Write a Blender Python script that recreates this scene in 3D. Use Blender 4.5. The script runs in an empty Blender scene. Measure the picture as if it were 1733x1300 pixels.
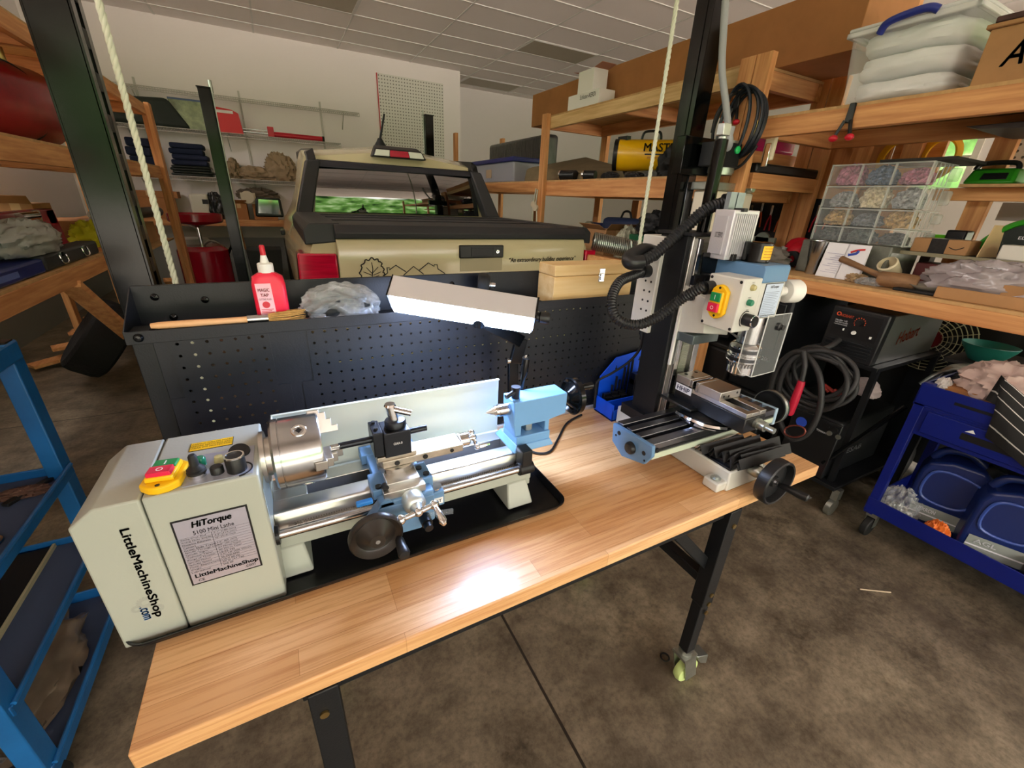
import bpy, bmesh, math, random
from mathutils import Vector as V, Matrix, noise
PI = math.pi
S = bpy.context.scene
COL = S.collection

# ---------------------------------------------------------------- camera, light, exposure
HC = 1.406                       # lens height above the floor
FPX, CX, CY = 710.1, 866.5, 650.0
_y, _p, _r = (math.radians(a) for a in (28.616, 23.530, -2.632))
_f = V((math.sin(_y)*math.cos(_p), math.cos(_y)*math.cos(_p), -math.sin(_p)))
_r0 = V((math.cos(_y), -math.sin(_y), 0)); _d0 = _f.cross(_r0)
_R = _r0*math.cos(_r) + _d0*math.sin(_r)
_D = -_r0*math.sin(_r) + _d0*math.cos(_r)
cam = bpy.data.cameras.new('camera'); co = bpy.data.objects.new('camera', cam); COL.objects.link(co)
M3 = Matrix((_R, -_D, -_f)).transposed()
co.matrix_world = Matrix.Translation((0, 0, HC)) @ M3.to_4x4()
cam.sensor_width = 36; cam.lens = 36*FPX/1733; cam.clip_start = .02; cam.clip_end = 300
S.camera = co

S.view_settings.view_transform = 'Standard'; S.view_settings.look = 'None'
S.view_settings.gamma = 1; S.view_settings.use_curve_mapping = False
S.view_settings.exposure = 0.55

def lin(h):
    if isinstance(h, (tuple, list)): c = [x/255 for x in h]
    else: c = [int(h[i:i+2], 16)/255 for i in (0, 2, 4)]
    return tuple((x/12.92 if x <= .04045 else ((x+.055)/1.055)**2.4) for x in c) + (1,)

# sky above a belt of trees all round
wd = bpy.data.worlds.new('world'); S.world = wd; wd.use_nodes = True
nt = wd.node_tree; nt.nodes.clear()
def N(t, **k):
    n = nt.nodes.new(t)
    for a, b in k.items(): setattr(n, a, b)
    return n
tc = N('ShaderNodeTexCoord'); sep = N('ShaderNodeSeparateXYZ'); nt.links.new(tc.outputs['Generated'], sep.inputs[0])
n1 = N('ShaderNodeTexNoise'); n1.inputs['Scale'].default_value = 26; n1.inputs['Detail'].default_value = 6
nt.links.new(tc.outputs['Generated'], n1.inputs['Vector'])
rp = N('ShaderNodeValToRGB'); e = rp.color_ramp.elements
e[0].position = .32; e[0].color = lin('24401c'); e[1].position = .72; e[1].color = lin('cfe8a8')
m_ = rp.color_ramp.elements.new(.52); m_.color = lin('6fa04a')
nt.links.new(n1.outputs['Fac'], rp.inputs[0])
n2 = N('ShaderNodeTexNoise'); n2.inputs['Scale'].default_value = 7; nt.links.new(tc.outputs['Generated'], n2.inputs['Vector'])
ad = N('ShaderNodeMath', operation='MULTIPLY_ADD'); ad.inputs[1].default_value = -.22; nt.links.new(n2.outputs['Fac'], ad.inputs[0]); nt.links.new(sep.outputs['Z'], ad.inputs[2])
st = N('ShaderNodeMapRange'); st.inputs['From Min'].default_value = .06; st.inputs['From Max'].default_value = .12; nt.links.new(ad.outputs[0], st.inputs['Value'])
b1 = N('ShaderNodeBackground'); b1.inputs['Strength'].default_value = 2.4; nt.links.new(rp.outputs[0], b1.inputs['Color'])
b2 = N('ShaderNodeBackground'); b2.inputs['Color'].default_value = lin('fdf4ee'); b2.inputs['Strength'].default_value = 6.0
mx = N('ShaderNodeMixShader'); nt.links.new(st.outputs[0], mx.inputs[0]); nt.links.new(b1.outputs[0], mx.inputs[1]); nt.links.new(b2.outputs[0], mx.inputs[2])
ow = N('ShaderNodeOutputWorld'); nt.links.new(mx.outputs[0], ow.inputs[0])

sun = bpy.data.lights.new('sun', 'SUN'); sun.energy = 7.0; sun.angle = .02; sun.color = (1, .95, .88)
so = bpy.data.objects.new('sun', sun); COL.objects.link(so); so.rotation_euler = (math.radians(-22), math.radians(18), 0); so.location = (0, -12, 12)

def portal(n, loc, rot, sx, sy):          # tells the renderer where daylight enters
    l = bpy.data.lights.new(n, 'AREA'); l.shape = 'RECTANGLE'; l.size = sx; l.size_y = sy; l.cycles.is_portal = True
    o = bpy.data.objects.new(n, l); COL.objects.link(o); o.location = loc; o.rotation_euler = rot
portal('door_daylight', (2.375, -4.2, 1.68), (PI/2, 0, 0), 9.25, 3.37)
portal('added_left_window_daylight', (-2.3, 2.25, 2.735), (PI/2, 0, -PI/2), 7.5, 1.07)  # opening of the added left window band
portal('added_right_window_daylight', (7.1, -1.4, 1.82), (PI/2, 0, PI/2), 5.2, 2.85)  # opening of the added right window band

# ---------------------------------------------------------------- pixel rays -> world points at a known plane
def ray(x, y): return _R*(x-CX) + _D*(y-CY) + _f*FPX
def AX(x, y, X): d = ray(x, y); t = X/d.x; return V((X, d.y*t, HC+d.z*t))
def AY(x, y, Y): d = ray(x, y); t = Y/d.y; return V((d.x*t, Y, HC+d.z*t))
def AZ(x, y, Z): d = ray(x, y); t = (Z-HC)/d.z; return V((d.x*t, d.y*t, Z))

# ---------------------------------------------------------------- materials
MATS = {}
def mat(name, col='808080', r=.5, m=0., var=None, bump=None, coat=0., spec=.5, trans=0., alpha=1., emit=None, em=0., ior=1.45, stretch=(1, 1, 1), col2=None, aniso=0.):
    if name in MATS: return MATS[name]
    mt = bpy.data.materials.new(name); mt.use_nodes = True; t = mt.node_tree
    b = t.nodes['Principled BSDF']; L = t.links.new
    b.inputs['Base Color'].default_value = lin(col); b.inputs['Roughness'].default_value = r; b.inputs['Metallic'].default_value = m
    b.inputs['Coat Weight'].default_value = coat; b.inputs['Coat Roughness'].default_value = .12
    b.inputs['Specular IOR Level'].default_value = spec; b.inputs['IOR'].default_value = ior
    b.inputs['Transmission Weight'].default_value = trans; b.inputs['Alpha'].default_value = alpha
    if emit: b.inputs['Emission Color'].default_value = lin(emit); b.inputs['Emission Strength'].default_value = em
    if var or bump:
        c = t.nodes.new('ShaderNodeTexCoord'); mp = t.nodes.new('ShaderNodeMapping'); L(c.outputs['Object'], mp.inputs[0]); mp.inputs['Scale'].default_value = stretch
        oi = t.nodes.new('ShaderNodeObjectInfo'); ml = t.nodes.new('ShaderNodeMath'); ml.operation = 'MULTIPLY'; ml.inputs[1].default_value = 7.3; L(oi.outputs['Random'], ml.inputs[0])
        L(ml.outputs[0], mp.inputs['Location'])
    if var:
        n = t.nodes.new('ShaderNodeTexNoise'); n.inputs['Scale'].default_value = var[0]; n.inputs['Detail'].default_value = 5; n.inputs['Roughness'].default_value = .6
        L(mp.outputs[0], n.inputs['Vector'])
        cr = t.nodes.new('ShaderNodeValToRGB'); q = lin(col); k = var[1]
        cr.color_ramp.elements[0].position = .3; cr.color_ramp.elements[1].position = .7
        cr.color_ramp.elements[0].color = lin(col2) if col2 else tuple(x*(1-k) for x in q[:3]) + (1,)
        cr.color_ramp.elements[1].color = q if col2 else tuple(min(1, x*(1+k*.6)) for x in q[:3]) + (1,)
        L(n.outputs['Fac'], cr.inputs[0]); L(cr.outputs[0], b.inputs['Base Color'])
    if bump:
        n = t.nodes.new('ShaderNodeTexNoise'); n.inputs['Scale'].default_value = bump[0]; n.inputs['Detail'].default_value = 4
        L(mp.outputs[0], n.inputs['Vector'])
        bp = t.nodes.new('ShaderNodeBump'); bp.inputs['Strength'].default_value = bump[1]; bp.inputs['Distance'].default_value = .01
        L(n.outputs['Fac'], bp.inputs['Height']); L(bp.outputs[0], b.inputs['Normal'])
    MATS[name] = mt
    return mt

def lumber(axis, name='pine', c1='b47240', c2='e2a96e'):
    s = [22, 22, 22]; s['xyz'.index(axis)] = 1.3
    return mat(name+'_'+axis, c2, .62, var=(1.6, .3), col2=c1, stretch=s, bump=(3, .08))

W = dict(
    black=mat('black_powder_coat', '141619', .45, spec=.4, bump=(260, .06)),
    gloss=mat('black_gloss_paint', '08090a', .15, spec=.32, coat=.04, var=(5, .5), bump=(9, .03)),
    rubber=mat('black_rubber', '141516', .62),
    plastic=mat('black_plastic', '17181a', .36),
    steel=mat('bright_steel', 'b9bbbd', .22, 1, var=(30, .12)),
    ground=mat('ground_steel', 'c4c2bd', .3, 1, bump=(140, .03), stretch=(1, 30, 30)),
    chrome=mat('chrome', 'd8dadc', .07, 1),
    dark_steel=mat('blued_steel', '33353a', .34, .9),
    alu=mat('brushed_aluminium', 'd0d0d4', .38, .55, bump=(90, .05), stretch=(1, 40, 40)),
    zinc=mat('zinc_plated_steel', 'b4bab4', .3, .9, var=(25, .15)),
    lathe=mat('pale_grey_enamel', 'a9ada3', .34, bump=(200, .03)),
    guard=mat('pale_green_enamel', 'd3d9cc', .4),
    blue=mat('blue_grey_enamel', '5f86ad', .38, bump=(150, .04)),
    yellow=mat('yellow_plastic', 'f2bd12', .35),
    green=mat('green_button', '1f8a4c', .3), red=mat('red_button', 'd8254a', .3),
    white=mat('white_plastic', 'e8e8e4', .4), paper=mat('white_paper', 'e6e6ea', .6), ink=mat('black_ink', '0d0d10', .5),
    card=mat('brown_cardboard', 'b08458', .85, var=(6, .12)), card2=mat('brown_cardboard_dark', 'a87244', .85, var=(5, .14)),
    rack_blue=mat('blue_pp', '0a52e0', .38), navy=mat('navy_cart_paint', '0a1a72', .36, var=(6, .12)),
    cart=mat('blue_cart_paint', '1a5f9c', .35, var=(8, .2), bump=(60, .04)),
    redp=mat('red_plastic', 'c0182c', .34), redm=mat('red_gloss_paint', 'a50d28', .2, coat=.3),
    clear=mat('clear_acrylic', 'c4cacc', .1, alpha=.10, spec=.7),
    lime=mat('lime_plastic', '63c81e', .35), yel=mat('safety_yellow', 'f0b80c', .35),
)
# ---------------------------------------------------------------- mesh builder
def basis(d):
    d = V(d).normalized(); a = V((0, 0, 1)) if abs(d.z) < .9 else V((1, 0, 0))
    x = a.cross(d).normalized(); return x, d.cross(x)
class MB:
    def __init__(s): s.v = []; s.f = []
    def add(s, vs, fs):
        o = len(s.v); s.v += [V(q) for q in vs]; s.f += [tuple(i+o for i in f) for f in fs]; return s
    def box(s, lo, hi, rz=0, piv=None):
        lo, hi = V(lo), V(hi)
        vs = [V((x, y, z)) for z in (lo.z, hi.z) for y in (lo.y, hi.y) for x in (lo.x, hi.x)]
        if rz:
            c = V(piv) if piv else (lo+hi)/2; R = Matrix.Rotation(rz, 3, 'Z'); vs = [c+R@(q-c) for q in vs]
        return s.add(vs, [(0, 2, 3, 1), (4, 5, 7, 6), (0, 1, 5, 4), (2, 6, 7, 3), (0, 4, 6, 2), (1, 3, 7, 5)])
    def beam(s, p0, p1, w, h, up=(0, 0, 1)):
        p0, p1 = V(p0), V(p1); d = (p1-p0).normalized(); u = V(up); x = d.cross(u)
        if x.length < 1e-4: x = d.cross(V((0, 1, 0)))
        x.normalize(); u = x.cross(d)
        vs = [p+x*a*w/2+u*b*h/2 for p in (p0, p1) for a, b in ((-1, -1), (1, -1), (1, 1), (-1, 1))]
        return s.add(vs, [(0, 1, 2, 3), (7, 6, 5, 4), (0, 4, 5, 1), (1, 5, 6, 2), (2, 6, 7, 3), (3, 7, 4, 0)])
    def hexa(s, b, t):          # four bottom, four top corners in order
        return s.add(list(b)+list(t), [(3, 2, 1, 0), (4, 5, 6, 7), (0, 1, 5, 4), (1, 2, 6, 5), (2, 3, 7, 6), (3, 0, 4, 7)])
    def prism(s, poly, ex):
        n = len(poly); ex = V(ex); p = [V(q) for q in poly]
        return s.add(p+[q+ex for q in p], [tuple(range(n-1, -1, -1)), tuple(range(n, 2*n))]+[(i, (i+1) % n, n+(i+1) % n, n+i) for i in range(n)])
    def cyl(s, p0, p1, r0, r1=None, n=20, cap=True):
        r1 = r0 if r1 is None else r1; p0, p1 = V(p0), V(p1); x, y = basis(p1-p0); vs = []
        for p, r in ((p0, r0), (p1, r1)):
            vs += [p+(x*math.cos(2*PI*i/n)+y*math.sin(2*PI*i/n))*r for i in range(n)]
        fs = [(i, (i+1) % n, n+(i+1) % n, n+i) for i in range(n)]
        if cap: fs += [tuple(range(n-1, -1, -1)), tuple(range(n, 2*n))]
        return s.add(vs, fs)
    def lathe(s, prof, c=(0, 0, 0), ax=(0, 0, 1), n=28, closed=False):  # prof: (radius, height along ax)
        c = V(c); a = V(ax).normalized(); x, y = basis(a); vs = []; m = len(prof)
        for r, z in prof: vs += [c+a*z+(x*math.cos(2*PI*i/n)+y*math.sin(2*PI*i/n))*max(r, 1e-5) for i in range(n)]
        fs = []
        for k in range(m if closed else m-1):
            a0, b0 = k*n, ((k+1) % m)*n
            fs += [(a0+i, a0+(i+1) % n, b0+(i+1) % n, b0+i) for i in range(n)]
        if not closed:
            if prof[0][0] > 1e-4: fs.append(tuple(range(n-1, -1, -1)))
            if prof[-1][0] > 1e-4: fs.append(tuple((m-1)*n+i for i in range(n)))
        return s.add(vs, fs)
    def tube(s, pts, r, n=8, closed=False, rf=None):
        pts = [V(p) for p in pts]; m = len(pts); vs = []; prev = None
        for k, p in enumerate(pts):
            if closed: d = pts[(k+1) % m]-pts[k-1]
            else: d = pts[min(k+1, m-1)]-pts[max(k-1, 0)]
            d.normalize()
            if prev is None: x, y = basis(d)
            else:
                x = prev-d*prev.dot(d)
                x = x.normalized() if x.length > 1e-6 else basis(d)[0]
                y = d.cross(x)
            prev = x; q = rf(k) if rf else (r[k] if isinstance(r, (list, tuple)) else r)
            vs += [p+(x*math.cos(2*PI*i/n)+y*math.sin(2*PI*i/n))*q for i in range(n)]
        fs = [(k*n+i, k*n+(i+1) % n, ((k+1) % m)*n+(i+1) % n, ((k+1) % m)*n+i) for k in range(m if closed else m-1) for i in range(n)]
        if not closed: fs += [tuple(range(n-1, -1, -1)), tuple((m-1)*n+i for i in range(n))]
        return s.add(vs, fs)
    def ball(s, c, r, sc=(1, 1, 1), n=14):
        c = V(c); prof = [(max(1e-5, math.sin(PI*k/n)), -math.cos(PI*k/n)) for k in range(n+1)]; o = len(s.v)
        s.lathe(prof, (0, 0, 0), (0, 0, 1), n*2)
        for i in range(o, len(s.v)): q = s.v[i]; s.v[i] = c+V((q.x*sc[0], q.y*sc[1], q.z*sc[2]))*r
        return s
    def grid(s, rows):           # rows of points, an open sheet
        m, n = len(rows), len(rows[0])
        return s.add([p for r in rows for p in r], [(i*n+j, i*n+j+1, (i+1)*n+j+1, (i+1)*n+j) for i in range(m-1) for j in range(n-1)])
    def blob(s, c, size, seed=0, amp=.35, fr=1.6, n=26, flat=True, ridge=False):
        c = V(c); sx, sy, sz = size; o = len(s.v)
        s.ball((0, 0, 0), 1, n=n)
        for i in range(o, len(s.v)):
            q = s.v[i].copy(); w = q*fr+V((seed*3.1, seed*1.7, -seed*2.3))
            a = noise.noise(w)+.5*noise.noise(w*2.1)+.25*noise.noise(w*4.3)
            if ridge: a = .55-abs(noise.noise(w))*1.5-.7*abs(noise.noise(w*2.3))
            q *= 1+amp*a
            z = q.z
            if flat: z = max(z, -.55)+.55
            s.v[i] = c+V((q.x*sx/2, q.y*sy/2, z*sz/(1.55 if flat else 2)))
        return s
    def quad(s, a, b, c, d, th=.0006):   # thin plate on four corners
        a, b, c, d = V(a), V(b), V(c), V(d); n = (b-a).cross(d-a).normalized()*th
        return s.hexa((a, b, c, d), (a+n, b+n, c+n, d+n))
    def turn(s, M):
        s.v = [M @ q for q in s.v]; return s
    def merge(s, o): return s.add(o.v, o.f)

OFF = {}
def link_mesh(name, mb, m, parent=None, off=V((0, 0, 0)), bev=0, sm=40, seg=2):
    me = bpy.data.meshes.new(name)
    vs = [q-off for q in mb.v]
    me.from_pydata(vs, [], mb.f); me.update()
    b = bmesh.new(); b.from_mesh(me); bmesh.ops.recalc_face_normals(b, faces=b.faces[:]); b.to_mesh(me); b.free()
    if sm:
        for p in me.polygons: p.use_smooth = True
        me.set_sharp_from_angle(angle=math.radians(sm))
    me.materials.append(m)
    o = bpy.data.objects.new(name, me); COL.objects.link(o)
    if bev:
        q = o.modifiers.new('bevel', 'BEVEL'); q.width = bev; q.segments = seg; q.limit_method = 'ANGLE'; q.angle_limit = math.radians(35); q.harden_normals = False
    if parent is not None: o.parent = parent
    return o
def thing(name, label, cat, loc, group=None):
    """an Empty at the thing's base; its parts are given in world coordinates"""
    o = bpy.data.objects.new(name, None); COL.objects.link(o); o.empty_display_size = .05
    o.location = V(loc); o['label'] = label; o['category'] = cat
    if group: o['group'] = group
    OFF[o.name] = V(loc); return o
SPLIT = {'screw', 'bolt', 'corner_screw', 'jaw_hole', 'jaw_screw', 'vent_hole', 'slot', 'clamp_screw', 'end_screw', 'bracket_bolt', 'saddle_screw', 'cooling_fin'}
def islands(mb):
    p = list(range(len(mb.v)))
    def find(a):
        while p[a] != a: p[a] = p[p[a]]; a = p[a]
        return a
    for f in mb.f:
        for i in f[1:]: p[find(i)] = find(f[0])
    g = {}
    for f in mb.f: g.setdefault(find(f[0]), []).append(f)
    out = []
    for fs in g.values():
        ids = sorted({i for f in fs for i in f}); k = {i: n for n, i in enumerate(ids)}
        out.append(MB().add([mb.v[i] for i in ids], [tuple(k[i] for i in f) for f in fs]))
    return out
def part(name, mb, m, parent, bev=0, sm=40, label=None, seg=2):
    if name in SPLIT:
        for q in islands(mb): o = part_(name, q, m, parent, bev, sm, label, seg)
        return o
    return part_(name, mb, m, parent, bev, sm, label, seg)
def part_(name, mb, m, parent, bev=0, sm=40, label=None, seg=2):
    o = link_mesh(name, mb, m, parent, OFF[parent.name], bev, sm, seg); OFF[o.name] = OFF[parent.name]
    if label: o['label'] = label
    return o
def solo(name, mb, m, label, cat, group=None, bev=0, sm=40, kind=None, seg=2):
    xs = [q.x for q in mb.v]; ys = [q.y for q in mb.v]; zs = [q.z for q in mb.v]
    c = V(((min(xs)+max(xs))/2, (min(ys)+max(ys))/2, min(zs)))
    o = link_mesh(name, mb, m, None, c, bev, sm, seg); o.location = c; OFF[o.name] = c
    o['label'] = label; o['category'] = cat
    if group: o['group'] = group
    if kind: o['kind'] = kind
    return o
def struct(name, mb, m, parent=None, bev=0, sm=40):
    if parent: return part(name, mb, m, parent, bev, sm)
    o = link_mesh(name, mb, m, None, V((0, 0, 0)), bev, sm); o['kind'] = 'structure'; OFF[o.name] = V((0, 0, 0)); return o
def copy_thing(o, d, label=None):
    c = o.copy(); COL.objects.link(c); c.location = o.location+V(d); OFF[c.name] = OFF[o.name]+V(d)
    if label: c['label'] = label
    for ch in o.children:
        q = ch.copy(); COL.objects.link(q); q.parent = c; OFF[q.name] = OFF[c.name]
        for g in ch.children:
            h = g.copy(); COL.objects.link(h); h.parent = q
    return c
def text(parent, s, c, xd, up, w, h, m, name='lettering', bold=.0, shear=0, th=.0004, fit=True):
    cu = bpy.data.curves.new('t', 'FONT'); cu.body = s; cu.shear = shear; cu.resolution_u = 3
    o = bpy.data.objects.new('t', cu); me = bpy.data.meshes.new_from_object(o)
    vs = [q.co.copy() for q in me.vertices]; fs = [tuple(p.vertices) for p in me.polygons]
    bpy.data.objects.remove(o); bpy.data.meshes.remove(me)
    x0, x1 = min(q.x for q in vs), max(q.x for q in vs); y0, y1 = min(q.y for q in vs), max(q.y for q in vs)
    xd = V(xd).normalized(); nn = xd.cross(V(up)).normalized(); up = nn.cross(xd)
    sx, sy = w/(x1-x0), h/(y1-y0)
    if bold:                                    # heavier strokes: slightly shifted copies
        v0, f0 = vs, fs; vs, fs = [], []
        for dx, dy in ((0, 0), (1, 0), (-1, 0), (0, 1), (0, -1)):
            o_ = len(vs); vs += [V((q.x+dx*bold*.45*min(1, sy/sx), q.y+dy*bold*.3, 0)) for q in v0]; fs += [tuple(i+o_ for i in f) for f in f0]
    mb = MB().add([V(c)+xd*((q.x-(x0+x1)/2)*sx)+up*((q.y-(y0+y1)/2)*sy)+nn*th for q in vs], fs)
    me2 = bpy.data.meshes.new(name); off = OFF[parent.name]
    me2.from_pydata([q-off for q in mb.v], [], mb.f); me2.materials.append(m)
    ob = bpy.data.objects.new(name, me2); COL.objects.link(ob); ob.parent = parent; OFF[ob.name] = off
    return ob
def smooth_path(pts, k=8, closed=False):
    p = [V(q) for q in pts]; n = len(p); out = []
    for i in range(n if closed else n-1):
        g = (lambda j: p[j % n]) if closed else (lambda j: p[max(0, min(n-1, j))])
        a, b, c, d = g(i-1), g(i), g(i+1), g(i+2)
        for t in range(k):
            u = t/k
            out.append(.5*((2*b)+(c-a)*u+(2*a-5*b+4*c-d)*u*u+(3*b-a-3*c+d)*u**3))
    if not closed: out.append(p[-1])
    return out
# ---------------------------------------------------------------- the room
X0, X1, XC, YB, YR, YF, ZC = -2.25, 7.0, 3.12, 8.05, 9.05, -4.2, 3.37
def floor_mat():
    mt = bpy.data.materials.new('stained_concrete'); mt.use_nodes = True; t = mt.node_tree; L = t.links.new; b = t.nodes['Principled BSDF']
    c = t.nodes.new('ShaderNodeTexCoord')
    def noi(sc, det, ro=.6):
        n = t.nodes.new('ShaderNodeTexNoise'); n.inputs['Scale'].default_value = sc; n.inputs['Detail'].default_value = det; n.inputs['Roughness'].default_value = ro; L(c.outputs['Object'], n.inputs['Vector']); return n
    def ramp(src, stops):
        r = t.nodes.new('ShaderNodeValToRGB'); L(src, r.inputs[0])
        for i, (p, cc) in enumerate(stops):
            e = r.color_ramp.elements[i] if i < 2 else r.color_ramp.elements.new(p)
            e.position = p; e.color = lin(cc)
        return r
    def mixc(kind, f, a, bb):
        m = t.nodes.new('ShaderNodeMix'); m.data_type = 'RGBA'; m.blend_type = kind
        if isinstance(f, float): m.inputs[0].default_value = f
        else: L(f, m.inputs[0])
        L(a, m.inputs[6]); L(bb, m.inputs[7]); return m.outputs[2]
    a = ramp(noi(1.1, 8, .65).outputs['Fac'], [(.3, '655b4d'), (.72, 'a4977f'), (.5, '847865')])
    s = ramp(noi(6.5, 9, .72).outputs['Fac'], [(.34, '6a6258'), (.62, 'ffffff')])
    q = ramp(noi(55, 8, .75).outputs['Fac'], [(.3, '9a958c'), (.55, 'ffffff')])
    o = mixc('MULTIPLY', .8, a.outputs[0], s.outputs[0]); o = mixc('MULTIPLY', .7, o, q.outputs[0])
    st = ramp(noi(2.6, 5, .5).outputs['Fac'], [(.56, '000000'), (.66, 'ffffff')])
    dk = t.nodes.new('ShaderNodeRGB'); dk.outputs[0].default_value = lin('4a4034'); sc = t.nodes.new('ShaderNodeMath'); sc.operation = 'MULTIPLY'; sc.inputs[1].default_value = .55; L(st.outputs[0], sc.inputs[0])
    o = mixc('MIX', sc.outputs[0], o, dk.outputs[0])
    sp = t.nodes.new('ShaderNodeSeparateXYZ'); L(c.outputs['Object'], sp.inputs[0])
    def joint(sock, pos, wd):
        s1 = t.nodes.new('ShaderNodeMath'); s1.operation = 'SUBTRACT'; L(sock, s1.inputs[0]); s1.inputs[1].default_value = pos
        s2 = t.nodes.new('ShaderNodeMath'); s2.operation = 'ABSOLUTE'; L(s1.outputs[0], s2.inputs[0])
        s3 = t.nodes.new('ShaderNodeMath'); s3.operation = 'LESS_THAN'; L(s2.outputs[0], s3.inputs[0]); s3.inputs[1].default_value = wd; return s3.outputs[0]
    jb = t.nodes.new('ShaderNodeRGB'); jb.outputs[0].default_value = lin('2a231c')
    o = mixc('MIX', joint(sp.outputs[0], .52, .0045), o, jb.outputs[0])
    o = mixc('MIX', joint(sp.outputs[1], 3.4, .0045), o, jb.outputs[0])
    L(o, b.inputs['Base Color'])
    rr = t.nodes.new('ShaderNodeMapRange'); rr.inputs['To Min'].default_value = .32; rr.inputs['To Max'].default_value = .62; L(noi(5, 5).outputs['Fac'], rr.inputs['Value']); L(rr.outputs[0], b.inputs['Roughness'])
    bp = t.nodes.new('ShaderNodeBump'); bp.inputs['Strength'].default_value = .12; bp.inputs['Distance'].default_value = .004; L(noi(60, 5).outputs['Fac'], bp.inputs['Height']); L(bp.outputs[0], b.inputs['Normal'])
    return mt
def dot_mat(name, base, hole, pitch, rad, ax=(0, 2), r=.6):
    mt = bpy.data.materials.new(name); mt.use_nodes = True; t = mt.node_tree; L = t.links.new; b = t.nodes['Principled BSDF']; b.inputs['Roughness'].default_value = r
    c = t.nodes.new('ShaderNodeTexCoord'); sp = t.nodes.new('ShaderNodeSeparateXYZ'); L(c.outputs['Object'], sp.inputs[0])
    def m(op, a, v=None):
        n = t.nodes.new('ShaderNodeMath'); n.operation = op
        for i, k in enumerate((a, v)):
            if k is None: continue
            if isinstance(k, float): n.inputs[i].default_value = k
            else: L(k, n.inputs[i])
        return n.outputs[0]
    ds = []
    for a in ax:
        f = m('SUBTRACT', m('FRACT', m('DIVIDE', sp.outputs[a], float(pitch))), .5); ds.append(m('MULTIPLY', f, f))
    k = m('LESS_THAN', m('ADD', ds[0], ds[1]), float((rad/pitch)**2))
    mx = t.nodes.new('ShaderNodeMix'); mx.data_type = 'RGBA'; L(k, mx.inputs[0]); mx.inputs[6].default_value = lin(base); mx.inputs[7].default_value = lin(hole); L(mx.outputs[2], b.inputs['Base Color'])
    return mt
wallm = mat('white_wall_paint', 'f0e9e8', .8, bump=(40, .03)); ceilm = mat('ceiling_tile', 'f0e8e6', .9, bump=(220, .1))
block = mat('painted_block_wall', '8b8c88', .8, bump=(30, .1))
struct('floor', MB().box((X0-.2, YF, -.1), (X1+.2, YR+.2, 0)), floor_mat(), sm=0)
struct('ground', MB().box((-40, -40, -.3), (45, 50, -.12)), mat('gravel_drive', 'b9b4a8', .9, var=(3, .2)), sm=0)
wb = MB().box((X0-.15, YB, 0), (XC, YB+.15, ZC)); struct('wall_back', wb, wallm, sm=0)
struct('wall_return', MB().box((XC-.15, YB+.15, 0), (XC, YR, ZC)), wallm, sm=0)
struct('wall_recess', MB().box((XC-.15, YR, 0), (X1+.15, YR+.15, ZC)), wallm, sm=0)
LW = (-1.5, 6.0, 2.2, 3.27)  # high window band out of view, added to brighten the back of the room
struct('wall_left', MB().box((X0-.15, YF, 0), (X0, LW[0], ZC)).box((X0-.15, LW[1], 0), (X0, YB, ZC)).box((X0-.15, LW[0], 0), (X0, LW[1], LW[2])).box((X0-.15, LW[0], LW[3]), (X0, LW[1], ZC)), wallm, sm=0)
RW = (-4.0, 1.2, .4, 3.25)  # tall window band out of view, added to let more daylight in
WY0, WY1, WZ0, WZ1 = 2.35, 2.95, 1.75, 2.42
wr = MB().box((X1, YF, 0), (X1+.15, WY0, RW[2])).box((X1, YF, RW[3]), (X1+.15, WY0, ZC)).box((X1, YF, RW[2]), (X1+.15, RW[0], RW[3])).box((X1, RW[1], RW[2]), (X1+.15, WY0, RW[3])).box((X1, WY1, 0), (X1+.15, YR, ZC)).box((X1, WY0, 0), (X1+.15, WY1, WZ0)).box((X1, WY0, WZ1), (X1+.15, WY1, ZC))
struct('wall_right', wr, wallm, sm=0)
wn = MB().box((X1-.02, WY0-.06, WZ0-.06), (X1+.05, WY1+.06, WZ0)).box((X1-.02, WY0-.06, WZ1), (X1+.05, WY1+.06, WZ1+.06)).box((X1-.02, WY0-.06, WZ0), (X1+.05, WY0, WZ1)).box((X1-.02, WY1, WZ0), (X1+.05, WY1+.06, WZ1)).box((X1+.03, WY0, 2.07), (X1+.06, WY1, 2.10))
w1 = struct('window_1', wn, mat('window_trim', 'e4ded4', .5))
part('window_pane', MB().box((X1+.07, WY0, WZ0), (X1+.075, WY1, WZ1)), mat('window_glass', 'ffffff', .02, alpha=.06), w1, sm=0)
for nm, x, (a_, b_, c_, d_) in (('window_2', X0-.1, LW), ('window_3', X1+.05, RW)):  # frames and panes of the two added, unseen window bands
    f_ = MB(); n_ = 4
    for i in range(n_+1): yy = a_+(b_-a_)*i/n_; f_.box((x, yy-.03, c_), (x+.06, yy+.03, d_))
    f_.box((x, a_, c_), (x+.06, b_, c_+.05)).box((x, a_, d_-.05), (x+.06, b_, d_))
    w_ = struct(nm, f_, MATS['window_trim'], sm=0)
    for i in range(n_): part('window_pane', MB().box((x+.02, a_+(b_-a_)*i/n_+.03, c_+.05), (x+.025, a_+(b_-a_)*(i+1)/n_-.03, d_-.05)), MATS['window_glass'], w_, sm=0)
struct('ceiling', MB().box((X0-.15, YF, ZC), (X1+.15, YR+.15, ZC+.12)), ceilm, sm=0)
g = MB(); x = 1.19-4*1.08
while x < X1:
    if x > X0: g.box((x-.011, YF, ZC-.006), (x+.011, YB if x < XC else YR, ZC))
    x += 1.08
y = 5.985-.56*14
while y < YR:
    if y > YF: g.box((X0 if y < YB else XC, y-.011, ZC-.008), (X1, y+.011, ZC))
    y += .56
struct('trim_1', g, mat('ceiling_tee_bar', 'dcd8d6', .5), sm=0)
struct('baseboard_back', MB().box((X0, YB-.03, 0), (XC, YB, .71)), block, sm=0)
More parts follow.
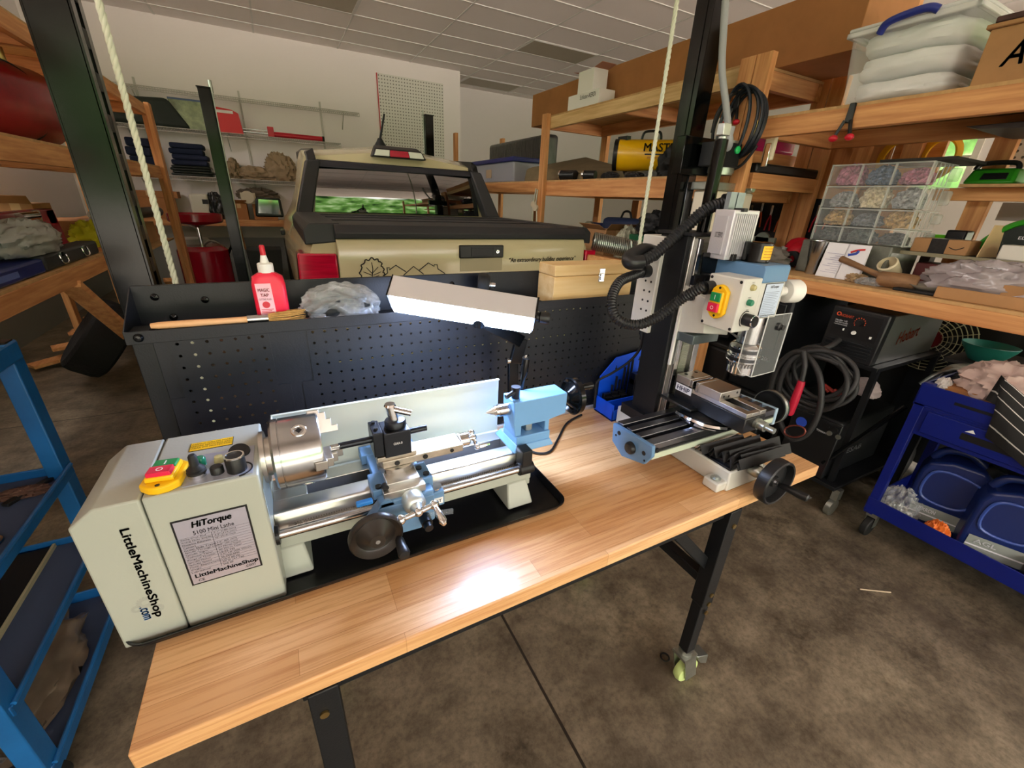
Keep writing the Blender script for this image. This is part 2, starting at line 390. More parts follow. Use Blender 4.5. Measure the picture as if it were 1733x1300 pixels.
struct('baseboard_left', MB().box((X0, YF, 0), (X0+.03, YB-.03, .71)), block, sm=0)
lens = mat('troffer_lens', 'a59a88', .45, bump=(120, .2))
for k, (x, y, lb) in enumerate(((3.36, 5.99, 'unlit ceiling light panel above the shelving at mid ceiling'), (.12, 5.99, 'unlit ceiling light panel cut by the top edge left of centre'), (3.36, 8.23, 'small ceiling light panel in the recess past the white wall corner'))):
    t = thing('ceiling_light', lb, 'ceiling light', (x+.54, y+.28, ZC), 'recessed ceiling lights')
    f = MB().box((x, y, ZC-.012), (x+1.06, y+.02, ZC)).box((x, y+.52, ZC-.012), (x+1.06, y+.54, ZC)).box((x, y+.02, ZC-.012), (x+.02, y+.52, ZC)).box((x+1.04, y+.02, ZC-.012), (x+1.06, y+.52, ZC))
    part('frame', f, MATS['ceiling_tee_bar'], t, sm=0)
    part('diffuser', MB().box((x+.02, y+.02, ZC-.009), (x+1.04, y+.52, ZC-.003)), lens, t, sm=0)

dr = MB()
for i in range(4): dr.box((-1.9, -4.1+.78*i, 2.88), (6.6, -4.1+.78*i+.76, 2.93))
d1 = struct('door_1', dr, mat('door_panel', 'd8c8c2', .6), sm=0)
part('door_track', MB().box((-2.0, -4.1, 2.93), (-1.94, -.6, 2.99)).box((6.64, -4.1, 2.93), (6.7, -.6, 2.99)), W['zinc'], d1, sm=0)
# white pegboard and wire shelves on the back wall
a, b = AY(638, 122, 8.03), AY(750, 142, 8.03)
t = thing('wall_pegboard', 'white perforated hardboard panel hung on the back wall above the truck', 'pegboard', ((a.x+b.x)/2, 8.03, 1.3))
part('panel', MB().box((a.x, 8.032, 1.3), (b.x, 8.05, 3.15)), dot_mat('white_pegboard', 'dcdad2', '6d6a62', .045, .009), t, sm=0)
part('edge_strip', MB().box((a.x-.012, 8.03, 1.3), (a.x, 8.05, 3.15)), W['redp'], t, sm=0)
wire = mat('white_wire', 'c2beb8', .45)
def wire_shelf(x0, x1, z, lb, y0=7.72, y1=8.03):
    t = thing('wire_shelf', lb, 'shelf', ((x0+x1)/2, y1, z), 'wire shelves on the back wall')
    w = MB()
    for yy in (y0, (y0+y1)/2, y1-.01): w.cyl((x0, yy, z), (x1, yy, z), .005, n=6)
    w.cyl((x0, y0, z-.045), (x1, y0, z-.045), .005, n=6)
    k = int((x1-x0)/.028)
    for i in range(k+1):
        xx = x0+(x1-x0)*i/k
        w.box((xx-.002, y0, z-.001), (xx+.002, y1-.01, z+.003)); w.box((xx-.002, y0-.002, z-.045), (xx+.002, y0+.002, z))
    part('deck', w, wire, t, sm=0)
    for xx in (x0+.4, (x0+x1)/2, x1-.22):
        part('bracket', MB().beam((xx, y0+.03, z-.01), (xx, y1, z-.2), .012, .02), wire, t)
    return t
wire_shelf(-1.75, 1.36, 2.53, 'top white wire shelf on the back wall, standing empty')
wire_shelf(-1.9, 1.05, 2.10, 'middle white wire shelf holding the red case and long red tool')
wire_shelf(-1.9, .75, 1.53, 'lowest white wire shelf holding dark folded clothes and tan cloths')
st = MB()
for xx in (-1.35, -.2, .85):
    solo('shelf_standard', MB().box((xx-.012, 8.028, 1.4), (xx+.012, 8.05, 2.66)), wire, 'slotted white shelf rail screwed to the back wall '+{-1.35: 'at its left end', -.2: 'behind the far left lift post', .85: 'above the long red tool'}[xx], 'shelf rail', 'shelf rails on the back wall', sm=0)
# ---------------------------------------------------------------- workbench
TX0, TX1, TY0, TY1, TZ = -.268, 1.277, .474, 1.04, .746
def butcher():
    mt = bpy.data.materials.new('rubberwood_butcher_block'); mt.use_nodes = True; t = mt.node_tree; L = t.links.new; b = t.nodes['Principled BSDF']
    c = t.nodes.new('ShaderNodeTexCoord'); mp = t.nodes.new('ShaderNodeMapping'); L(c.outputs['Object'], mp.inputs[0])
    br = t.nodes.new('ShaderNodeTexBrick'); L(mp.outputs[0], br.inputs['Vector']); br.inputs['Scale'].default_value = 1
    br.inputs['Brick Width'].default_value = .42; br.inputs['Row Height'].default_value = .045; br.inputs['Mortar Size'].default_value = .0004; br.offset = .37; br.offset_frequency = 3
    br.inputs['Color1'].default_value = lin('e8bc89'); br.inputs['Color2'].default_value = lin('d0985f'); br.inputs['Mortar'].default_value = lin('b98550'); br.inputs['Bias'].default_value = -.1
    m2 = t.nodes.new('ShaderNodeMapping'); L(c.outputs['Object'], m2.inputs[0]); m2.inputs['Scale'].default_value = (2.2, 60, 60)
    n = t.nodes.new('ShaderNodeTexNoise'); n.inputs['Scale'].default_value = 2.2; n.inputs['Detail'].default_value = 7; n.inputs['Roughness'].default_value = .7; L(m2.outputs[0], n.inputs['Vector'])
    r = t.nodes.new('ShaderNodeValToRGB'); r.color_ramp.elements[0].position = .3; r.color_ramp.elements[0].color = lin('cda682'); r.color_ramp.elements[1].position = .55; r.color_ramp.elements[1].color = (1, 1, 1, 1); L(n.outputs['Fac'], r.inputs[0])
    mx = t.nodes.new('ShaderNodeMix'); mx.data_type = 'RGBA'; mx.blend_type = 'MULTIPLY'; mx.inputs[0].default_value = .75; L(br.outputs['Color'], mx.inputs[6]); L(r.outputs[0], mx.inputs[7]); L(mx.outputs[2], b.inputs['Base Color'])
    b.inputs['Roughness'].default_value = .36; b.inputs['Coat Weight'].default_value = .16; b.inputs['Coat Roughness'].default_value = .14
    bp = t.nodes.new('ShaderNodeBump'); bp.inputs['Strength'].default_value = .1; bp.inputs['Distance'].default_value = .002; L(n.outputs['Fac'], bp.inputs['Height']); L(bp.outputs[0], b.inputs['Normal'])
    return mt
BW = butcher()
t = bench = thing('workbench', 'wheeled workbench with butcher block top carrying the lathe and the mill', 'workbench', ((TX0+TX1)/2, (TY0+TY1)/2, 0))
part('bench_top', MB().box((TX0, TY0, TZ-.034), (TX1, TY1, TZ)), BW, t, bev=.003)
fr = MB()
LX = (-.045, .925); LY = (.492, .96)
for y in LY: fr.beam((LX[0]-.03, y+(.008 if y < .6 else 0), TZ-.049), (LX[1]+.03, y+(.008 if y < .6 else 0), TZ-.049), .024, .030)
for x in LX: fr.beam((x, LY[0]+.015, TZ-.058), (x, LY[1]-.015, TZ-.058), .03, .046)
part('frame', fr, W['black'], t, bev=.002)
brass = mat('brass_bolt', 'b9a066', .3, 1)
for x in LX:
    for y in LY:
        sx = 1 if x > .4 else -1
        lg = part('leg', MB().box((x-.022, y-.02, .37), (x+.022, y+.02, TZ-.035)).box((x-.018, y-.016, .165), (x+.018, y+.016, .38)), W['black'], t, bev=.002)
        bl = MB()
        for z in (.66, .41, .375, .34): bl.cyl((x+.004*sx, y-.0205 if y < .6 else y+.0205, z), (x+.004*sx, y-.024 if y < .6 else y+.024, z), .007, n=10)
        part('bolt', bl, brass, lg)
        # caster: fork, wheel, brake pedal
        cx, cy = x+.03*(1 if y < .6 else -1), y
        c = part('caster', MB().cyl((x, y, .165), (x, y, .145), .02).box((x-.028, y-.024, .138), (x+.028, y+.024, .147)).hexa([(cx-.02, y-.024, .028), (cx+.026, y-.024, .028), (cx+.026, y-.021, .028), (cx-.02, y-.021, .028)], [(x-.024, y-.024, .14), (x+.024, y-.024, .14), (x+.024, y-.021, .14), (x-.024, y-.021, .14)]).hexa([(cx-.02, y+.021, .028), (cx+.026, y+.021, .028), (cx+.026, y+.024, .028), (cx-.02, y+.024, .028)], [(x-.024, y+.021, .14), (x+.024, y+.021, .14), (x+.024, y+.024, .14), (x-.024, y+.024, .14)]), W['zinc'], t)
        part('wheel', MB().lathe([(.0, -.016), (.03, -.016), (.042, -.012), (.046, 0), (.042, .012), (.03, .016), (0, .016)], (cx, y, .046), (0, 1, 0)), mat('glow_green_wheel', 'c9dd8e', .35), c)
        part('brake_pedal', MB().hexa([(cx+.04, y-.02, .07), (cx+.075, y-.02, .045), (cx+.075, y+.02, .045), (cx+.04, y+.02, .07)], [(cx+.01, y-.02, .118), (cx+.07, y-.02, .09), (cx+.07, y+.02, .09), (cx+.01, y+.02, .118)]), W['zinc'], c, bev=.002)
part('brace', MB().beam((LX[1]-.17, LY[0]+.02, TZ-.07), (LX[1]-.01, LY[0]+.02, TZ-.24), .03, .03), W['black'], t, bev=.002)
part('brace', MB().beam((LX[1], LY[1]-.02, TZ-.3), (LX[1], LY[0]+.02, TZ-.3), .03, .03), W['black'], t, bev=.002)

# pegboard back: two posts, perforated sheets, trough on top
PX0, PX1 = -.29, 1.275
part('back_post', MB().box((PX0, 1.042, .3), (PX0+.034, 1.09, 1.14)), W['black'], t, bev=.002)
part('back_post', MB().box((PX1-.034, 1.042, .3), (PX1, 1.09, 1.14)), W['black'], t, bev=.002)
def perforated(x0, x1, z0, z1, y, pitch=.025, r=.0033, skip=lambda i, j: False, ox=0, oz=0):
    m = MB(); nx = int((x1-x0)/pitch); nz = int((z1-z0)/pitch)
    px, pz = (x1-x0)/nx, (z1-z0)/nz
    for i in range(nx):
        for j in range(nz):
            cx, cz = x0+(i+.5)*px, z0+(j+.5)*pz
            sq = [V((cx+a*px/2, y, cz+b*pz/2)) for a, b in ((-1, -1), (0, -1), (1, -1), (1, 0), (1, 1), (0, 1), (-1, 1), (-1, 0))]
            if skip(i, j): m.add(sq, [tuple(range(8))])
            else:
                k = [V((cx+r*a, y, cz+r*b)) for a, b in ((-.7, -.7), (0, -1), (.7, -.7), (1, 0), (.7, .7), (0, 1), (-.7, .7), (-1, 0))]
                m.add(sq+k, [(q, (q+1) % 8, 8+(q+1) % 8, 8+q) for q in range(8)])
    return m
gap = lambda i, j: i < 1 or (8 <= i <= 10) or i > 48
sheet = perforated(PX0+.034, PX1-.034, TZ-.02, 1.122, 1.041, skip=gap)
satin = mat('black_satin_sheet', '14161c', .42, spec=.45, bump=(300, .05))
o = part('perforated_panel', sheet, satin, t, sm=0)
q = o.modifiers.new('th', 'SOLIDIFY'); q.thickness = .0015
TR1 = 1.34
tr = MB().prism([(PX0-.006, 1.036, 1.116), (PX0-.006, 1.036, 1.142), (PX0-.006, 1.0385, 1.142), (PX0-.006, 1.0385, 1.119), (PX0-.006, 1.158, 1.119), (PX0-.006, 1.158, 1.208), (PX0-.006, 1.168, 1.208), (PX0-.006, 1.168, 1.203), (PX0-.006, 1.1615, 1.203), (PX0-.006, 1.1615, 1.116)], (TR1-PX0, 0, 0))
trough = part('tool_trough', tr, satin, t, bev=.0008)
for x in (PX0-.006, TR1-.002):
    part('trough_end', MB().prism([(x, 1.0385, 1.119), (x, 1.0385, 1.142), (x, 1.158, 1.206), (x, 1.158, 1.119)], (.002, 0, 0)), satin, trough)
bt = MB()
for x, y, z in ((PX0+.016, 1.036, 1.129), (PX1-.016, 1.036, 1.129)): bt.lathe([(.0085, 0), (.0085, .002), (.005, .0065), (0, .007)], (x, y, z), (0, -1, 0), 14)
for x, z in ((-.258, 1.183), (-.235, 1.137), (.42, 1.18), (.44, 1.15), (-.17, 1.172)): bt.lathe([(.008, 0), (.007, .003), (0, .006)], (x, 1.158, z), (0, -1, 0), 14)
part('bolt', bt, W['gloss'], trough)
part('bottom_rail', MB().box((PX0+.034, 1.03, TZ), (PX1-.034, 1.04, TZ+.012)), W['alu'], t, bev=.002)

# gooseneck lamp
A0, B0 = AY(664, 497, .97), AY(905, 535, .80)
ax = (B0-A0).normalized(); ll = (B0-A0).length
# section plane axes: towards camera-down and up
side = ax.cross(V((0, 0, 1))).normalized()            # points to the viewer's side
if side.y > 0: side = -side
upv = side.cross(ax); upv = upv if upv.z > 0 else -upv
def sec(p, pts): return [p+side*a+upv*b for a, b in pts]
prof = [(-.028, .024), (-.002, .042), (.036, .004), (-.008, -.042), (-.030, -.034)]
t = lamp = thing('bench_lamp', 'lit aluminium LED strip lamp on a black swivel arm above the lathe', 'lamp', (.53, 1.0, TZ))
part('housing', MB().prism(sec(A0, prof), ax*ll), W['alu'], t, bev=.0015)
fc = [(.0345, .0035), (.0128, -.0372)]
p2 = sec(A0+ax*.004, [(.0348, .0012), (-.0065, -.0415), (-.0055, -.0428), (.0365, .0002)])
led = mat('led_strip_light', 'ffffff', .4, emit=(190, 212, 255), em=85.)
part('light_strip', MB().prism(p2, ax*(ll-.008)).prism(sec(A0+ax*.004, [(-.0075, -.0422), (-.029, -.0345), (-.0295, -.0358), (-.0078, -.0436)]), ax*(ll-.008)), led, t, sm=0)
for s_, e_ in ((A0, -ax*.003), (B0, ax*.004)):
    part('end_cap', MB().prism(sec(s_, [(a*1.03, b*1.03) for a, b in prof]), e_), W['gloss'], t, bev=.0008)
kc = B0+side*.004+ax*.004
part('knob', MB().lathe([(.011, 0), (.011, .006), (.014, .008), (.014, .026), (.011, .03), (0, .03)], kc, ax), W['plastic'], t)
mid = A0+ax*ll*.62
p = [AY(868, 700, .955), AY(868, 607, .955), AY(878, 575, .95), AY(862, 556, .94)]
am = MB().beam(p[0], p[1], .03, .012, (0, 1, 0)); part('arm', am, W['gloss'], t, bev=.002)
part('arm', MB().beam(p[1]+V((0, -.013, -.008)), p[2]+V((0, -.013, .006)), .036, .012, (0, 1, 0)).beam(p[2]+V((0, -.013, 0)), mid-upv*.03-side*.01, .034, .012, (0, 1, 0)), W['gloss'], t, bev=.002)
part('pivot_screw', MB().cyl(p[1]+V((-.025, -.012, 0)), p[1]+V((.028, -.012, 0)), .007).ball(p[1]+V((.03, -.014, 0)), .009).box(p[1]+V((.028, -.018, -.012)), p[1]+V((.034, -.008, .012))), W['chrome'], t)
part('base_plate', MB().cyl((p[0].x, .965, TZ), (p[0].x, .965, TZ+.012), .04).beam((p[0].x, .958, TZ), p[0]+V((0, 0, .01)), .032, .014, (0, 1, 0)), W['black'], t, bev=.002)
part('swivel_joint', MB().cyl(mid-upv*.045-side*.012, mid-upv*.02-side*.006, .016), W['gloss'], t)

# things in the trough
TF = 1.1195
a, b = AY(255, 552, 1.046), AY(445, 539, 1.052)
d = (b-a).normalized()
t = thing('paint_brush', 'wooden handled brush with fanned bristles lying in the left of the trough', 'brush', ((a.x+b.x)/2, 1.07, TF))
part('handle', MB().tube([a+d*x*1.02 for x in (0, .012, .06, .12, .165)], [.005, .007, .0075, .0065, .007], 10), lumber('x', 'beech', 'c9925e', 'e2b482'), t)
part('ferrule', MB().cyl(a+d*.165, a+d*.205, .0085, .010), W['steel'], t)
br = MB(); random.seed(2)
for i in range(70):
    s = V((0, random.uniform(-1, 1), random.uniform(-1, 1)))
    br.tube([a+d*.2+s*.007, a+d*.24+s*.013, a+d*random.uniform(.262, .282)+s*.011+V((0, 0, .004))], [.0009, .0009, .0004], 4)
part('bristles', br, mat('tan_bristle', 'c0944f', .8, var=(90, .3)), t)

c = AY(466, 543, 1.075); bx, by, bz = c.x, 1.082, TF
t = thing('tapping_fluid_bottle', 'red plastic squeeze bottle of tapping fluid standing in the trough', 'bottle', (bx, by, bz))
def rr(w, d_, z, k=8, r=.012):
    o = []
    for i in range(4*k):
        an = 2*PI*(i+.5)/(4*k); cx, cy = math.cos(an), math.sin(an)
        e = 5; q = (abs(cx)**e+abs(cy)**e)**(-1/e); o.append(V((bx+cx*q*w/2, by+cy*q*d_/2, z)))
    return o
rows = [rr(.062, .034, bz), rr(.066, .038, bz+.004), rr(.066, .038, bz+.095), rr(.06, .034, bz+.112), rr(.038, .028, bz+.119), rr(.026, .026, bz+.122)]
m = MB(); n = len(rows[0])
for r_ in rows: m.v += r_
for i in range(len(rows)-1): m.f += [(i*n+j, i*n+(j+1) % n, (i+1)*n+(j+1) % n, (i+1)*n+j) for j in range(n)]
m.f += [tuple(range(n-1, -1, -1)), tuple((len(rows)-1)*n+j for j in range(n))]
bod = part('body', m, mat('red_bottle', 'e0213f', .35), t)
part('cap', MB().lathe([(.0155, 0), (.0155, .018), (.013, .02), (.009, .02), (.0035, .045), (0, .045)], (bx, by, bz+.121), (0, 0, 1)), W['white'], t)
part('tip', MB().lathe([(.0055, 0), (.0055, .018), (.004, .021), (0, .021)], (bx, by, bz+.157), (0, 0, 1)), W['redp'], t)
lab = part('label', MB().quad((bx-.024, by-.0195, bz+.022), (bx+.006, by-.0195, bz+.022), (bx+.004, by-.0195, bz+.10), (bx-.026, by-.0195, bz+.10)), mat('pink_label', 'eab3bb', .5), t, sm=0)
text(lab, 'MAGIC', (bx-.011, by-.0202, bz+.086), (1, 0, 0), (0, 0, 1), .022, .007, W['redp'], bold=.03)
text(lab, 'TAP', (bx-.011, by-.0202, bz+.075), (1, 0, 0), (0, 0, 1), .016, .007, W['redp'], bold=.03)
text(lab, 'CUTTING FLUID', (bx-.011, by-.0202, bz+.066), (1, 0, 0), (0, 0, 1), .024, .004, W['ink'])
lg = MB().lathe([(.006, 0), (.0075, .0003)], (bx-.011, by-.0202, bz+.054), (0, -1, 0), 16)
for i in range(6): lg.box((bx-.022, by-.0204, bz+.043-i*.0035), (bx+.002-.004*(i % 2), by-.0200, bz+.0444-i*.0035))
part('print', lg, W['redp'], lab, sm=0)

c = AY(580, 535, 1.085)
t = thing('tool_bag', 'clear plastic bag of black parts lying crumpled in the trough', 'bag', (c.x, 1.095, TF))
part('contents', MB().blob((c.x, 1.092, TF+.002), (.15, .055, .05), 5, .35, 2.2), W['rubber'], t)
part('contents', MB().tube(smooth_path([(c.x-.05, 1.08, TF+.02), (c.x, 1.072, TF+.055), (c.x+.05, 1.09, TF+.045), (c.x+.07, 1.1, TF+.02), (c.x+.02, 1.085, TF+.02), (c.x-.03, 1.075, TF+.04)]), .006, 6), W['rubber'], t)
film = mat('clear_film', 'd6dadd', .14, alpha=.30, spec=1., coat=.8, bump=(38, 1.))
part('film', MB().blob((c.x, 1.095, TF+.001), (.17, .07, .085), 11, .30, 2.0, n=40, ridge=True), film, t, sm=60)

t = thing('spare_wheel', 'black rubber wheel with a chrome bolt lying in the trough behind the lamp', 'wheel', (.545, 1.11, TF))
c = AY(818, 481, 1.11)
part('tire', MB().lathe([(.012, -.016), (.027, -.016), (.031, -.008), (.031, .008), (.027, .016), (.012, .016)], c, (.9, -.35, -.1)), W['rubber'], t)
part('hub_bolt', MB().lathe([(.018, .0), (.018, .017), (.012, .021), (.008, .022), (.008, .034), (0, .034)], c, (.9, -.35, -.1)), W['chrome'], t)
part('mount', MB().box((c.x-.01, c.y-.012, TF), (c.x+.03, c.y+.012, c.z-.03)), W['zinc'], t, bev=.002)

# wooden box
xa, xb = AY(935, 505, 1.065).x, AY(1066, 490, 1.065).x
z0 = TF; z1 = z0+.118
t = thing('wooden_case', 'pale wooden case with a chrome latch standing at the right of the trough', 'box', ((xa+xb)/2, 1.11, z0))
birch = lumber('x', 'birch', 'dab374', 'ecd09a')
part('body', MB().box((xa, 1.062, z0), (xb, 1.155, z0+.085)), birch, t, bev=.002)
part('lid', MB().box((xa, 1.062, z0+.0862), (xb, 1.155, z1)), birch, t, bev=.002)
xm = AY(1018, 470, 1.06).x
lt = part('latch', MB().box((xm-.011, 1.058, z0+.064), (xm+.011, 1.063, z0+.106)), W['chrome'], t, bev=.002)
part('latch_clasp', MB().box((xm-.007, 1.055, z0+.070), (xm+.007, 1.059, z0+.092)), W['chrome'], lt, bev=.0015)
# ---------------------------------------------------------------- mini lathe
FY, BY_, TOPZ = .644, .822, 1.007       # headstock front, back, top
CYL, CZL = .74, .98                      # spindle axis
JX, RX = -.225, -.083
t = thing('chip_tray', 'black steel chip tray with rolled rim under the lathe', 'tray', (.1, .75, TZ))
m = MB().box((-.297, .637, TZ+.0005), (.503, .868, TZ+.004))
rim = [(-.297, .637), (.503, .637), (.503, .868), (-.297, .868)]
def rrect(x0, y0, x1, y1, r, z, k=6):
    o = []
    for cx, cy, a0 in ((x1-r, y0+r, -90), (x1-r, y1-r, 0), (x0+r, y1-r, 90), (x0+r, y0+r, 180)):
        for i in range(k+1): a = math.radians(a0+90*i/k); o.append(V((cx+r*math.cos(a), cy+r*math.sin(a), z)))
    return o
out = [rrect(-.297, .637, .503, .868, .025, TZ+.0006), rrect(-.303, .631, .509, .874, .03, TZ+.016), rrect(-.306, .628, .512, .877, .032, TZ+.017), rrect(-.306, .628, .512, .877, .032, TZ+.014)]
m = MB(); n = len(out[0])
for r_ in out: m.v += r_
for i in range(3): m.f += [(i*n+j, i*n+(j+1) % n, (i+1)*n+(j+1) % n, (i+1)*n+j) for j in range(n)]
m.f.append(tuple(range(n)))
traym = mat('black_gloss_tray', '101115', .28, spec=.5, bump=(30, .02))
part('pan', m, traym, t)

t = lathe_ = thing('mini_lathe', 'pale grey and blue bench lathe with a three jaw chuck, standing in the black tray', 'lathe', (.1, .74, TZ+.0008))
Z0 = TZ+.002
E_ = W['lathe']
hs = MB().prism([(JX+.001, FY, Z0), (RX, FY, Z0), (RX, FY, TOPZ), (JX+.001, FY, TOPZ)], (0, BY_-FY, 0))
head = part('headstock_cover', hs, E_, t, bev=.003)
P0, P1 = AY(113, 898, FY), AY(143, 861, FY)
pl = AY(212, 1083, FY)
gc = MB().prism([(P0.x, FY, Z0), (JX-.001, FY, Z0), (JX-.001, FY, TOPZ), (P1.x+.004, FY, TOPZ), (P0.x, FY, P0.z)], (0, BY_-FY, 0))
gear = part('gear_cover', gc, E_, t, bev=.003)
# spec plate
q = [AY(287, 884, FY), AY(326, 991, FY), AY(444, 956, FY), AY(418, 853.5, FY)]
x0, x1 = (q[0].x+q[1].x)/2, (q[2].x+q[3].x)/2; z1, z0 = (q[0].z+q[3].z)/2, (q[1].z+q[2].z)/2
sp = part('spec_plate', MB().box((x0, FY-.0012, z0), (x1, FY, z1)), W['ink'], head, sm=0)
part('plate_face', MB().box((x0+.0025, FY-.0016, z0+.0025), (x1-.0025, FY-.001, z1-.0025)), mat('satin_plate', 'b9b6c6', .28, .5), sp, sm=0)
w, h = x1-x0, z1-z0; xc = (x0+x1)/2; fy = FY-.0017
text(sp, 'HiTorque', (xc, fy, z1-.014), (1, 0, 0), (0, 0, 1), w*.52, .014, W['ink'], bold=.11, shear=.2)
text(sp, '5100 Mini Lathe', (xc, fy, z1-.0275), (1, 0, 0), (0, 0, 1), w*.54, .0075, W['ink'], bold=.008)
text(sp, 'LittleMachineShop', (xc+.002, fy, z0+.0165), (1, 0, 0), (0, 0, 1), w*.88, .0095, W['ink'], bold=.09)
text(sp, '.com', (x1-.016, fy, z0+.009), (1, 0, 0), (0, 0, 1), .014, .005, W['ink'])
text(sp, 'CE', (x0+.014, fy, z0+.008), (1, 0, 0), (0, 0, 1), .008, .005, W['ink'])
rows_ = [('Swing Over Bed', '7.1" (180 mm)'), ('Swing Over Saddle', '4.3" (110 mm)'), ('Distance Between', '16" (410 mm)'), ('Centers', ''), ('Cross Slide Travel', '2.6" (65 mm)'), ('Spindle Through Hole', '0.8" (20 mm)'), ('Spindle Taper', '#3 Morse Taper'), ('Tailstock Taper', '#2 Morse Taper'), ('Range of Threads', '12-52 TPI'), ('Spindle Motor', '0.67 HP (500 Watts)'), ('Spindle Speed', '50-2500 RPM'), ('Power Requirements', '110 V 60 Hz'), ('Weight', '90 lb (41 kg)'), ('Lubrication', 'SAE 20')]
zt = z1-.0335; st_ = (zt-(z0+.0235))/len(rows_)
ln = MB().box((x0+w*.45, fy-.0001, z0+.0235), (x0+w*.45+.0005, fy, zt))
for i, (a_, b_) in enumerate(rows_):
    zz = zt-st_*(i+.5)
    text(sp, a_, (x0+.005+.0011*len(a_), fy, zz), (1, 0, 0), (0, 0, 1), .0022*len(a_), st_*.6, W['ink'])
    if b_: text(sp, b_, (x0+w*.48+.0011*len(b_), fy, zz), (1, 0, 0), (0, 0, 1), .0022*len(b_), st_*.6, W['ink'])
    ln.box((x0+.003, fy-.0001, zz+st_*.48), (x1-.003, fy, zz+st_*.52))
part('plate_rules', ln, W['ink'], sp, sm=0)
# side lettering on the gear cover
a, b = AY(203, 897, FY), AY(268, 1043, FY)
xm_ = (a.x+b.x)/2+.002
lg_ = text(gear, 'LittleMachineShop', (xm_, FY-.0002, (a.z+b.z)/2), (0, 0, -1), (1, 0, 0), a.z-b.z, .0135, W['ink'], bold=.11)
text(gear, '.com', (xm_-.0135, FY-.0002, b.z+.014), (0, 0, -1), (1, 0, 0), .026, .0085, mat('logo_blue', '2f6db5', .5), bold=.08)
gr = MB()
for cx, cz, r in ((xm_-.009, b.z+.034, .0095), (xm_-.021, b.z+.026, .006), (xm_+.002, b.z+.0165, .007)):
    gr.lathe([(r*.45, 0), (r, 0), (r, .0001), (r*.45, .0001)], (cx, FY-.0001, cz), (0, -1, 0), 28, True)
    for i in range(16):
        an = 2*PI*i/16; gr.beam((cx+r*.98*math.cos(an), FY-.00015, cz+r*.98*math.sin(an)), (cx+r*1.16*math.cos(an), FY-.00015, cz+r*1.16*math.sin(an)), .0002, r*.2, (-math.sin(an), 0, math.cos(an)))
part('gear_emblem', gr, mat('logo_grey', '9fa29a', .5), gear, sm=0)

# controls on top
def top(px, py): return AZ(px, py, TOPZ)
pa, pb, pc, pd = top(308, 826), top(428, 800), top(444, 752), top(332, 778)
ct = part('control_panel', MB().hexa([(pa.x, pa.y, TOPZ), (pb.x, pa.y, TOPZ), (pb.x, pc.y, TOPZ), (pa.x, pc.y, TOPZ)], [(pa.x, pa.y, TOPZ+.0012), (pb.x, pa.y, TOPZ+.0012), (pb.x, pc.y, TOPZ+.0012), (pa.x, pc.y, TOPZ+.0012)]), mat('panel_grey', 'aab0c0', .3, .4), t, sm=0)
c = top(283, 812)
def switch_block(par, c, u, v, nn, ln=.062, wd=.034):
    """two button power switch: u along the long axis (to the green end), v across, nn out of the panel"""
    c, u, v, nn = V(c), V(u), V(v), V(nn)
    def loc(a, b, h): return c+u*a+v*b+nn*h
    ol = [(-.6*ln, -.28*wd), (-.66*ln, 0), (-.6*ln, .28*wd), (-.42*ln, .55*wd), (.42*ln, .55*wd), (.6*ln, .28*wd), (.66*ln, 0), (.6*ln, -.28*wd), (.42*ln, -.55*wd), (-.42*ln, -.55*wd)]
    b = part('power_switch', MB().prism([loc(a, d, 0) for a, d in ol], nn*.012), W['yellow'], par, bev=.0025)
    def blk(a0, a1, w2, h0, h1): return MB().hexa([loc(a, d, h0) for a, d in ((a0, -w2), (a1, -w2), (a1, w2), (a0, w2))], [loc(a, d, h1) for a, d in ((a0, -w2*.95), (a1, -w2*.95), (a1, w2*.95), (a0, w2*.95))])
    part('button_housing', blk(-.40*ln, .40*ln, .4*wd, .012, .020), W['yellow'], b, bev=.002)
    part('start_button', blk(.03*ln, .36*ln, .34*wd, .019, .0235), W['green'], b, bev=.001)
    part('stop_button', blk(-.36*ln, -.03*ln, .34*wd, .019, .0265), W['red'], b, bev=.001)
    part('screw', MB().cyl(loc(-.53*ln, 0, .012), loc(-.53*ln, 0, .0126), .003, n=10).cyl(loc(.53*ln, 0, .012), loc(.53*ln, 0, .0126), .003, n=10), W['ink'], b, sm=0)
    mk = MB().add(blk(.11*ln, .28*ln, .0008, .0235, .0238).v, blk(0, 1, 1, 0, 1).f)
    part('start_mark', mk, W['white'], b, sm=0)
    part('stop_mark', MB().lathe([(.0032, 0), (.0042, 0), (.0042, .0003), (.0032, .0003)], loc(-.2*ln, 0, .0265), nn, 18, True), W['white'], b)
switch_block(t, (c.x, c.y, TOPZ), (.12, .99, 0), (.99, -.12, 0), (0, 0, 1), .058, .044)
c = top(335, 806)
tg = part('toggle_switch', MB().lathe([(.012, 0), (.012, .006), (.009, .008)], (c.x, c.y, TOPZ+.001), (0, 0, 1)), W['chrome'], t)
part('toggle_boot', MB().lathe([(.0125, .006), (.0125, .009), (.010, .011), (.0118, .013), (.009, .016), (.0062, .019), (.0055, .034), (.004, .037), (0, .038)], (c.x, c.y, TOPZ+.001), (0, 0, 1)), W['rubber'], tg)
c = top(341, 787); part('green_lamp', MB().lathe([(.0075, 0), (.0075, .011), (.006, .013), (0, .0135)], (c.x, c.y, TOPZ+.001), (0, 0, 1)), mat('green_lens', '157a5a', .2, coat=.3), t)
c = top(372, 782); part('amber_lamp', MB().lathe([(.0075, 0), (.0065, .006), (.0055, .010), (0, .011)], (c.x, c.y, TOPZ+.001), (0, 0, 1)), mat('amber_lens', 'b9b07a', .15, coat=.3), t)
c = top(369, 801); part('fuse_holder', MB().lathe([(.009, 0), (.009, .010), (.0075, .012), (0, .012)], (c.x, c.y, TOPZ+.001), (0, 0, 1), 16), W['plastic'], t)
c = top(402, 796)
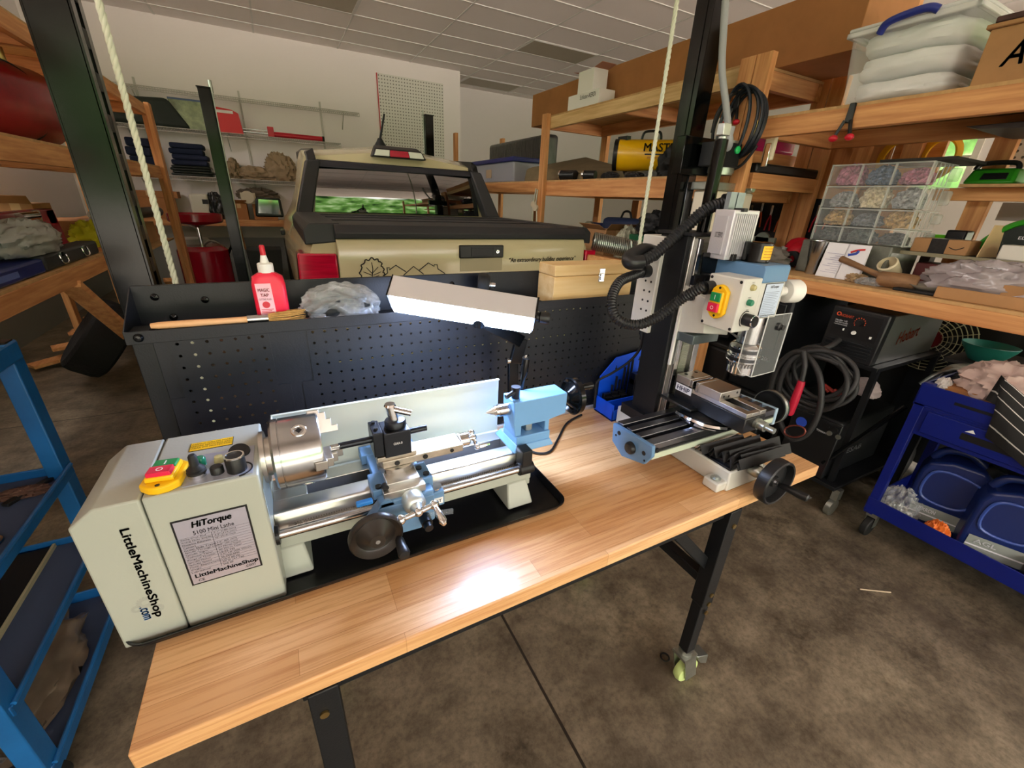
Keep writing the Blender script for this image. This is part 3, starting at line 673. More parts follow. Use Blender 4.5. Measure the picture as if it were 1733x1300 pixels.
kn = part('speed_knob', MB().lathe([(.0135, 0), (.0135, .024), (.0125, .026), (0, .026)], (c.x, c.y, TOPZ+.001), (0, 0, 1), 32), W['plastic'], t)
part('knob_ring', MB().lathe([(.0137, .0245), (.0137, .0268), (.0115, .0268), (.0115, .0245)], (c.x, c.y, TOPZ+.001), (0, 0, 1), 28, True), W['chrome'], kn)
part('dial_mark', MB().tube([V((c.x+.020*math.cos(a/10), c.y+.020*math.sin(a/10), TOPZ+.0015)) for a in range(-14, 14)], .0013, 5), W['ink'], kn)
c2 = top(406, 768); part('knob_cover', MB().lathe([(.015, 0), (.0155, .003), (.0145, .005), (0, .0055)], (c2.x, c2.y, TOPZ+.003), (.1, -.35, .9)), W['plastic'], t)
wl = [top(319, 766), top(394, 751), top(396, 740), top(324, 754)]
wa, wc = wl[0], wl[2]
wr_ = part('warning_label', MB().box((wa.x, wa.y, TOPZ), (top(394, 751).x, wc.y+.002, TOPZ+.0006)), W['ink'], t, sm=0)
part('label_face', MB().box((wa.x+.001, wa.y+.001, TOPZ), (top(394, 751).x-.001, wc.y+.001, TOPZ+.0009)), mat('warning_yellow', 'f3c31c', .5), wr_, sm=0)
for i in range(3): text(wr_, ('WARNING TURN OFF POWER', 'BEFORE SERVICING AND', 'WEAR EYE PROTECTION')[i], ((wa.x+top(394, 751).x)/2, wa.y+(wc.y-wa.y)*(.8-.25*i), TOPZ+.0009), (1, 0, 0), (0, 1, 0), .058, .0045, W['ink'])
part('side_label', MB().box((RX, FY+.014, .88), (RX+.0006, FY+.10, .97)), mat('pale_blue_label', 'a8c4e6', .4), head, sm=0)

# spindle and chuck along +X
g_ = W['ground']
part('spindle_nose', MB().cyl((RX, CYL, CZL), (-.06, CYL, CZL), .034, .034, 28).cyl((RX, CYL, CZL), (-.076, CYL, CZL), .045, n=28), g_, t)
R_ = .0625
ch = part('chuck', MB().lathe([(.03, -.066), (.058, -.066), (R_, -.062), (R_, -.053), (R_-.002, -.0525), (R_-.002, -.0515), (R_, -.051), (R_, .008), (R_-.003, .012), (.02, .012), (.02, -.03), (0, -.03)], (0, CYL, CZL), (1, 0, 0), 48), W['steel'], t)
for i in range(3):
    an = math.radians(62+120*i); rd = V((0, math.cos(an), math.sin(an))); tn = V((0, -math.sin(an), math.cos(an)))
    def jb(r0, r1, x0, x1, wd=.0085):
        c_ = V((0, CYL, CZL)); return MB().hexa([c_+rd*r0-tn*wd+V((x0, 0, 0)), c_+rd*r1-tn*wd+V((x0, 0, 0)), c_+rd*r1+tn*wd+V((x0, 0, 0)), c_+rd*r0+tn*wd+V((x0, 0, 0))], [c_+rd*r0-tn*wd+V((x1, 0, 0)), c_+rd*r1-tn*wd+V((x1, 0, 0)), c_+rd*r1+tn*wd+V((x1, 0, 0)), c_+rd*r0+tn*wd+V((x1, 0, 0))])
    j = jb(.022, .066, -.004, .016); j.merge(jb(.022, .060, .014, .026)); j.merge(jb(.022, .047, .024, .034)); j.merge(jb(.022, .034, .032, .044))
    part('jaw', j, g_, ch, bev=.001)
for i in range(3):
    an = math.radians(118+120*i); rd = V((0, math.cos(an), math.sin(an)))
    c_ = V((-.020, CYL, CZL))+rd*(R_-.001)
    k = part('key_socket', MB().lathe([(.004, -.004), (.008, .0012), (.0115, .0016), (.0125, .0008), (.0125, -.002)], c_, rd, 20), W['chrome'], ch)
part('chuck_key_hole', MB().cyl(V((-.020, CYL, CZL))+V((0, math.cos(math.radians(118)), math.sin(math.radians(118))))*(R_-.004), V((-.020, CYL, CZL))+V((0, math.cos(math.radians(118)), math.sin(math.radians(118))))*(R_+.0002), .0055, n=4), W['ink'], ch, sm=0)

# bed
BZ = .885; XE = .445
b = MB()
b.prism([(RX, .70, BZ-.055), (RX, .70, BZ-.008), (RX, .704, BZ-.002), (RX, .712, BZ), (RX, .738, BZ), (RX, .738, BZ-.055)], (XE-RX, 0, 0))
b.prism([(RX, .772, BZ-.055), (RX, .772, BZ), (RX, .808, BZ), (RX, .812, BZ-.008), (RX, .812, BZ-.055)], (XE-RX, 0, 0))
b.prism([(RX, .706, BZ-.075), (RX, .706, BZ-.05), (RX, .806, BZ-.05), (RX, .806, BZ-.075)], (XE-RX, 0, 0))
b.box((RX, .738, BZ-.05), (-.025, .772, BZ)); b.box((XE-.05, .738, BZ-.05), (XE, .772, BZ))
bed = part('bed', b, g_, t, bev=.0015)
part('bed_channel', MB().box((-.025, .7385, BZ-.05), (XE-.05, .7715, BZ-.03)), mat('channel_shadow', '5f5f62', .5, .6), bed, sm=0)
part('bed_casting', MB().box((RX, .702, BZ-.082), (XE, .81, BZ-.05)).box((XE-.03, .705, BZ-.10), (XE, .808, BZ-.012)), E_, t, bev=.002)
rk = MB().box((RX+.02, .692, BZ-.042), (XE-.03, .70, BZ-.030))
i = 0; x = RX+.03
while x < XE-.04: rk.box((x, .692, BZ-.030), (x+.0022, .70, BZ-.027)); x += .0044
part('rack', rk, W['steel'], t, sm=0)
ls = part('lead_screw', MB().cyl((RX, .678, .857), (XE-.02, .678, .857), .0085), W['steel'], t)
th_ = MB(); x = RX+.01
part('lead_screw_collar', MB().cyl((RX, .678, .857), (RX+.006, .678, .857), .017), W['plastic'], ls)
part('lead_screw_bracket', MB().box((XE-.045, .668, .862), (XE-.02, .70, .905)).cyl((XE-.05, .678, .857), (XE-.014, .678, .857), .015), W['black'], t, bev=.002)
ft = MB().hexa([(.372, .672, Z0+.006), (.438, .672, Z0+.006), (.438, .812, Z0+.006), (.372, .812, Z0+.006)], [(.382, .70, BZ-.078), (.432, .70, BZ-.078), (.432, .806, BZ-.078), (.382, .806, BZ-.078)])
part('foot', ft, E_, t, bev=.004)
part('foot', MB().hexa([(RX-.05, .68, Z0+.003), (-.035, .68, Z0+.003), (-.035, .812, Z0+.003), (RX-.05, .812, Z0+.003)], [(RX-.05, .70, BZ-.078), (-.045, .70, BZ-.078), (-.045, .806, BZ-.078), (RX-.05, .806, BZ-.078)]), E_, t, bev=.004)
# splash guard behind
sg = MB().box((-.066, .838, .80), (.420, .8405, 1.011)).box((-.066, .82, .80), (.42, .84, .803)).prism([(-.066, .838, .90), (-.066, .838, 1.011), (-.066, .818, 1.011), (-.066, .822, .90)], (.0025, 0, 0)).box((-.066, .833, 1.008), (.42, .8405, 1.011))
part('splash_guard', sg, W['guard'], t, bev=.0008)
part('guard_tray', MB().hexa([(-.02, .812, .862), (.42, .812, .862), (.42, .838, .866), (-.02, .838, .866)], [(-.02, .812, .866), (.42, .812, .866), (.42, .838, .870), (-.02, .838, .870)]), W['guard'], t, sm=0)

# carriage
cg = part('carriage', MB().box((.082, .664, BZ), (.196, .722, BZ+.022)).box((.092, .70, BZ), (.182, .83, BZ+.02)).box((.082, .79, BZ), (.196, .83, BZ+.022)), W['blue'], t, bev=.002)
ap = part('apron', MB().prism([(.062, .638, .815), (.062, .638, .85), (.088, .638, .885), (.19, .638, .885), (.19, .638, .825), (.16, .638, .812)], (0, .03, 0)).box((.088, .64, .88), (.19, .70, .894)), W['blue'], t, bev=.003)
part('cross_slide', MB().box((.107, .655, BZ+.022), (.168, .82, BZ+.036)).box((.098, .645, BZ+.004), (.176, .668, BZ+.024)), W['ground'], t, bev=.0012)
part('screw', MB().cyl((.094, .672, BZ+.022), (.094, .672, BZ+.026), .006).cyl((.186, .676, BZ+.022), (.186, .676, BZ+.026), .006).cyl((.104, .654, BZ+.03), (.104, .664, BZ+.03), .006).cyl((.178, .70, BZ+.022), (.178, .70, BZ+.026), .006), W['plastic'], t)
# swivel base with a scale and the compound slide
sw = part('swivel_base', MB().cyl((.137, .715, BZ+.036), (.137, .715, BZ+.046), .036, n=32), W['ground'], t)
cp = MB().prism([(.108, .690, BZ+.046), (.27, .690, BZ+.046), (.27, .690, BZ+.062), (.108, .690, BZ+.062)], (0, .05, 0)); cp.box((.10, .694, BZ+.06), (.175, .736, BZ+.07))
co_ = part('compound_slide', cp, mat('worn_steel', 'bdb4a6', .36, .9, var=(40, .25)), t, bev=.0015)
part('screw', MB().cyl((.135, .6885, BZ+.054), (.135, .691, BZ+.054), .005).cyl((.19, .6885, BZ+.054), (.19, .691, BZ+.054), .005).cyl((.245, .6885, BZ+.054), (.245, .691, BZ+.054), .004).cyl((.115, .6885, BZ+.04), (.115, .691, BZ+.04), .005), W['plastic'], co_)
cd = part('compound_dial', MB().lathe([(.016, 0), (.016, .018), (.012, .022), (.006, .024), (.006, .036)], (.27, .716, BZ+.056), (1, 0, 0)), W['chrome'], t)
part('compound_crank', MB().tube([(.302, .716, BZ+.056), (.302, .706, BZ+.052), (.302, .694, BZ+.046)], .004, 8).ball((.302, .716, BZ+.056), .008).ball((.302, .728, BZ+.061), .008).ball((.302, .693, BZ+.046), .006).tube([(.302, .693, BZ+.046), (.315, .693, BZ+.046), (.33, .692, BZ+.047)], [.003, .0055, .003], 8), W['chrome'], cd)
# quick change tool post
tz = BZ+.070; tpx, tpy = .138, .714
tp = part('tool_post', MB().box((tpx-.024, tpy-.026, tz), (tpx+.026, tpy+.026, tz+.052)), W['dark_steel'], t, bev=.002)
part('tool_holder', MB().box((tpx-.042, tpy-.022, tz+.004), (tpx-.0235, tpy+.03, tz+.054)), W['dark_steel'], tp, bev=.0015)
part('post_cap', MB().lathe([(.020, 0), (.020, .010), (.018, .013), (.013, .014)], (tpx+.004, tpy, tz+.052), (0, 0, 1)), W['dark_steel'], tp)
part('lock_handle', MB().cyl((tpx+.002, tpy, tz+.064), (tpx-.003, tpy+.002, tz+.096), .0095).cyl((tpx-.003, tpy+.002, tz+.094), (tpx-.003, tpy+.002, tz+.098), .011, .009).cyl((tpx-.002, tpy, tz+.088), (tpx+.032, tpy-.012, tz+.078), .006), W['chrome'], tp)
text(tp, 'OXA-0', (tpx+.001, tpy-.0262, tz+.028), (1, 0, 0), (0, 0, 1), .016, .005, W['paper'])
bb_ = part('boring_bar', MB().cyl((tpx-.10, tpy-.008, tz+.036), (tpx+.062, tpy-.004, tz+.036), .0062), W['dark_steel'], tp)
part('cutting_tip', MB().box((tpx-.114, tpy-.014, tz+.033), (tpx-.098, tpy-.004, tz+.0405)), W['chrome'], bb_, bev=.001)
part('clamp_screw', MB().cyl((tpx-.033, tpy+.02, tz+.052), (tpx-.033, tpy+.02, tz+.058), .004).cyl((tpx-.033, tpy-.005, tz+.052), (tpx-.033, tpy-.005, tz+.058), .004), W['plastic'], tp)
# cross slide dial with ball crank
dc = V((.148, .645, .885))
cdl = part('cross_slide_dial', MB().lathe([(.019, -.01), (.021, 0), (.021, .022), (.017, .028), (.012, .030), (.008, .042), (0, .043)], dc, (0, -1, 0)), mat('satin_dial', 'c9d2d2', .3, .7), t)
ck = dc+V((0, -.043, 0))
part('ball_crank', MB().tube([ck+V((-.030, 0, -.006)), ck, ck+V((.03, 0, .006))], [.0045, .006, .0045], 10).ball(ck, .009).ball(ck+V((-.032, 0, -.006)), .0095).ball(ck+V((.03, 0, .006)), .009).tube([ck+V((.03, 0, .006)), ck+V((.032, -.018, .0)), ck+V((.034, -.036, -.006)), ck+V((.035, -.042, -.008))], [.004, .0065, .008, .004], 10), W['chrome'], cdl)
# apron handwheel
hc = V((.071, .592, .865))
hw = part('handwheel', MB().lathe([(.0, .012), (.013, .012), (.016, .008), (.033, -.006), (.036, -.004), (.043, .004), (.046, 0), (.046, -.008), (.042, -.012), (.012, -.016), (.012, -.046), (0, -.046)], hc, (0, -1, 0), 40), mat('dark_bakelite', '26211d', .3), t)
part('hub_screw', MB().cyl(hc+V((0, -.012, 0)), hc+V((0, -.0132, 0)), .004), W['chrome'], hw)
k = hc+V((.036, -.004, -.012))
part('wheel_grip', MB().lathe([(.005, 0), (.0075, .006), (.0085, .02), (.0105, .038), (.0085, .043), (0, .044)], k, (0, -1, -.05)), W['plastic'], hw)
part('clip', MB().box((hc.x-.022, .634, hc.z+.038), (hc.x+.006, .645, hc.z+.046)), mat('blue_clip', '2f7fd0', .4), t, bev=.002)
# half nut lever, thread dial
part('half_nut_lever', MB().cyl((.168, .638, .838), (.168, .618, .836), .011).cyl((.168, .618, .836), (.168, .606, .835), .008), W['dark_steel'], t)
part('lock_pin', MB().cyl((.172, .632, .845), (.222, .625, .843), .0055), W['clear'], t)
td = part('thread_dial', MB().box((.186, .645, .848), (.212, .675, .882)), W['blue'], t, bev=.002)
part('dial_face', MB().lathe([(.012, 0), (.012, .004), (0, .004)], (.199, .66, .882), (0, 0, 1)), W['chrome'], td)
tl = part('tooth_label', MB().box((.189, .6442, .854), (.209, .645, .868)), W['paper'], td, sm=0)
text(tl, '16T', (.199, .6440, .861), (1, 0, 0), (0, 0, 1), .013, .007, W['ink'], bold=.03)
part('rack_pinion_cover', MB().cyl((.10, .64, .884), (.10, .66, .884), .014), W['blue'], t)

# tailstock
ty = CYL
tb = MB().prism([(.398, ty-.028, CZL-.026), (.398, ty-.028, CZL+.026), (.536, ty-.028, CZL+.026), (.536, ty-.028, CZL-.026), (.492, ty-.028, CZL-.034), (.492, ty-.028, BZ+.03), (.48, ty-.028, BZ+.03), (.48, ty-.028, CZL-.036), (.418, ty-.028, CZL-.036), (.418, ty-.028, BZ+.03), (.404, ty-.028, BZ+.03)], (0, .056, 0))
tb.box((.404, ty-.034, BZ+.014), (.492, ty+.034, BZ+.036)); tb.hexa([(.394, ty-.042, BZ), (.50, ty-.042, BZ), (.50, ty+.06, BZ), (.394, ty+.06, BZ)], [(.404, ty-.036, BZ+.016), (.492, ty-.036, BZ+.016), (.492, ty+.05, BZ+.016), (.404, ty+.05, BZ+.016)])
tb.box((.418, ty+.012, BZ+.03), (.48, ty+.024, CZL-.03))
tsm = mat('light_blue_enamel', '6d9fd2', .36)
ts = part('tailstock', tb, tsm, t, bev=.002)
part('quill', MB().cyl((.40, ty, CZL), (.372, ty, CZL), .0145), W['steel'], ts)
part('dead_center', MB().lathe([(.0125, 0), (.0125, .008), (.009, .012), (0, .033)], (.372, ty, CZL), (-1, 0, 0)), W['chrome'], ts)
part('quill_lock', MB().cyl((.412, ty-.004, CZL+.025), (.412, ty-.004, CZL+.05), .0095).cyl((.418, ty-.004, CZL+.045), (.384, ty-.012, CZL+.036), .0055).cyl((.412, ty-.004, CZL+.05), (.412, ty-.004, CZL+.053), .0105), W['dark_steel'], ts)
part('clamp_lever', MB().tube([(.445, ty+.03, CZL+.02), (.449, ty+.032, CZL+.05), (.453, ty+.034, CZL+.07), (.457, ty+.036, CZL+.098)], [.004, .005, .009, .0085], 10), W['gloss'], ts)
part('clamp_block', MB().cyl((.446, ty-.010, BZ+.03), (.446, ty-.010, BZ+.05), .006).box((.436, ty-.016, BZ+.036), (.454, ty+.012, BZ+.062)), W['zinc'], ts, bev=.002)
part('tailstock_dial', MB().cyl((.536, ty, CZL), (.556, ty, CZL), .014), W['dark_steel'], ts)
wh = part('tailstock_wheel', MB().lathe([(.013, 0), (.016, .002), (.03, .016), (.036, .018), (.042, .012), (.046, .014), (.046, .026), (.041, .03), (.018, .03), (0, .03)], (.553, ty, CZL), (1, 0, 0), 36), W['gloss'], ts)
part('wheel_grip', MB().lathe([(.005, 0), (.008, .01), (.009, .03), (0, .034)], (.58, ty-.02, CZL+.03), (1, 0, 0)), W['gloss'], wh)
ca = solo('power_cable', MB().tube(smooth_path([(.47, .95, TZ+.0045), (.53, .90, TZ+.0045), (.56, .855, TZ+.0045), (.60, .85, TZ+.0045), (.66, .90, TZ+.0045), (.74, .97, TZ+.0045), (.82, 1.0, TZ+.0045)]), .0038, 8), W['rubber'], 'black power cable looping on the bench top behind the lathe tailstock', 'cable')
# ---------------------------------------------------------------- mill drill
grey = mat('mill_grey_enamel', 'cfcfc8', .38, bump=(160, .03))
t = mill = thing('milling_machine', 'small bench mill with blue head and black column at the right end of the bench', 'milling machine', (.99, .72, TZ+.0005))
Z0 = TZ+.001
b = MB().hexa([(.915, .508, Z0), (1.065, .508, Z0), (1.065, .92, Z0), (.915, .92, Z0)], [(.922, .515, Z0+.052), (1.058, .515, Z0+.052), (1.058, .91, Z0+.052), (.922, .91, Z0+.052)])
for x in (.885, 1.03): b.box((x, .515, Z0), (x+.06, .56, Z0+.026))
b.box((.90, .78, Z0), (1.08, .92, Z0+.06))
part('base', b, grey, t, bev=.004)
part('base_bolt', MB().cyl((.903, .537, Z0+.026), (.903, .537, Z0+.029), .013).cyl((.903, .537, Z0+.029), (.903, .537, Z0+.034), .0075, n=6), W['zinc'], t)
part('base_ways', MB().box((.935, .53, Z0+.052), (1.045, .80, Z0+.068)).box((.926, .522, Z0+.052), (1.054, .60, Z0+.058)), W['dark_steel'], t, bev=.002)
# pleated way cover in front of the table: strips of black rubber
pl = MB(); random.seed(5)
def pleat(y0, y1, n, zb, amp, xs):
    rows = []
    for i in range(2*n+1):
        y = y0+(y1-y0)*i/(2*n)
        rows.append([V((x+random.uniform(-.004, .004), y, zb+(amp if i % 2 else 0)+random.uniform(-.004, .004)+.006*math.sin(x*30+i))) for x in xs])
    return rows
pc = MB().grid(pleat(.50, .605, 5, Z0+.062, .026, [.925+.0375*k for k in range(5)]))
o = part('pleated_cover', pc, W['rubber'], t, sm=20); q = o.modifiers.new('th', 'SOLIDIFY'); q.thickness = .002
for a_, b_, hh in (((.94, .545), (1.125, .53), .024), ((.955, .522), (1.12, .498), .022), ((.90, .60), (1.05, .585), .018), ((.92, .575), (1.085, .56), .022), ((.93, .51), (1.09, .497), .02)):
    p0, p1 = V((*a_, Z0+.070)), V((*b_, Z0+.078)); d = (p1-p0).normalized(); s = V((-d.y, d.x, 0))
    st_ = MB().hexa([p0-s*.014, p0+V((0, 0, hh)), p1+V((0, 0, hh)), p1-s*.014], [p0-s*.0125+V((0, 0, .002)), p0+V((0, 0, hh+.002)), p1+V((0, 0, hh+.002)), p1-s*.0125+V((0, 0, .002))])
    st_.hexa([p0+V((0, 0, hh)), p0+s*.012, p1+s*.012, p1+V((0, 0, hh))], [p0+V((0, 0, hh+.002)), p0+s*.0135+V((0, 0, .001)), p1+s*.0135+V((0, 0, .001)), p1+V((0, 0, hh+.002))])
    part('rubber_fold', st_, W['rubber'], t, sm=0)
# saddle and table
part('saddle', MB().box((.915, .61, Z0+.066), (1.065, .76, Z0+.081)).box((.93, .60, Z0+.06), (1.05, .615, Z0+.079)), W['ground'], t, bev=.002)
part('saddle_screw', MB().cyl((.95, .5995, Z0+.07), (.95, .598, Z0+.07), .005).cyl((.985, .5995, Z0+.07), (.985, .598, Z0+.07), .005), W['ink'], t)
tm = mat('ground_table_steel', '8d8c92', .3, 1, bump=(120, .03), stretch=(1, 40, 40))
tb = MB().box((.738, .614, .827), (1.232, .746, .853))
for y0, y1 in ((.614, .640), (.655, .676), (.689, .710), (.724, .746)): tb.box((.738, y0, .852), (1.232, y1, .872))
tab = part('cross_table', tb, tm, t, bev=.0012)
part('slot_channel', MB().box((.74, .638, .8525), (1.23, .657, .8545)).box((.74, .674, .8525), (1.23, .691, .8545)).box((.74, .708, .8525), (1.23, .726, .8545)), W['ink'], tab, sm=0)
part('table_scale', MB().box((.74, .6115, .829), (1.23, .6138, .845)), mat('pale_scale', 'ccd9c4', .4, .3), tab, sm=0)
part('stop_groove', MB().cyl((.755, .6125, .852), (.755, .611, .852), .0065).box((.755, .612, .8485), (1.228, .6138, .8545)), W['ink'], tab, sm=0)
en = MB().prism([(.727, .750, .866), (.727, .606, .874), (.727, .602, .845), (.727, .622, .812), (.727, .70, .790), (.727, .744, .814)], (.011, 0, 0))
eb = part('table_end_bracket', en, W['blue'], t, bev=.002)
part('end_cap', MB().lathe([(.017, 0), (.016, .008), (.012, .012), (0, .013)], (.727, .672, .833), (-1, 0, 0)), W['plastic'], eb)
part('end_screw', MB().cyl((.727, .722, .850), (.7262, .722, .850), .006).cyl((.727, .628, .842), (.7262, .628, .842), .006).cyl((.727, .732, .838), (.7262, .732, .838), .003).cyl((.727, .622, .824), (.7262, .622, .824), .003), W['ink'], eb)
eb = part('table_end_bracket', MB().prism([(1.232, .748, .868), (1.232, .612, .874), (1.232, .61, .82), (1.232, .70, .80), (1.232, .744, .82)], (.012, 0, 0)), mat('pale_blue_enamel', '9fb9cf', .35), t, bev=.002)
wh = part('table_handwheel', MB().lathe([(.012, 0), (.014, .012), (.036, .016), (.046, .012), (.052, .014), (.052, .03), (.046, .032), (.014, .028), (0, .03)], (1.25, .65, .857), (1, 0, 0), 36), W['plastic'], t)
part('dial_ring', MB().lathe([(.0525, .012), (.0525, .022), (.05, .022), (.05, .012)], (1.25, .65, .857), (1, 0, 0), 36, True), W['zinc'], wh)
# cross feed wheel at the front
wc = V((1.0, .452, .795))
part('feed_screw', MB().cyl((1.0, .51, .795), (1.0, .465, .795), .009).lathe([(.017, 0), (.017, .02), (.013, .028)], (1.0, .51, .795), (0, -1, 0)), W['zinc'], t)
fw = part('cross_feed_wheel', MB().lathe([(.01, -.010), (.018, -.010), (.048, -.006), (.053, -.010), (.059, -.010), (.06, -.004), (.06, .016), (.057, .019), (.053, .018), (.049, .002), (.016, .002), (.013, .008), (0, .008)], wc, (0, -1, 0), 40), W['plastic'], t)
part('wheel_grip', MB().lathe([(.005, 0), (.0075, .006), (.008, .02), (.0105, .045), (.010, .062), (.007, .065), (0, .065)], wc+V((.034, -.004, -.022)), (.18, -1, 0)), W['plastic'], fw)
part('hub_nut', MB().cyl(wc+V((0, -.008, 0)), wc+V((0, -.013, 0)), .006, n=6), W['chrome'], fw)
# column
CXm = .972
part('column', MB().box((.926, .775, Z0+.05), (1.03, .87, 1.345)), W['ground'], t, bev=.002)
part('column_side_cover', MB().box((.912, .782, .80), (.9255, .872, 1.344)).box((.895, .77, Z0+.05), (1.05, .90, .83)), W['black'], t, bev=.001)
part('column_top', MB().box((.905, .765, 1.345), (1.045, .88, 1.353)), W['black'], t, bev=.001)
wy = MB().box((.935, .762, .84), (.95, .776, 1.34)).box((1.0, .762, .84), (1.022, .776, 1.34))
part('column_ways', wy, W['steel'], t, bev=.002)
rk = MB().box((.957, .768, .86), (.985, .776, 1.33)); z = .865
while z < 1.32: rk.box((.957, .765, z), (.985, .769, z+.002)); z += .0042
part('rack', rk, mat('rack_steel', 'a9aca0', .35, .8), t, sm=0)
part('white_edge_strip', MB().box((.924, .770, 1.0), (.930, .777, 1.2)), W['white'], t, sm=0)
# control box on the back of the column
e1, e2 = AX(1101, 560, .90), AX(1071, 541, .90)
cb = part('control_box', MB().box((.90, .85, 1.072), (.972, .925, 1.338)), grey, t, bev=.003)
vh = MB()
for i in range(2):
    for j in range(4): vh.cyl((.9002, .868+.021*i, 1.135+.027*j), (.8992, .868+.021*i, 1.135+.027*j), .0032, n=10)
part('vent_hole', vh, W['ink'], cb, sm=0)
part('cable_gland', MB().cyl((.925, .89, 1.072), (.925, .89, 1.055), .011).cyl((.925, .89, 1.056), (.925, .89, 1.04), .007), W['rubber'], cb)
cab = [AY(1090, 566, .89), AY(1083, 590, .90), AY(1065, 612, .93), AY(1035, 632, .98), AY(1012, 645, 1.01), AY(1008, 665, 1.015), AY(1006, 690, 1.015)]
part('power_cord', MB().tube(smooth_path([(.925, .89, 1.05)]+cab[1:]), .0042, 8), W['rubber'], cb)
# head slide and head
part('head_slide', MB().hexa([(.93, .69, 1.115), (1.03, .69, 1.10), (1.03, .776, 1.085), (.93, .776, 1.095)], [(.93, .70, 1.20), (1.03, .70, 1.20), (1.03, .776, 1.222), (.93, .776, 1.222)]), grey, t, bev=.002)
part('slide_knob', MB().cyl((.93, .745, 1.196), (.922, .745, 1.196), .008), W['plastic'], t)
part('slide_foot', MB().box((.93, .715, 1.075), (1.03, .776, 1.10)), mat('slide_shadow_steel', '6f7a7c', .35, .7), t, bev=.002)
part('stop_bracket', MB().box((.93, .752, 1.226), (1.01, .764, 1.25)), W['dark_steel'], t, bev=.001)
part('bracket_bolt', MB().cyl((.945, .752, 1.238), (.945, .749, 1.238), .006).cyl((.972, .752, 1.238), (.972, .749, 1.238), .006), W['ink'], t)
q = [AY(1191, 428, .73), AY(1241, 425, .73), AY(1237, 461, .73), AY(1186, 465, .73)]
part('splash_plate', MB().add(q+[v+V((0, .003, 0)) for v in q], [(0, 1, 2, 3), (7, 6, 5, 4), (0, 4, 5, 1), (1, 5, 6, 2), (2, 6, 7, 3), (3, 7, 4, 0)]), W['gloss'], t, sm=0)
part('head_casting', MB().prism([(.974, .60, 1.256), (.974, .60, 1.288), (.974, .604, 1.295), (.974, .735, 1.295), (.974, .74, 1.256)], (.096, 0, 0)), W['blue'], t, bev=.002)
hb = part('head_body', MB().box((.976, .602, 1.168), (1.069, .735, 1.256)), grey, t, bev=.003)
ps = MB().box((.993, .6005, 1.172), (1.060, .602, 1.254)); sp = part('spec_plate', ps, W['ink'], hb, sm=0)
part('plate_face', MB().box((.9945, .6, 1.1735), (1.0585, .6012, 1.2525)), mat('pale_blue_plate', 'c3d2e8', .35), sp, sm=0)
text(sp, 'HiTorque', (1.027, .5997, 1.245), (1, 0, 0), (0, 0, 1), .03, .008, W['ink'], bold=.03)
ln = MB()
for i in range(13): ln.box((.998, .5996, 1.233-.0042*i), (1.05-.004*(i % 3), .5999, 1.2339-.0042*i))
part('print_lines', ln, mat('print_grey', '7d88a0', .5), sp, sm=0)
text(sp, 'LittleMachineShop', (1.027, .5997, 1.177), (1, 0, 0), (0, 0, 1), .055, .0045, W['ink'], bold=.02)
cp_ = part('spindle_cap', MB().lathe([(.031, 0), (.031, .044), (.029, .046), (0, .046)], (1.024, .665, 1.295), (0, 0, 1), 32), W['gloss'], t)
wl = MB().grid([[V((1.024+.0316*math.cos(a), .665+.0316*math.sin(a), z)) for a in [math.radians(-125+10*k) for k in range(9)]] for z in (1.303, 1.334)])
wl = part('warning_label', wl, mat('warning_yellow_label', 'f4c21a', .5), cp_)
lnn = MB()
for i in range(4): lnn.grid([[V((1.024+.0318*math.cos(a), .665+.0318*math.sin(a), z)) for a in [math.radians(-118+10*k) for k in range(7+(i % 2))]] for z in (1.308+.0065*i, 1.3098+.0065*i)])
part('warning_print', lnn, mat('warning_print', 'c07a16', .5), wl, sm=0)
# switch box on the left of the head
sb = part('switch_box', MB().box((.908, .60, 1.143), (.974, .692, 1.268)), grey, t, bev=.003)
switch_block(sb, (.908, .648, 1.208), (0, .0, 1), (0, -1, 0), (-1, 0, 0), .062, .040)
cs = MB()
for y in (.607, .685):
    for z in (1.151, 1.26): cs.cyl((.908, y, z), (.9073, y, z), .0038, n=10)
part('corner_screw', cs, W['ink'], sb)
part('amber_lamp', MB().lathe([(.0075, 0), (.0075, .003), (.0055, .008), (0, .010)], (.941, .60, 1.248), (0, -1, 0)), MATS['amber_lens'], sb)
part('green_lamp', MB().lathe([(.0075, 0), (.0075, .009), (.006, .011), (0, .011)], (.941, .60, 1.214), (0, -1, 0)), MATS['green_lens'], sb)
kn = part('speed_knob', MB().lathe([(.0145, 0), (.0145, .024), (.0135, .026), (0, .026)], (.944, .60, 1.174), (0, -1, 0), 28), W['plastic'], sb)
part('knob_ring', MB().lathe([(.0147, .024), (.0147, .0265), (.0122, .0265), (.0122, .024)], (.944, .60, 1.174), (0, -1, 0), 28, True), W['chrome'], kn)
part('dial_mark', MB().tube([V((.944+.019*math.cos(a/10), .5995, 1.174+.019*math.sin(a/10))) for a in range(12, 42)], .0012, 5), W['ink'], sb)
text(sb, 'RUN', (.941, .5998, 1.225), (1, 0, 0), (0, 0, 1), .009, .003, W['ink']); text(sb, 'FAULT', (.941, .5998, 1.259), (1, 0, 0), (0, 0, 1), .009, .003, W['ink']); text(sb, 'RPM', (.944, .5998, 1.196), (1, 0, 0), (0, 0, 1), .009, .003, W['ink'])
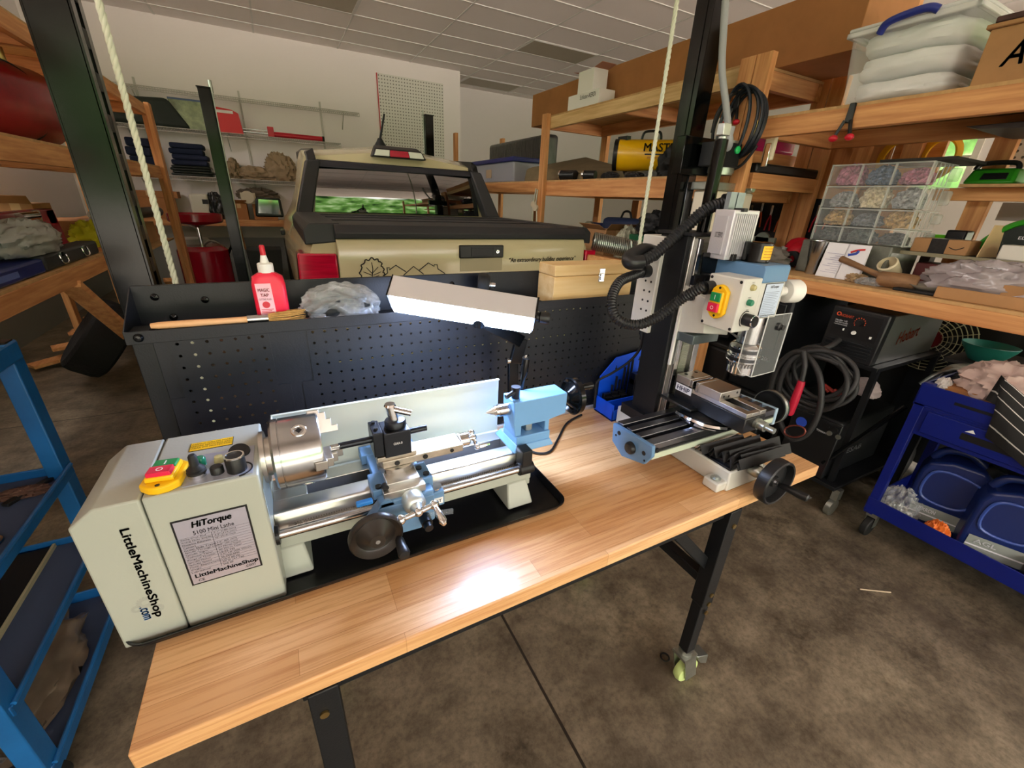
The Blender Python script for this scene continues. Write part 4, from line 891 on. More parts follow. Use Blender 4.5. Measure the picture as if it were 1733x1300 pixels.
# motor with fins
a, bq, c, d = AY(1245, 355, .69), AY(1288, 354, .69), AY(1232, 428, .69), AX(1212, 353, AY(1245, 355, .69).x)
mx0, mx1, my0, my1, mz1 = a.x, bq.x, .69, d.y, a.z; mz0 = 1.297
mo = MB().box((mx0, my0, mz0), (mx1, my1, mz1))
part('motor_housing', mo, W['alu'], t, bev=.002)
fn = MB()
for i in range(16):
    y = my0+.012+(my1-my0-.02)*i/16
    fn.box((mx0-.0035, y, mz0+.012), (mx0, y+.0018, mz1-.014))
for i in range(11):
    x = mx0+.006+(mx1-mx0-.012)*i/11
    fn.box((x, my0-.004, mz0+.008), (x+.002, my0, mz1-.008))
part('cooling_fin', fn, W['alu'], t, sm=0)
text(t, 'DC SERVO', (mx0-.004, (my0+my1)/2, (mz0+mz1)/2), (0, -1, 0), (0, 0, 1), .02, .012, W['dark_steel'], name='motor_lettering')
part('motor_clip', MB().box((mx0+.02, my0-.008, mz1-.004), (mx0+.034, my0+.02, mz1+.004)).box((mx0+.02, my0-.008, mz0-.002), (mx0+.034, my0+.02, mz0+.014)), W['plastic'], t, bev=.001)
cz = mz1
part('motor_bracket', MB().box((mx0+.01, my0+.028, cz-.002), (mx0+.032, my0+.034, cz+.038)).box((mx0+.036, my0+.028, cz-.002), (mx0+.062, my0+.034, cz+.038)).box((mx0+.01, my0+.034, cz-.002), (mx0+.062, my0+.04, cz+.038)), mat('galvanised_steel', '8c979a', .4, .7, var=(20, .15)), t)
# gas strut
s0, s1 = AY(1174, 478, .80), AY(1218, 236, .80)
s1.x = s0.x = (s0.x+s1.x)/2
st = part('gas_strut', MB().cyl((s0.x, .80, 1.34), (s1.x, .80, s1.z), .0155, n=28), W['gloss'], t)
part('strut_top', MB().cyl((s1.x, .80, s1.z), (s1.x, .80, s1.z+.008), .010).box((s1.x-.013, .79, s1.z+.008), (s1.x+.013, .81, s1.z+.034)), W['zinc'], st, bev=.002)
# corrugated hoses
def hose(pts, r, par, n=12, pitch=.0075):
    p = smooth_path(pts, 14); L = 0; q = [p[0]]; 
    cum = [0]
    for i in range(1, len(p)): cum.append(cum[-1]+(p[i]-p[i-1]).length)
    n_ = int(cum[-1]/(pitch/8)); dense = []; acc = []; i = 0
    for k in range(n_+1):
        d_ = cum[-1]*k/n_
        while i < len(cum)-2 and cum[i+1] < d_: i += 1
        dense.append(p[i].lerp(p[i+1], (d_-cum[i])/max(1e-9, cum[i+1]-cum[i]))); acc.append(d_)
    return part('corrugated_hose', MB().tube(dense, r, n, rf=lambda k: r*(1+.10*math.sin(2*PI*acc[k]/pitch))), W['plastic'], par, sm=180)
f1 = V((.90, .885, 1.243)); f2 = V((.90, .87, 1.287))
fit = MB().cyl(f1, f1+V((-.03, 0, 0)), .017).cyl(f1+V((-.022, 0, 0)), f1+V((-.026, 0, 0)), .0185)
part('hose_fitting', fit, W['plastic'], t)
hose([f1+V((-.02, 0, 0)), AY(1075, 465, .87), AY(1048, 478, .85), AY(1035, 510, .82), AY(1045, 540, .79), AY(1078, 550, .765), AY(1115, 535, .745), AY(1155, 505, .72), AY(1192, 484, .675)], .0125, t)
part('hose_fitting', MB().cyl((.909, .68, 1.236), (.888, .684, 1.234), .016), W['plastic'], sb)
e = [V((.90, .87, 1.287)), AY(1085, 427, .865), AY(1066, 436, .85)]
part('hose_elbow', MB().tube(smooth_path([V((.905, .87, 1.29)), AY(1090, 424, .868), AY(1066, 436, .85), AY(1068, 444, .835), AY(1085, 444, .83)]), .019, 14), W['plastic'], t)
hose([AY(1072, 446, .835), AY(1090, 441, .83), AY(1115, 425, .82), AY(1160, 385, .80), AY(1195, 355, .78), AY(1228, 343, .76)], .0145, t)
h0, h1 = AY(1224, 344, .76), AY(1246, 341, .745)
part('hose_fitting', MB().cyl(h0, h1, .020).cyl(h0, h0+(h1-h0)*.25, .0215), W['plastic'], t)
# spindle and drill chuck
sx, sy = 1.026, .63
part('spindle', MB().cyl((sx, sy, 1.17), (sx, sy, 1.10), .026), W['steel'], t)
ck = MB().lathe([(.018, 1.10), (.030, 1.098), (.0375, 1.09), (.0375, 1.074), (.036, 1.073), (.036, 1.069), (.040, 1.068), (.040, 1.052), (.037, 1.05), (.032, 1.045), (.031, 1.018), (.02, 1.010), (.008, 1.010)], (sx, sy, 0), (0, 0, 1), 36)
for i in range(28):
    a = 2*PI*i/28; ck.box((sx+.0325*math.cos(a)-.0016, sy+.0325*math.sin(a)-.0016, 1.038), (sx+.0325*math.cos(a)+.0016, sy+.0325*math.sin(a)+.0016, 1.052))
dc = part('drill_chuck', ck, W['chrome'], t)
part('knurl_band', MB().lathe([(.0381, 1.076), (.0381, 1.086)], (sx, sy, 0), (0, 0, 1), 36).lathe([(.0405, 1.055), (.0405, 1.064)], (sx, sy, 0), (0, 0, 1), 36), W['dark_steel'], dc)
part('feed_knob', MB().lathe([(.012, 0), (.012, .048), (.026, .05), (.029, .054), (.029, .086), (.027, .09), (0, .09)], (1.066, .635, 1.226), (1, -.22, 0), 32), W['white'], t)
part('spindle_lock', MB().beam((.935, .66, 1.15), (.985, .63, 1.115), .008, .005), W['plastic'], t)
# acrylic chip guard
gy = .545
q = [AY(1300, 535, gy), AY(1340, 525, gy), AY(1311, 628, gy), AY(1272, 638, gy)]
gz = [v.z for v in q]; xl = (q[0].x+q[3].x)/2; xr = (q[1].x+q[2].x)/2
g = MB().prism([(xl, gy, gz[0]), (xr, gy, gz[0]), (xr, gy, gz[2]), (xl+.012, gy, gz[3]), (xl, gy, gz[3])], (0, -.0025, 0))
g.prism([(xl, gy, gz[0]-.02), (xl, gy, gz[3]), (xl, gy+.028, gz[3]), (xl, gy+.04, gz[3]+.012), (xl, gy+.04, gz[0]-.045)], (-.0025, 0, 0))
gd = part('chip_guard', g, W['clear'], t, sm=0)
gp = [(xl, gy, gz[0]), (xr, gy, gz[0]), (xr, gy, gz[2]), (xl+.012, gy, gz[3]), (xl, gy, gz[3]), (xl, gy, gz[0])]
part('guard_edge', MB().tube(gp, .0014, 6).tube([(xl, gy, gz[3]), (xl, gy+.028, gz[3]), (xl, gy+.04, gz[3]+.012), (xl, gy+.04, gz[0]-.045)], .0012, 6), mat('acrylic_edge', 'e8ecec', .25, alpha=.75), gd)
gk = AY(1315, 552, gy)
part('guard_knob', MB().lathe([(.009, 0), (.009, .008), (.006, .01), (.006, .016), (0, .016)], gk, (0, -1, 0)), W['plastic'], t)

# vise on the table
t = vise = thing('milling_vise', 'steel machine vise bolted on the mill table with a black body', 'vise', (.98, .64, .8722))
vb = mat('black_vise_body', '111316', .3, spec=.6, bump=(60, .04))
x0, x1 = .938, 1.018
part('swivel_base', MB().lathe([(.072, 0), (.072, .012), (.066, .018), (.05, .03), (0, .03)], (.978, .655, .8725), (0, 0, 1), 40), vb, t)
part('base_ring', MB().lathe([(.0722, .003), (.0722, .011), (.0705, .0115)], (.978, .655, .8725), (0, 0, 1), 40), W['chrome'], t)
part('body', MB().box((x0, .525, .902), (x1, .745, .944)).box((x0-.028, .66, .903), (x0+.01, .77, .912)).box((x1-.01, .66, .903), (x1+.028, .77, .912)).box((x0, .69, .94), (x1, .752, .962)), vb, t, bev=.003)
part('bed_rail', MB().box((x0+.002, .527, .944), (x0+.024, .70, .956)).box((x1-.024, .527, .944), (x1-.002, .70, .956)).box((x0+.024, .527, .944), (x1-.024, .540, .955)), W['ground'], t, bev=.001)
part('fixed_jaw', MB().box((x0, .702, .955), (x1, .748, .980)), W['ground'], t, bev=.0015)
part('jaw_plate', MB().box((x0, .692, .953), (x1, .7018, .979)), W['steel'], t, bev=.001)
mj = part('moving_jaw', MB().box((x0, .605, .956), (x1, .672, .980)), W['ground'], t, bev=.0015)
part('jaw_plate', MB().box((x0, .6722, .953), (x1, .682, .9805)), W['steel'], t, bev=.001)
part('jaw_hole', MB().cyl((x0+.014, .6052, .968), (x0+.014, .604, .968), .003, n=10).cyl((x0+.034, .6052, .966), (x0+.034, .604, .966), .003, n=10).cyl((x1-.014, .6052, .971), (x1-.014, .604, .971), .003, n=10), W['ink'], mj)
part('jaw_screw', MB().cyl((x0+.02, .735, .980), (x0+.02, .735, .9804), .005).cyl((x1-.02, .735, .980), (x1-.02, .735, .9804), .005).cyl((x0+.02, .712, .980), (x0+.02, .712, .9804), .004), W['ink'], t)
part('lead_nut', MB().cyl((.985, .525, .925), (.985, .517, .925), .015).cyl((.985, .517, .925), (.985, .50, .925), .0125).cyl((.985, .50, .925), (.985, .478, .925), .0075, n=12), W['zinc'], t)
pl_ = part('name_plate', MB().box((x0-.0012, .69, .935), (x0, .744, .956)), mat('name_plate_white', 'dfe3ee', .4), t, sm=0)
text(pl_, 'HHIP', (x0-.0014, .717, .9455), (0, -1, 0), (0, 0, 1), .042, .013, mat('plate_navy', '1b2a5c', .5), bold=.04)
part('clamp_strap', MB().tube(smooth_path([(.91, .70, .885), (.905, .66, .888), (.92, .61, .886), (.96, .58, .884)]), .007, 6), W['chrome'], t)

# blue tool holder and clamp kit
t = thing('clamp_kit_rack', 'bright blue plastic rack of black step clamps against the pegboard', 'tool rack', (.98, .96, TZ+.0005))
rb = W['rack_blue']; z0 = TZ+.001
bx0, bx1, fy_, by_ = .888, 1.10, .925, 1.024
part('back_panel', MB().prism([(bx0+.01, by_-.004, z0), (bx0+.01, by_-.004, z0+.125), (bx0+.07, by_-.004, z0+.185), (bx1-.02, by_-.004, z0+.20), (bx1, by_-.004, z0+.185), (bx1, by_-.004, z0)], (0, .004, 0)), rb, t, bev=.001)
part('tray', MB().box((bx0, fy_, z0), (bx1, by_-.004, z0+.006)).box((bx0, fy_, z0), (bx0+.004, by_-.004, z0+.058)).box((bx0, fy_, z0), (bx1-.10, fy_+.004, z0+.04)).box((bx0, fy_+.035, z0), (bx1, fy_+.039, z0+.058)).box((bx1-.004, fy_+.035, z0), (bx1, by_-.004, z0+.05)), rb, t, bev=.0008)
part('keyhole', MB().cyl((bx0+.075, by_-.0045, z0+.145), (bx0+.075, by_-.004, z0+.145), .004).cyl((bx1-.035, by_-.0045, z0+.165), (bx1-.035, by_-.004, z0+.165), .004).box((bx0+.0735, by_-.0045, z0+.145), (bx0+.0765, by_-.004, z0+.156)).box((bx1-.0365, by_-.0045, z0+.165), (bx1-.0335, by_-.004, z0+.176)), W['ink'], t, sm=0)
bo = W['dark_steel']; random.seed(9)
kit = [('step_block', bx0+.012, 0), ('step_block', bx0+.045, 1), ('step_block', bx0+.078, 2)]
for k, (nm, x, i) in enumerate(kit):
    m = MB()
    for s in range(3): m.box((x, .966+.012*s, z0+.006), (x+.028, .966+.012*(s+1), z0+.05+.010*s))
    solo(nm, m, bo, 'black stepped clamp block %s in the blue rack' % ('at the left end', 'second from the left', 'third from the left')[i], 'clamp block', 'step blocks in the blue rack', bev=.001)
for k in range(6):
    x = bx0+.058+.0155*k; h = (.09, .12, .105, .15, .165, .175)[k]
    solo('clamp_stud', MB().cyl((x, 1.008, z0+.006), (x, 1.008, z0+h), .0042, n=10), bo, 'thin black threaded stud standing in the blue rack, %s' % ('shortest at the left', 'second from the left', 'third from the left', 'third from the right', 'second from the right', 'tallest at the right')[k], 'stud', 'studs in the blue rack')
for k in range(3):
    x = bx0+.118+.026*k
    m = MB().box((x, .968, z0+.006), (x+.006, .992, z0+.115)).box((x+.013, .968, z0+.006), (x+.019, .992, z0+.115)).box((x, .968, z0+.095), (x+.019, .992, z0+.135))
    solo('strap_clamp', m, bo, 'black slotted strap clamp upright in the blue rack, %s' % ('left one', 'middle one', 'right one')[k], 'clamp', 'strap clamps in the blue rack', bev=.0015)
for k in range(3):
    x = bx0+.10+.024*k
    solo('tee_nut', MB().box((x, .932, z0+.007), (x+.018, .958, z0+.022)).box((x+.004, .934, z0+.022), (x+.014, .956, z0+.034)).cyl((x+.009, .945, z0+.034), (x+.009, .945, z0+.042), .005), bo, 'black tee nut in the front row of the blue rack, %s' % ('left one', 'middle one', 'right one')[k], 'nut', 'tee nuts in the blue rack', bev=.001)
# ---------------------------------------------------------------- pickup truck
TXC, TY = .98, 2.37
paint = mat('khaki_paint', 'c9bf97', .24, coat=.6)
dk = mat('dark_trim', '2b2c2f', .5, bump=(300, .08)); dk2 = mat('tonneau_vinyl', '333437', .55, bump=(200, .1))
t = truck = thing('pickup_truck', 'khaki pickup truck parked with its tailgate towards the workbench', 'truck', (TXC, 4.8, 0))
bedp = [(0, .5), (.78, .5), (.885, .60), (.925, .78), (.925, .95), (.905, 1.07), (.875, 1.15), (.855, 1.195), (0, 1.195)]
def sect(y, pts):
    L = [V((TXC-a, y+(p[0] if p else 0), z)) for a, z, *p in pts]; Rr = [V((TXC+a, y+(p[0] if p else 0), z)) for a, z, *p in pts[1:-1]][::-1]
    return L+Rr
def loft(secs, cap=True):
    m = MB(); n = len(secs[0])
    for s in secs: m.v += s
    for i in range(len(secs)-1): m.f += [(i*n+j, i*n+(j+1) % n, (i+1)*n+(j+1) % n, (i+1)*n+j) for j in range(n)]
    if cap: m.f += [tuple(range(n)), tuple((len(secs)-1)*n+j for j in range(n-1, -1, -1))]
    return m
inset = lambda k: [(a*k, z) for a, z in bedp]
belt = [(0, .5), (.78, .5), (.885, .60), (.925, .78), (.925, .95), (.905, 1.09), (.86, 1.2), (.85, 1.22), (0, 1.22)]
def cabs(top, hw, sl=0):
    return [(0, .5), (.78, .5), (.885, .60), (.925, .78), (.925, .95), (.90, 1.12), (.80, 1.30+.0*top, sl*.3), (hw, top-.09, sl), (0, top, sl)]
secs = [sect(TY+.03, inset(.965)), sect(TY+.08, inset(.99)), sect(TY+.25, bedp), sect(3.80, bedp), sect(3.87, belt),
        sect(3.94, cabs(1.745, .72, .06)), sect(4.15, cabs(1.80, .72, .05)), sect(5.0, cabs(1.82, .70)), sect(5.5, cabs(1.74, .66)), sect(6.3, [(0, .5), (.78, .5), (.885, .6), (.92, .78), (.92, .95), (.88, 1.12), (.80, 1.17), (.72, 1.19), (0, 1.22)]), sect(7.45, [(0, .45), (.75, .45), (.85, .6), (.88, .78), (.87, .92), (.83, 1.02), (.78, 1.06), (.7, 1.08), (0, 1.1)])]
body = part('body', loft(secs), paint, t, bev=.0, sm=38)
gx0, gx1 = TXC-.735, TXC+.815
gx0, gx1 = .25, 1.785
tg = MB().prism([(gx0, TY+.0, 1.195), (gx0, TY-.012, 1.17), (gx0, TY-.02, 1.05), (gx0, TY-.012, .78), (gx0, TY+.04, .74), (gx0, TY+.04, 1.195)], (gx1-gx0, 0, 0))
gate = part('tailgate', tg, paint, t, bev=.006)
part('gate_cap', MB().prism([(gx0, TY-.012, 1.197), (gx0, TY-.016, 1.225), (gx0, TY+.01, 1.262), (gx0, TY+.08, 1.268), (gx0, TY+.08, 1.197)], (gx1-gx0, 0, 0)), dk, t, bev=.004)
a, b = AY(777, 415, TY-.02), AY(851, 437, TY-.02)
hd = part('gate_handle', MB().box((a.x, TY-.03, b.z+.004), (b.x, TY-.012, a.z)), W['plastic'], gate, bev=.006)
part('gate_recess', MB().box((a.x+.005, TY-.021, b.z-.07), (b.x-.005, TY-.0185, b.z+.003)), mat('khaki_recess', 'a89f7c', .35), gate, bev=.001)
part('key_lock', MB().lathe([(.011, 0), (.011, .003), (.006, .004), (0, .002)], (b.x-.04, TY-.03, (a.z+b.z)/2), (0, -1, 0)), W['chrome'], hd)
part('handle_flap', MB().box((a.x+.07, TY-.034, b.z+.014), (b.x-.07, TY-.029, a.z-.012)), dk, hd, bev=.003)
# decal: tree and roof lines, motto
def pl(pts, r=.0028): return MB().tube([AY(x, y, TY-.0215) for x, y in pts], r, 5)
dec = MB()
tree = [(612, 469), (608, 462), (612, 455), (611, 449), (616, 446), (618, 440), (624, 441), (628, 436), (634, 440), (638, 438), (641, 443), (646, 445), (645, 451), (650, 455), (648, 461), (652, 465), (646, 468)]
wob = []
for i in range(len(tree)-1):
    for k in range(3):
        u = k/3; wob.append((tree[i][0]+(tree[i+1][0]-tree[i][0])*u+(.9 if k == 1 else 0), tree[i][1]+(tree[i+1][1]-tree[i][1])*u-(.8 if k == 1 else 0)))
decm = W['ink']
part('tree_decal', pl(wob, .0032).merge(pl([(630, 469), (631, 455), (629, 444)], .002)).merge(pl([(631, 462), (640, 452)], .0018)).merge(pl([(631, 464), (620, 453)], .0018)).merge(pl([(632, 466), (645, 460)], .0018)).merge(pl([(630, 466), (615, 460)], .0018)).merge(pl([(634, 469), (642, 466)], .0018)), decm, gate)
part('roof_decal', pl([(650, 467), (656, 462), (655, 453), (659, 453), (659, 457), (670, 449), (687, 460)]).merge(pl([(683, 466), (700, 451), (717, 464)])).merge(pl([(709, 458), (725, 445), (735, 451), (735, 448), (740, 448), (741, 455), (753, 463)])), decm, gate)
a, b = AY(862, 441, TY-.0215), AY(974, 437, TY-.0215)
text(gate, '“An extraordinary building experience”', ((a.x+b.x)/2, TY-.0217, (a.z+b.z)/2-.002), (b-a), (0, 0, 1), (b-a).length, .034, decm, shear=.25, bold=.04)
# lamps
lampm = mat('red_lens', 'c00d33', .12, coat=.6, var=(14, .45), stretch=(.2, 1, 3))
for x0, x1, o in ((.052, .245, -1), (1.79, 1.908, 1)):
    zt_, zb_ = 1.125, .84
    l = part('tail_lamp', MB().hexa([(x0, TY+.015 if o < 0 else TY-.012, zb_), (x1, TY-.012 if o < 0 else TY+.015, zb_), (x1, TY+.2, zb_), (x0, TY+.2, zb_)], [(x0+.015, TY+.015 if o < 0 else TY-.012, zt_), (x1, TY-.012 if o < 0 else TY+.015, zt_), (x1, TY+.2, zt_), (x0+.015, TY+.2, zt_)]), lampm, t, bev=.008)
    part('lamp_rib', MB().box((x0+.03, TY-.014, .985), (x1-.02, TY+.03, .995)).box((x0+.03, TY-.014, .93), (x1-.02, TY+.03, .94)), mat('dark_red_lens', '7a0822', .2), l, sm=0)
# rails, tonneau, sails
for s in (-1, 1):
    xo = TXC+s*.872; xi = TXC+s*.70
    pr = [(xo, TY+.005, 1.165), (xo, TY+.005, 1.235), (xo-s*.03, TY+.03, 1.262), (xi, TY+.03, 1.262), (xi, TY+.005, 1.165)]
    rl = MB(); rows = []
    for y, dz in ((TY+.02, 0), (3.72, 0)): rows.append([V((xo, y, 1.165)), V((xo, y, 1.235)), V((xo-s*.03, y+.01, 1.266)), V((xi, y+.01, 1.268)), V((xi, y, 1.18))])
    m = MB(); m.v = rows[0]+rows[1]; n = 5
    m.f = [(j, (j+1) % n, n+(j+1) % n, n+j) for j in range(n)]+[tuple(range(n)), tuple(range(2*n-1, n-1, -1))]
    part('bed_rail', m, dk, t, bev=.006)
    # sail panel from the rail up to the roof
    b0, b1 = TXC+s*.845, TXC+s*.725; t0, t1 = TXC+s*.715, TXC+s*.615
    sp_ = MB().hexa([(b0, 3.68, 1.23), (b1, 3.74, 1.25), (b1, 3.86, 1.25), (b0, 3.90, 1.23)], [(t0, 3.86, 1.625), (t1, 3.875, 1.635), (t1, 4.02, 1.645), (t0, 4.02, 1.63)])
    part('sail_panel', sp_, dk, t, bev=.012)
    part('roof_strip', MB().hexa([(t0-s*.01, 3.90, 1.62), (t0-s*.075, 3.90, 1.635), (t0-s*.075, 5.2, 1.73), (t0-s*.01, 5.2, 1.70)], [(t0-s*.01, 3.945, 1.685), (t0-s*.065, 3.945, 1.715), (t0-s*.065, 5.2, 1.80), (t0-s*.01, 5.2, 1.76)]), W['plastic'], t, bev=.006)
tn = MB().box((TXC-.70, TY+.07, 1.22), (TXC+.70, 3.74, 1.262))
for i in range(1, 4): tn.box((TXC-.70, TY+.07+.34*i-.01, 1.262), (TXC+.70, TY+.07+.34*i+.01, 1.267))
part('tonneau_cover', tn, dk2, t, bev=.004)
# rear window set in the leaning back of the cab
wl, wr_, wt, wb_ = TXC-.70, TXC+.70, (3.975, 1.655), (3.80, 1.265)
gl = MB(); gr_ = []
for k in range(13):
    u = k/12; hw = .70-.065*u; y_ = 3.855+.052*u*u; z_ = 1.262+.37*u
    gr_.append([V((TXC-hw+2*hw*j/8, y_+.02*((j-4)/4)**2, z_)) for j in range(9)])
rw = part('rear_window', gl.grid(gr_), mat('tinted_glass', '06080a', .02, spec=1., ior=1.9), t, sm=60)
part('window_header', MB().hexa([(TXC-.64, 3.885, 1.585), (TXC+.64, 3.885, 1.585), (TXC+.64, 3.985, 1.59), (TXC-.64, 3.985, 1.59)], [(TXC-.63, 3.90, 1.635), (TXC+.63, 3.90, 1.635), (TXC+.63, 4.0, 1.645), (TXC-.63, 4.0, 1.645)]), mat('header_gloss', '22242c', .2), t, bev=.008)
bl = part('high_brake_light', MB().hexa([(TXC-.23, 3.90, 1.69), (TXC+.23, 3.90, 1.69), (TXC+.22, 4.02, 1.69), (TXC-.22, 4.02, 1.69)], [(TXC-.19, 3.915, 1.75), (TXC+.19, 3.915, 1.75), (TXC+.18, 4.02, 1.785), (TXC-.18, 4.02, 1.785)]), W['plastic'], t, bev=.012)
for x0, x1, mm in ((-.205, -.085, 'w'), (-.08, .08, 'r'), (.085, .205, 'w')):
    part('lamp_lens', MB().hexa([(TXC+x0, 3.894, 1.697), (TXC+x1, 3.894, 1.697), (TXC+x1, 3.92, 1.697), (TXC+x0, 3.92, 1.697)], [(TXC+x0*.9, 3.908, 1.743), (TXC+x1*.9, 3.908, 1.743), (TXC+x1*.9, 3.93, 1.743), (TXC+x0*.9, 3.93, 1.743)]), lampm if mm == 'r' else mat('clear_lens', 'd5dccb', .15, coat=.5), bl, bev=.003)
part('antenna_base', MB().lathe([(.055, 0), (.05, .02), (.03, .05), (.018, .075), (0, .08)], (TXC-.04, 4.42, 1.80), (0, 0, 1)), W['rubber'], t)
part('antenna', MB().cyl((TXC-.04, 4.42, 1.86), (TXC+.0, 4.36, 2.06), .011, .008), W['rubber'], t)
# side mirror, door handle, wheels
mp = AY(455, 352, 5.3)
mr = part('side_mirror', MB().hexa([(mp.x-.14, 5.28, mp.z-.09), (mp.x+.13, 5.28, mp.z-.09), (mp.x+.12, 5.42, mp.z-.07), (mp.x-.10, 5.40, mp.z-.07)], [(mp.x-.11, 5.28, mp.z+.10), (mp.x+.12, 5.28, mp.z+.10), (mp.x+.11, 5.40, mp.z+.08), (mp.x-.09, 5.38, mp.z+.08)]), W['plastic'], t, bev=.02)
part('mirror_glass', MB().hexa([(mp.x-.10, 5.274, mp.z-.05), (mp.x+.10, 5.274, mp.z-.06), (mp.x+.10, 5.28, mp.z-.06), (mp.x-.10, 5.28, mp.z-.05)], [(mp.x-.08, 5.274, mp.z+.08), (mp.x+.095, 5.274, mp.z+.075), (mp.x+.095, 5.28, mp.z+.075), (mp.x-.08, 5.28, mp.z+.08)]), W['chrome'], mr, sm=0)
for y in (3.05, 6.35):
    for s in (-1, 1):
        w_ = part('wheel', MB().lathe([(.20, -.11), (.36, -.12), (.385, -.09), (.385, .09), (.36, .12), (.20, .11)], (TXC+s*.81, y, .485), (1, 0, 0), 36), W['rubber'], t)
        part('rim', MB().lathe([(.205, -.09), (.21, .10), (.12, .09), (.05, .07), (0, .07)], (TXC+s*.81, y, .485), (s, 0, 0), 24), W['alu'], w_)
part('door_handle', MB().box((TXC-.96, 4.35, 1.05), (TXC-.925, 4.55, 1.09)), W['plastic'], t, bev=.01)
part('bumper', MB().box((TXC-.88, TY-.06, .56), (TXC+.88, TY+.06, .72)), dk, t, bev=.03)

# ---------------------------------------------------------------- four post lift the truck stands on
gl_ = W['gloss']
t = lift = thing('car_lift', 'black four post car lift straddling the pickup, near posts running out of the top', 'car lift', (.7, 3.9, 0))
PW, PD, PH = .098, .108, 2.34
xl_, xr_ = -.455, AY(1190, 165, 1.85).x
Y1_, Y2_ = 1.85, 6.0
def post(x, y, s, h, fy):
    p = MB(); w2, d2, tk = PW/2, PD/2, .008
    p.box((x-w2, y-d2, .02), (x+w2, y-d2+tk, h)).box((x-w2, y+d2-tk, .02), (x+w2, y+d2, h))        # flanges
    p.box((x-s*w2-tk/2, y-d2, .02), (x-s*w2+tk/2, y+d2, h)).box((x-w2-.012, y-d2-.012, h), (x+w2+.012, y+d2+.012, h+.012)).box((x-.17, y-.17, 0), (x+.17, y+.17, .02))
    o = part('post', p, gl_, lift, bev=.0015)
    lip = MB().box((x+s*w2-tk/2, y-d2, .02), (x+s*w2+tk/2, y-d2+.036, h)).box((x+s*w2-tk/2, y+d2-.036, .02), (x+s*w2+tk/2, y+d2, h))
    sl = MB(); z = .5
    while z < h-.15 and y < 3: sl.box((x+s*w2-.006, y-.018, z), (x+s*w2+.0045, y+.018, z+.045)); z += .105
    part('ladder', lip.box((x+s*w2-tk, y-.022, .1), (x+s*w2-.002, y+.022, h-.02)), gl_, o)
    if y < 3: part('slot', sl, W['ink'], o, sm=0)
    return o
post(xl_, Y1_+.05, 1, 3.3, -1); post(xr_, Y1_+.05, -1, 3.3, -1)
a = AY(345, 150, Y2_); b = AY(724, 197, Y2_)
post(a.x, Y2_, 1, a.z, 1); post(b.x, Y2_, -1, b.z, 1)
part('cable_rod', MB().cyl((a.x+.062, Y2_, .3), (a.x+.062, Y2_, a.z+.06), .008).cyl((a.x+.062, Y2_, a.z-.03), (a.x+.062, Y2_, a.z+.08), .018), W['zinc'], t)
part('cable_rod', MB().cyl((b.x-.062, Y2_, .3), (b.x-.062, Y2_, b.z+.06), .008), W['zinc'], t)
part('crossbeam', MB().box((xl_+.05, Y1_+.0, .05), (xr_-.05, Y1_+.10, .16)), gl_, t, bev=.004)
part('crossbeam', MB().box((a.x+.05, Y2_-.05, .05), (b.x-.05, Y2_+.05, .16)), gl_, t, bev=.004)
for s in (-1, 1): part('runway', MB().box((TXC+s*.81-.24, Y1_+.1, .05), (TXC+s*.81+.24, Y2_-.05, .10)), W['black'], t, bev=.004)
part('glide_plate', MB().box((xr_-.005, Y1_-.012, 1.1), (xr_+.05, Y1_-.006, AY(1150, 292, Y1_).z)), mat('mirror_black', '70747c', .12, .9, var=(7, .5)), t, bev=.001)
# power unit on the right near post
yp = 1.79
q = [AY(1162, 228, yp), AY(1212, 300, yp)]
pu = part('power_unit', MB().box((q[0].x, yp, q[1].z), (q[1].x+.03, yp+.06, q[0].z)), W['gloss'], t, bev=.004)
c0, c1 = AY(1230, 240, yp-.05), AY(1222, 297, yp-.05)
part('pump_motor', MB().cyl((c0.x, yp-.05, c1.z), (c0.x, yp-.05, c0.z), .062, n=28).cyl((c0.x, yp-.05, c1.z+.01), (c0.x, yp-.05, c1.z+.04), .067, n=28), W['zinc'], pu)
q = [AY(1219, 238, 1.66), AY(1268, 234, 1.66), AY(1250, 283, 1.66), AY(1217, 281, 1.66)]
sw_ = part('switch_enclosure', MB().box((q[0].x-.01, 1.66, q[3].z), (q[1].x-.04, 1.76, q[0].z)), W['black'], pu, bev=.003)
g0 = AY(1262, 243, 1.66)
part('start_button', MB().lathe([(.018, 0), (.018, .008), (.013, .012), (0, .012)], (q[1].x-.075, 1.66, q[0].z-.03), (0, -1, 0)), mat('bright_green', '27c46a', .3), sw_)
ct_ = [AY(1228, 0, 1.70), AY(1224, 60, 1.69), AY(1222, 120, 1.68), AY(1229, 180, 1.66), AY(1233, 225, 1.655)]
part('conduit', MB().tube(smooth_path(ct_), .016, 12).tube(smooth_path([ct_[-1], ct_[-1]+V((.005, -.012, -.035)), ct_[-1]+V((.02, .0, -.06)), ct_[-1]+V((.025, .02, -.062))]), .018, 12).cyl(ct_[-1]+V((0, 0, -.01)), ct_[-1]+V((0, -.003, .028)), .023), mat('grey_conduit', '9fa3a6', .5), pu)
r0, r1 = AY(1192, 322, yp-.04), AY(1236, 400, yp-.04)
part('oil_reservoir', MB().box((r0.x, yp-.09, r1.z-.03), (r1.x+.05, yp+.03, r0.z)), mat('milky_plastic', 'e4dcc8', .5), pu, bev=.012)
part('valve_block', MB().box((r0.x-.03, yp-.10, r0.z+.002), (r1.x+.03, yp+.03, r0.z+.042)).cyl((r1.x-.02, yp-.10, r0.z+.02), (r1.x-.02, yp-.13, r0.z+.02), .02), W['zinc'], pu, bev=.004)
hp = [AY(1205, 225, 1.76), AY(1215, 190, 1.75), AY(1240, 160, 1.76), AY(1268, 155, 1.80)]
part('hydraulic_hose', MB().tube(smooth_path(hp), .008, 8), W['rubber'], pu)

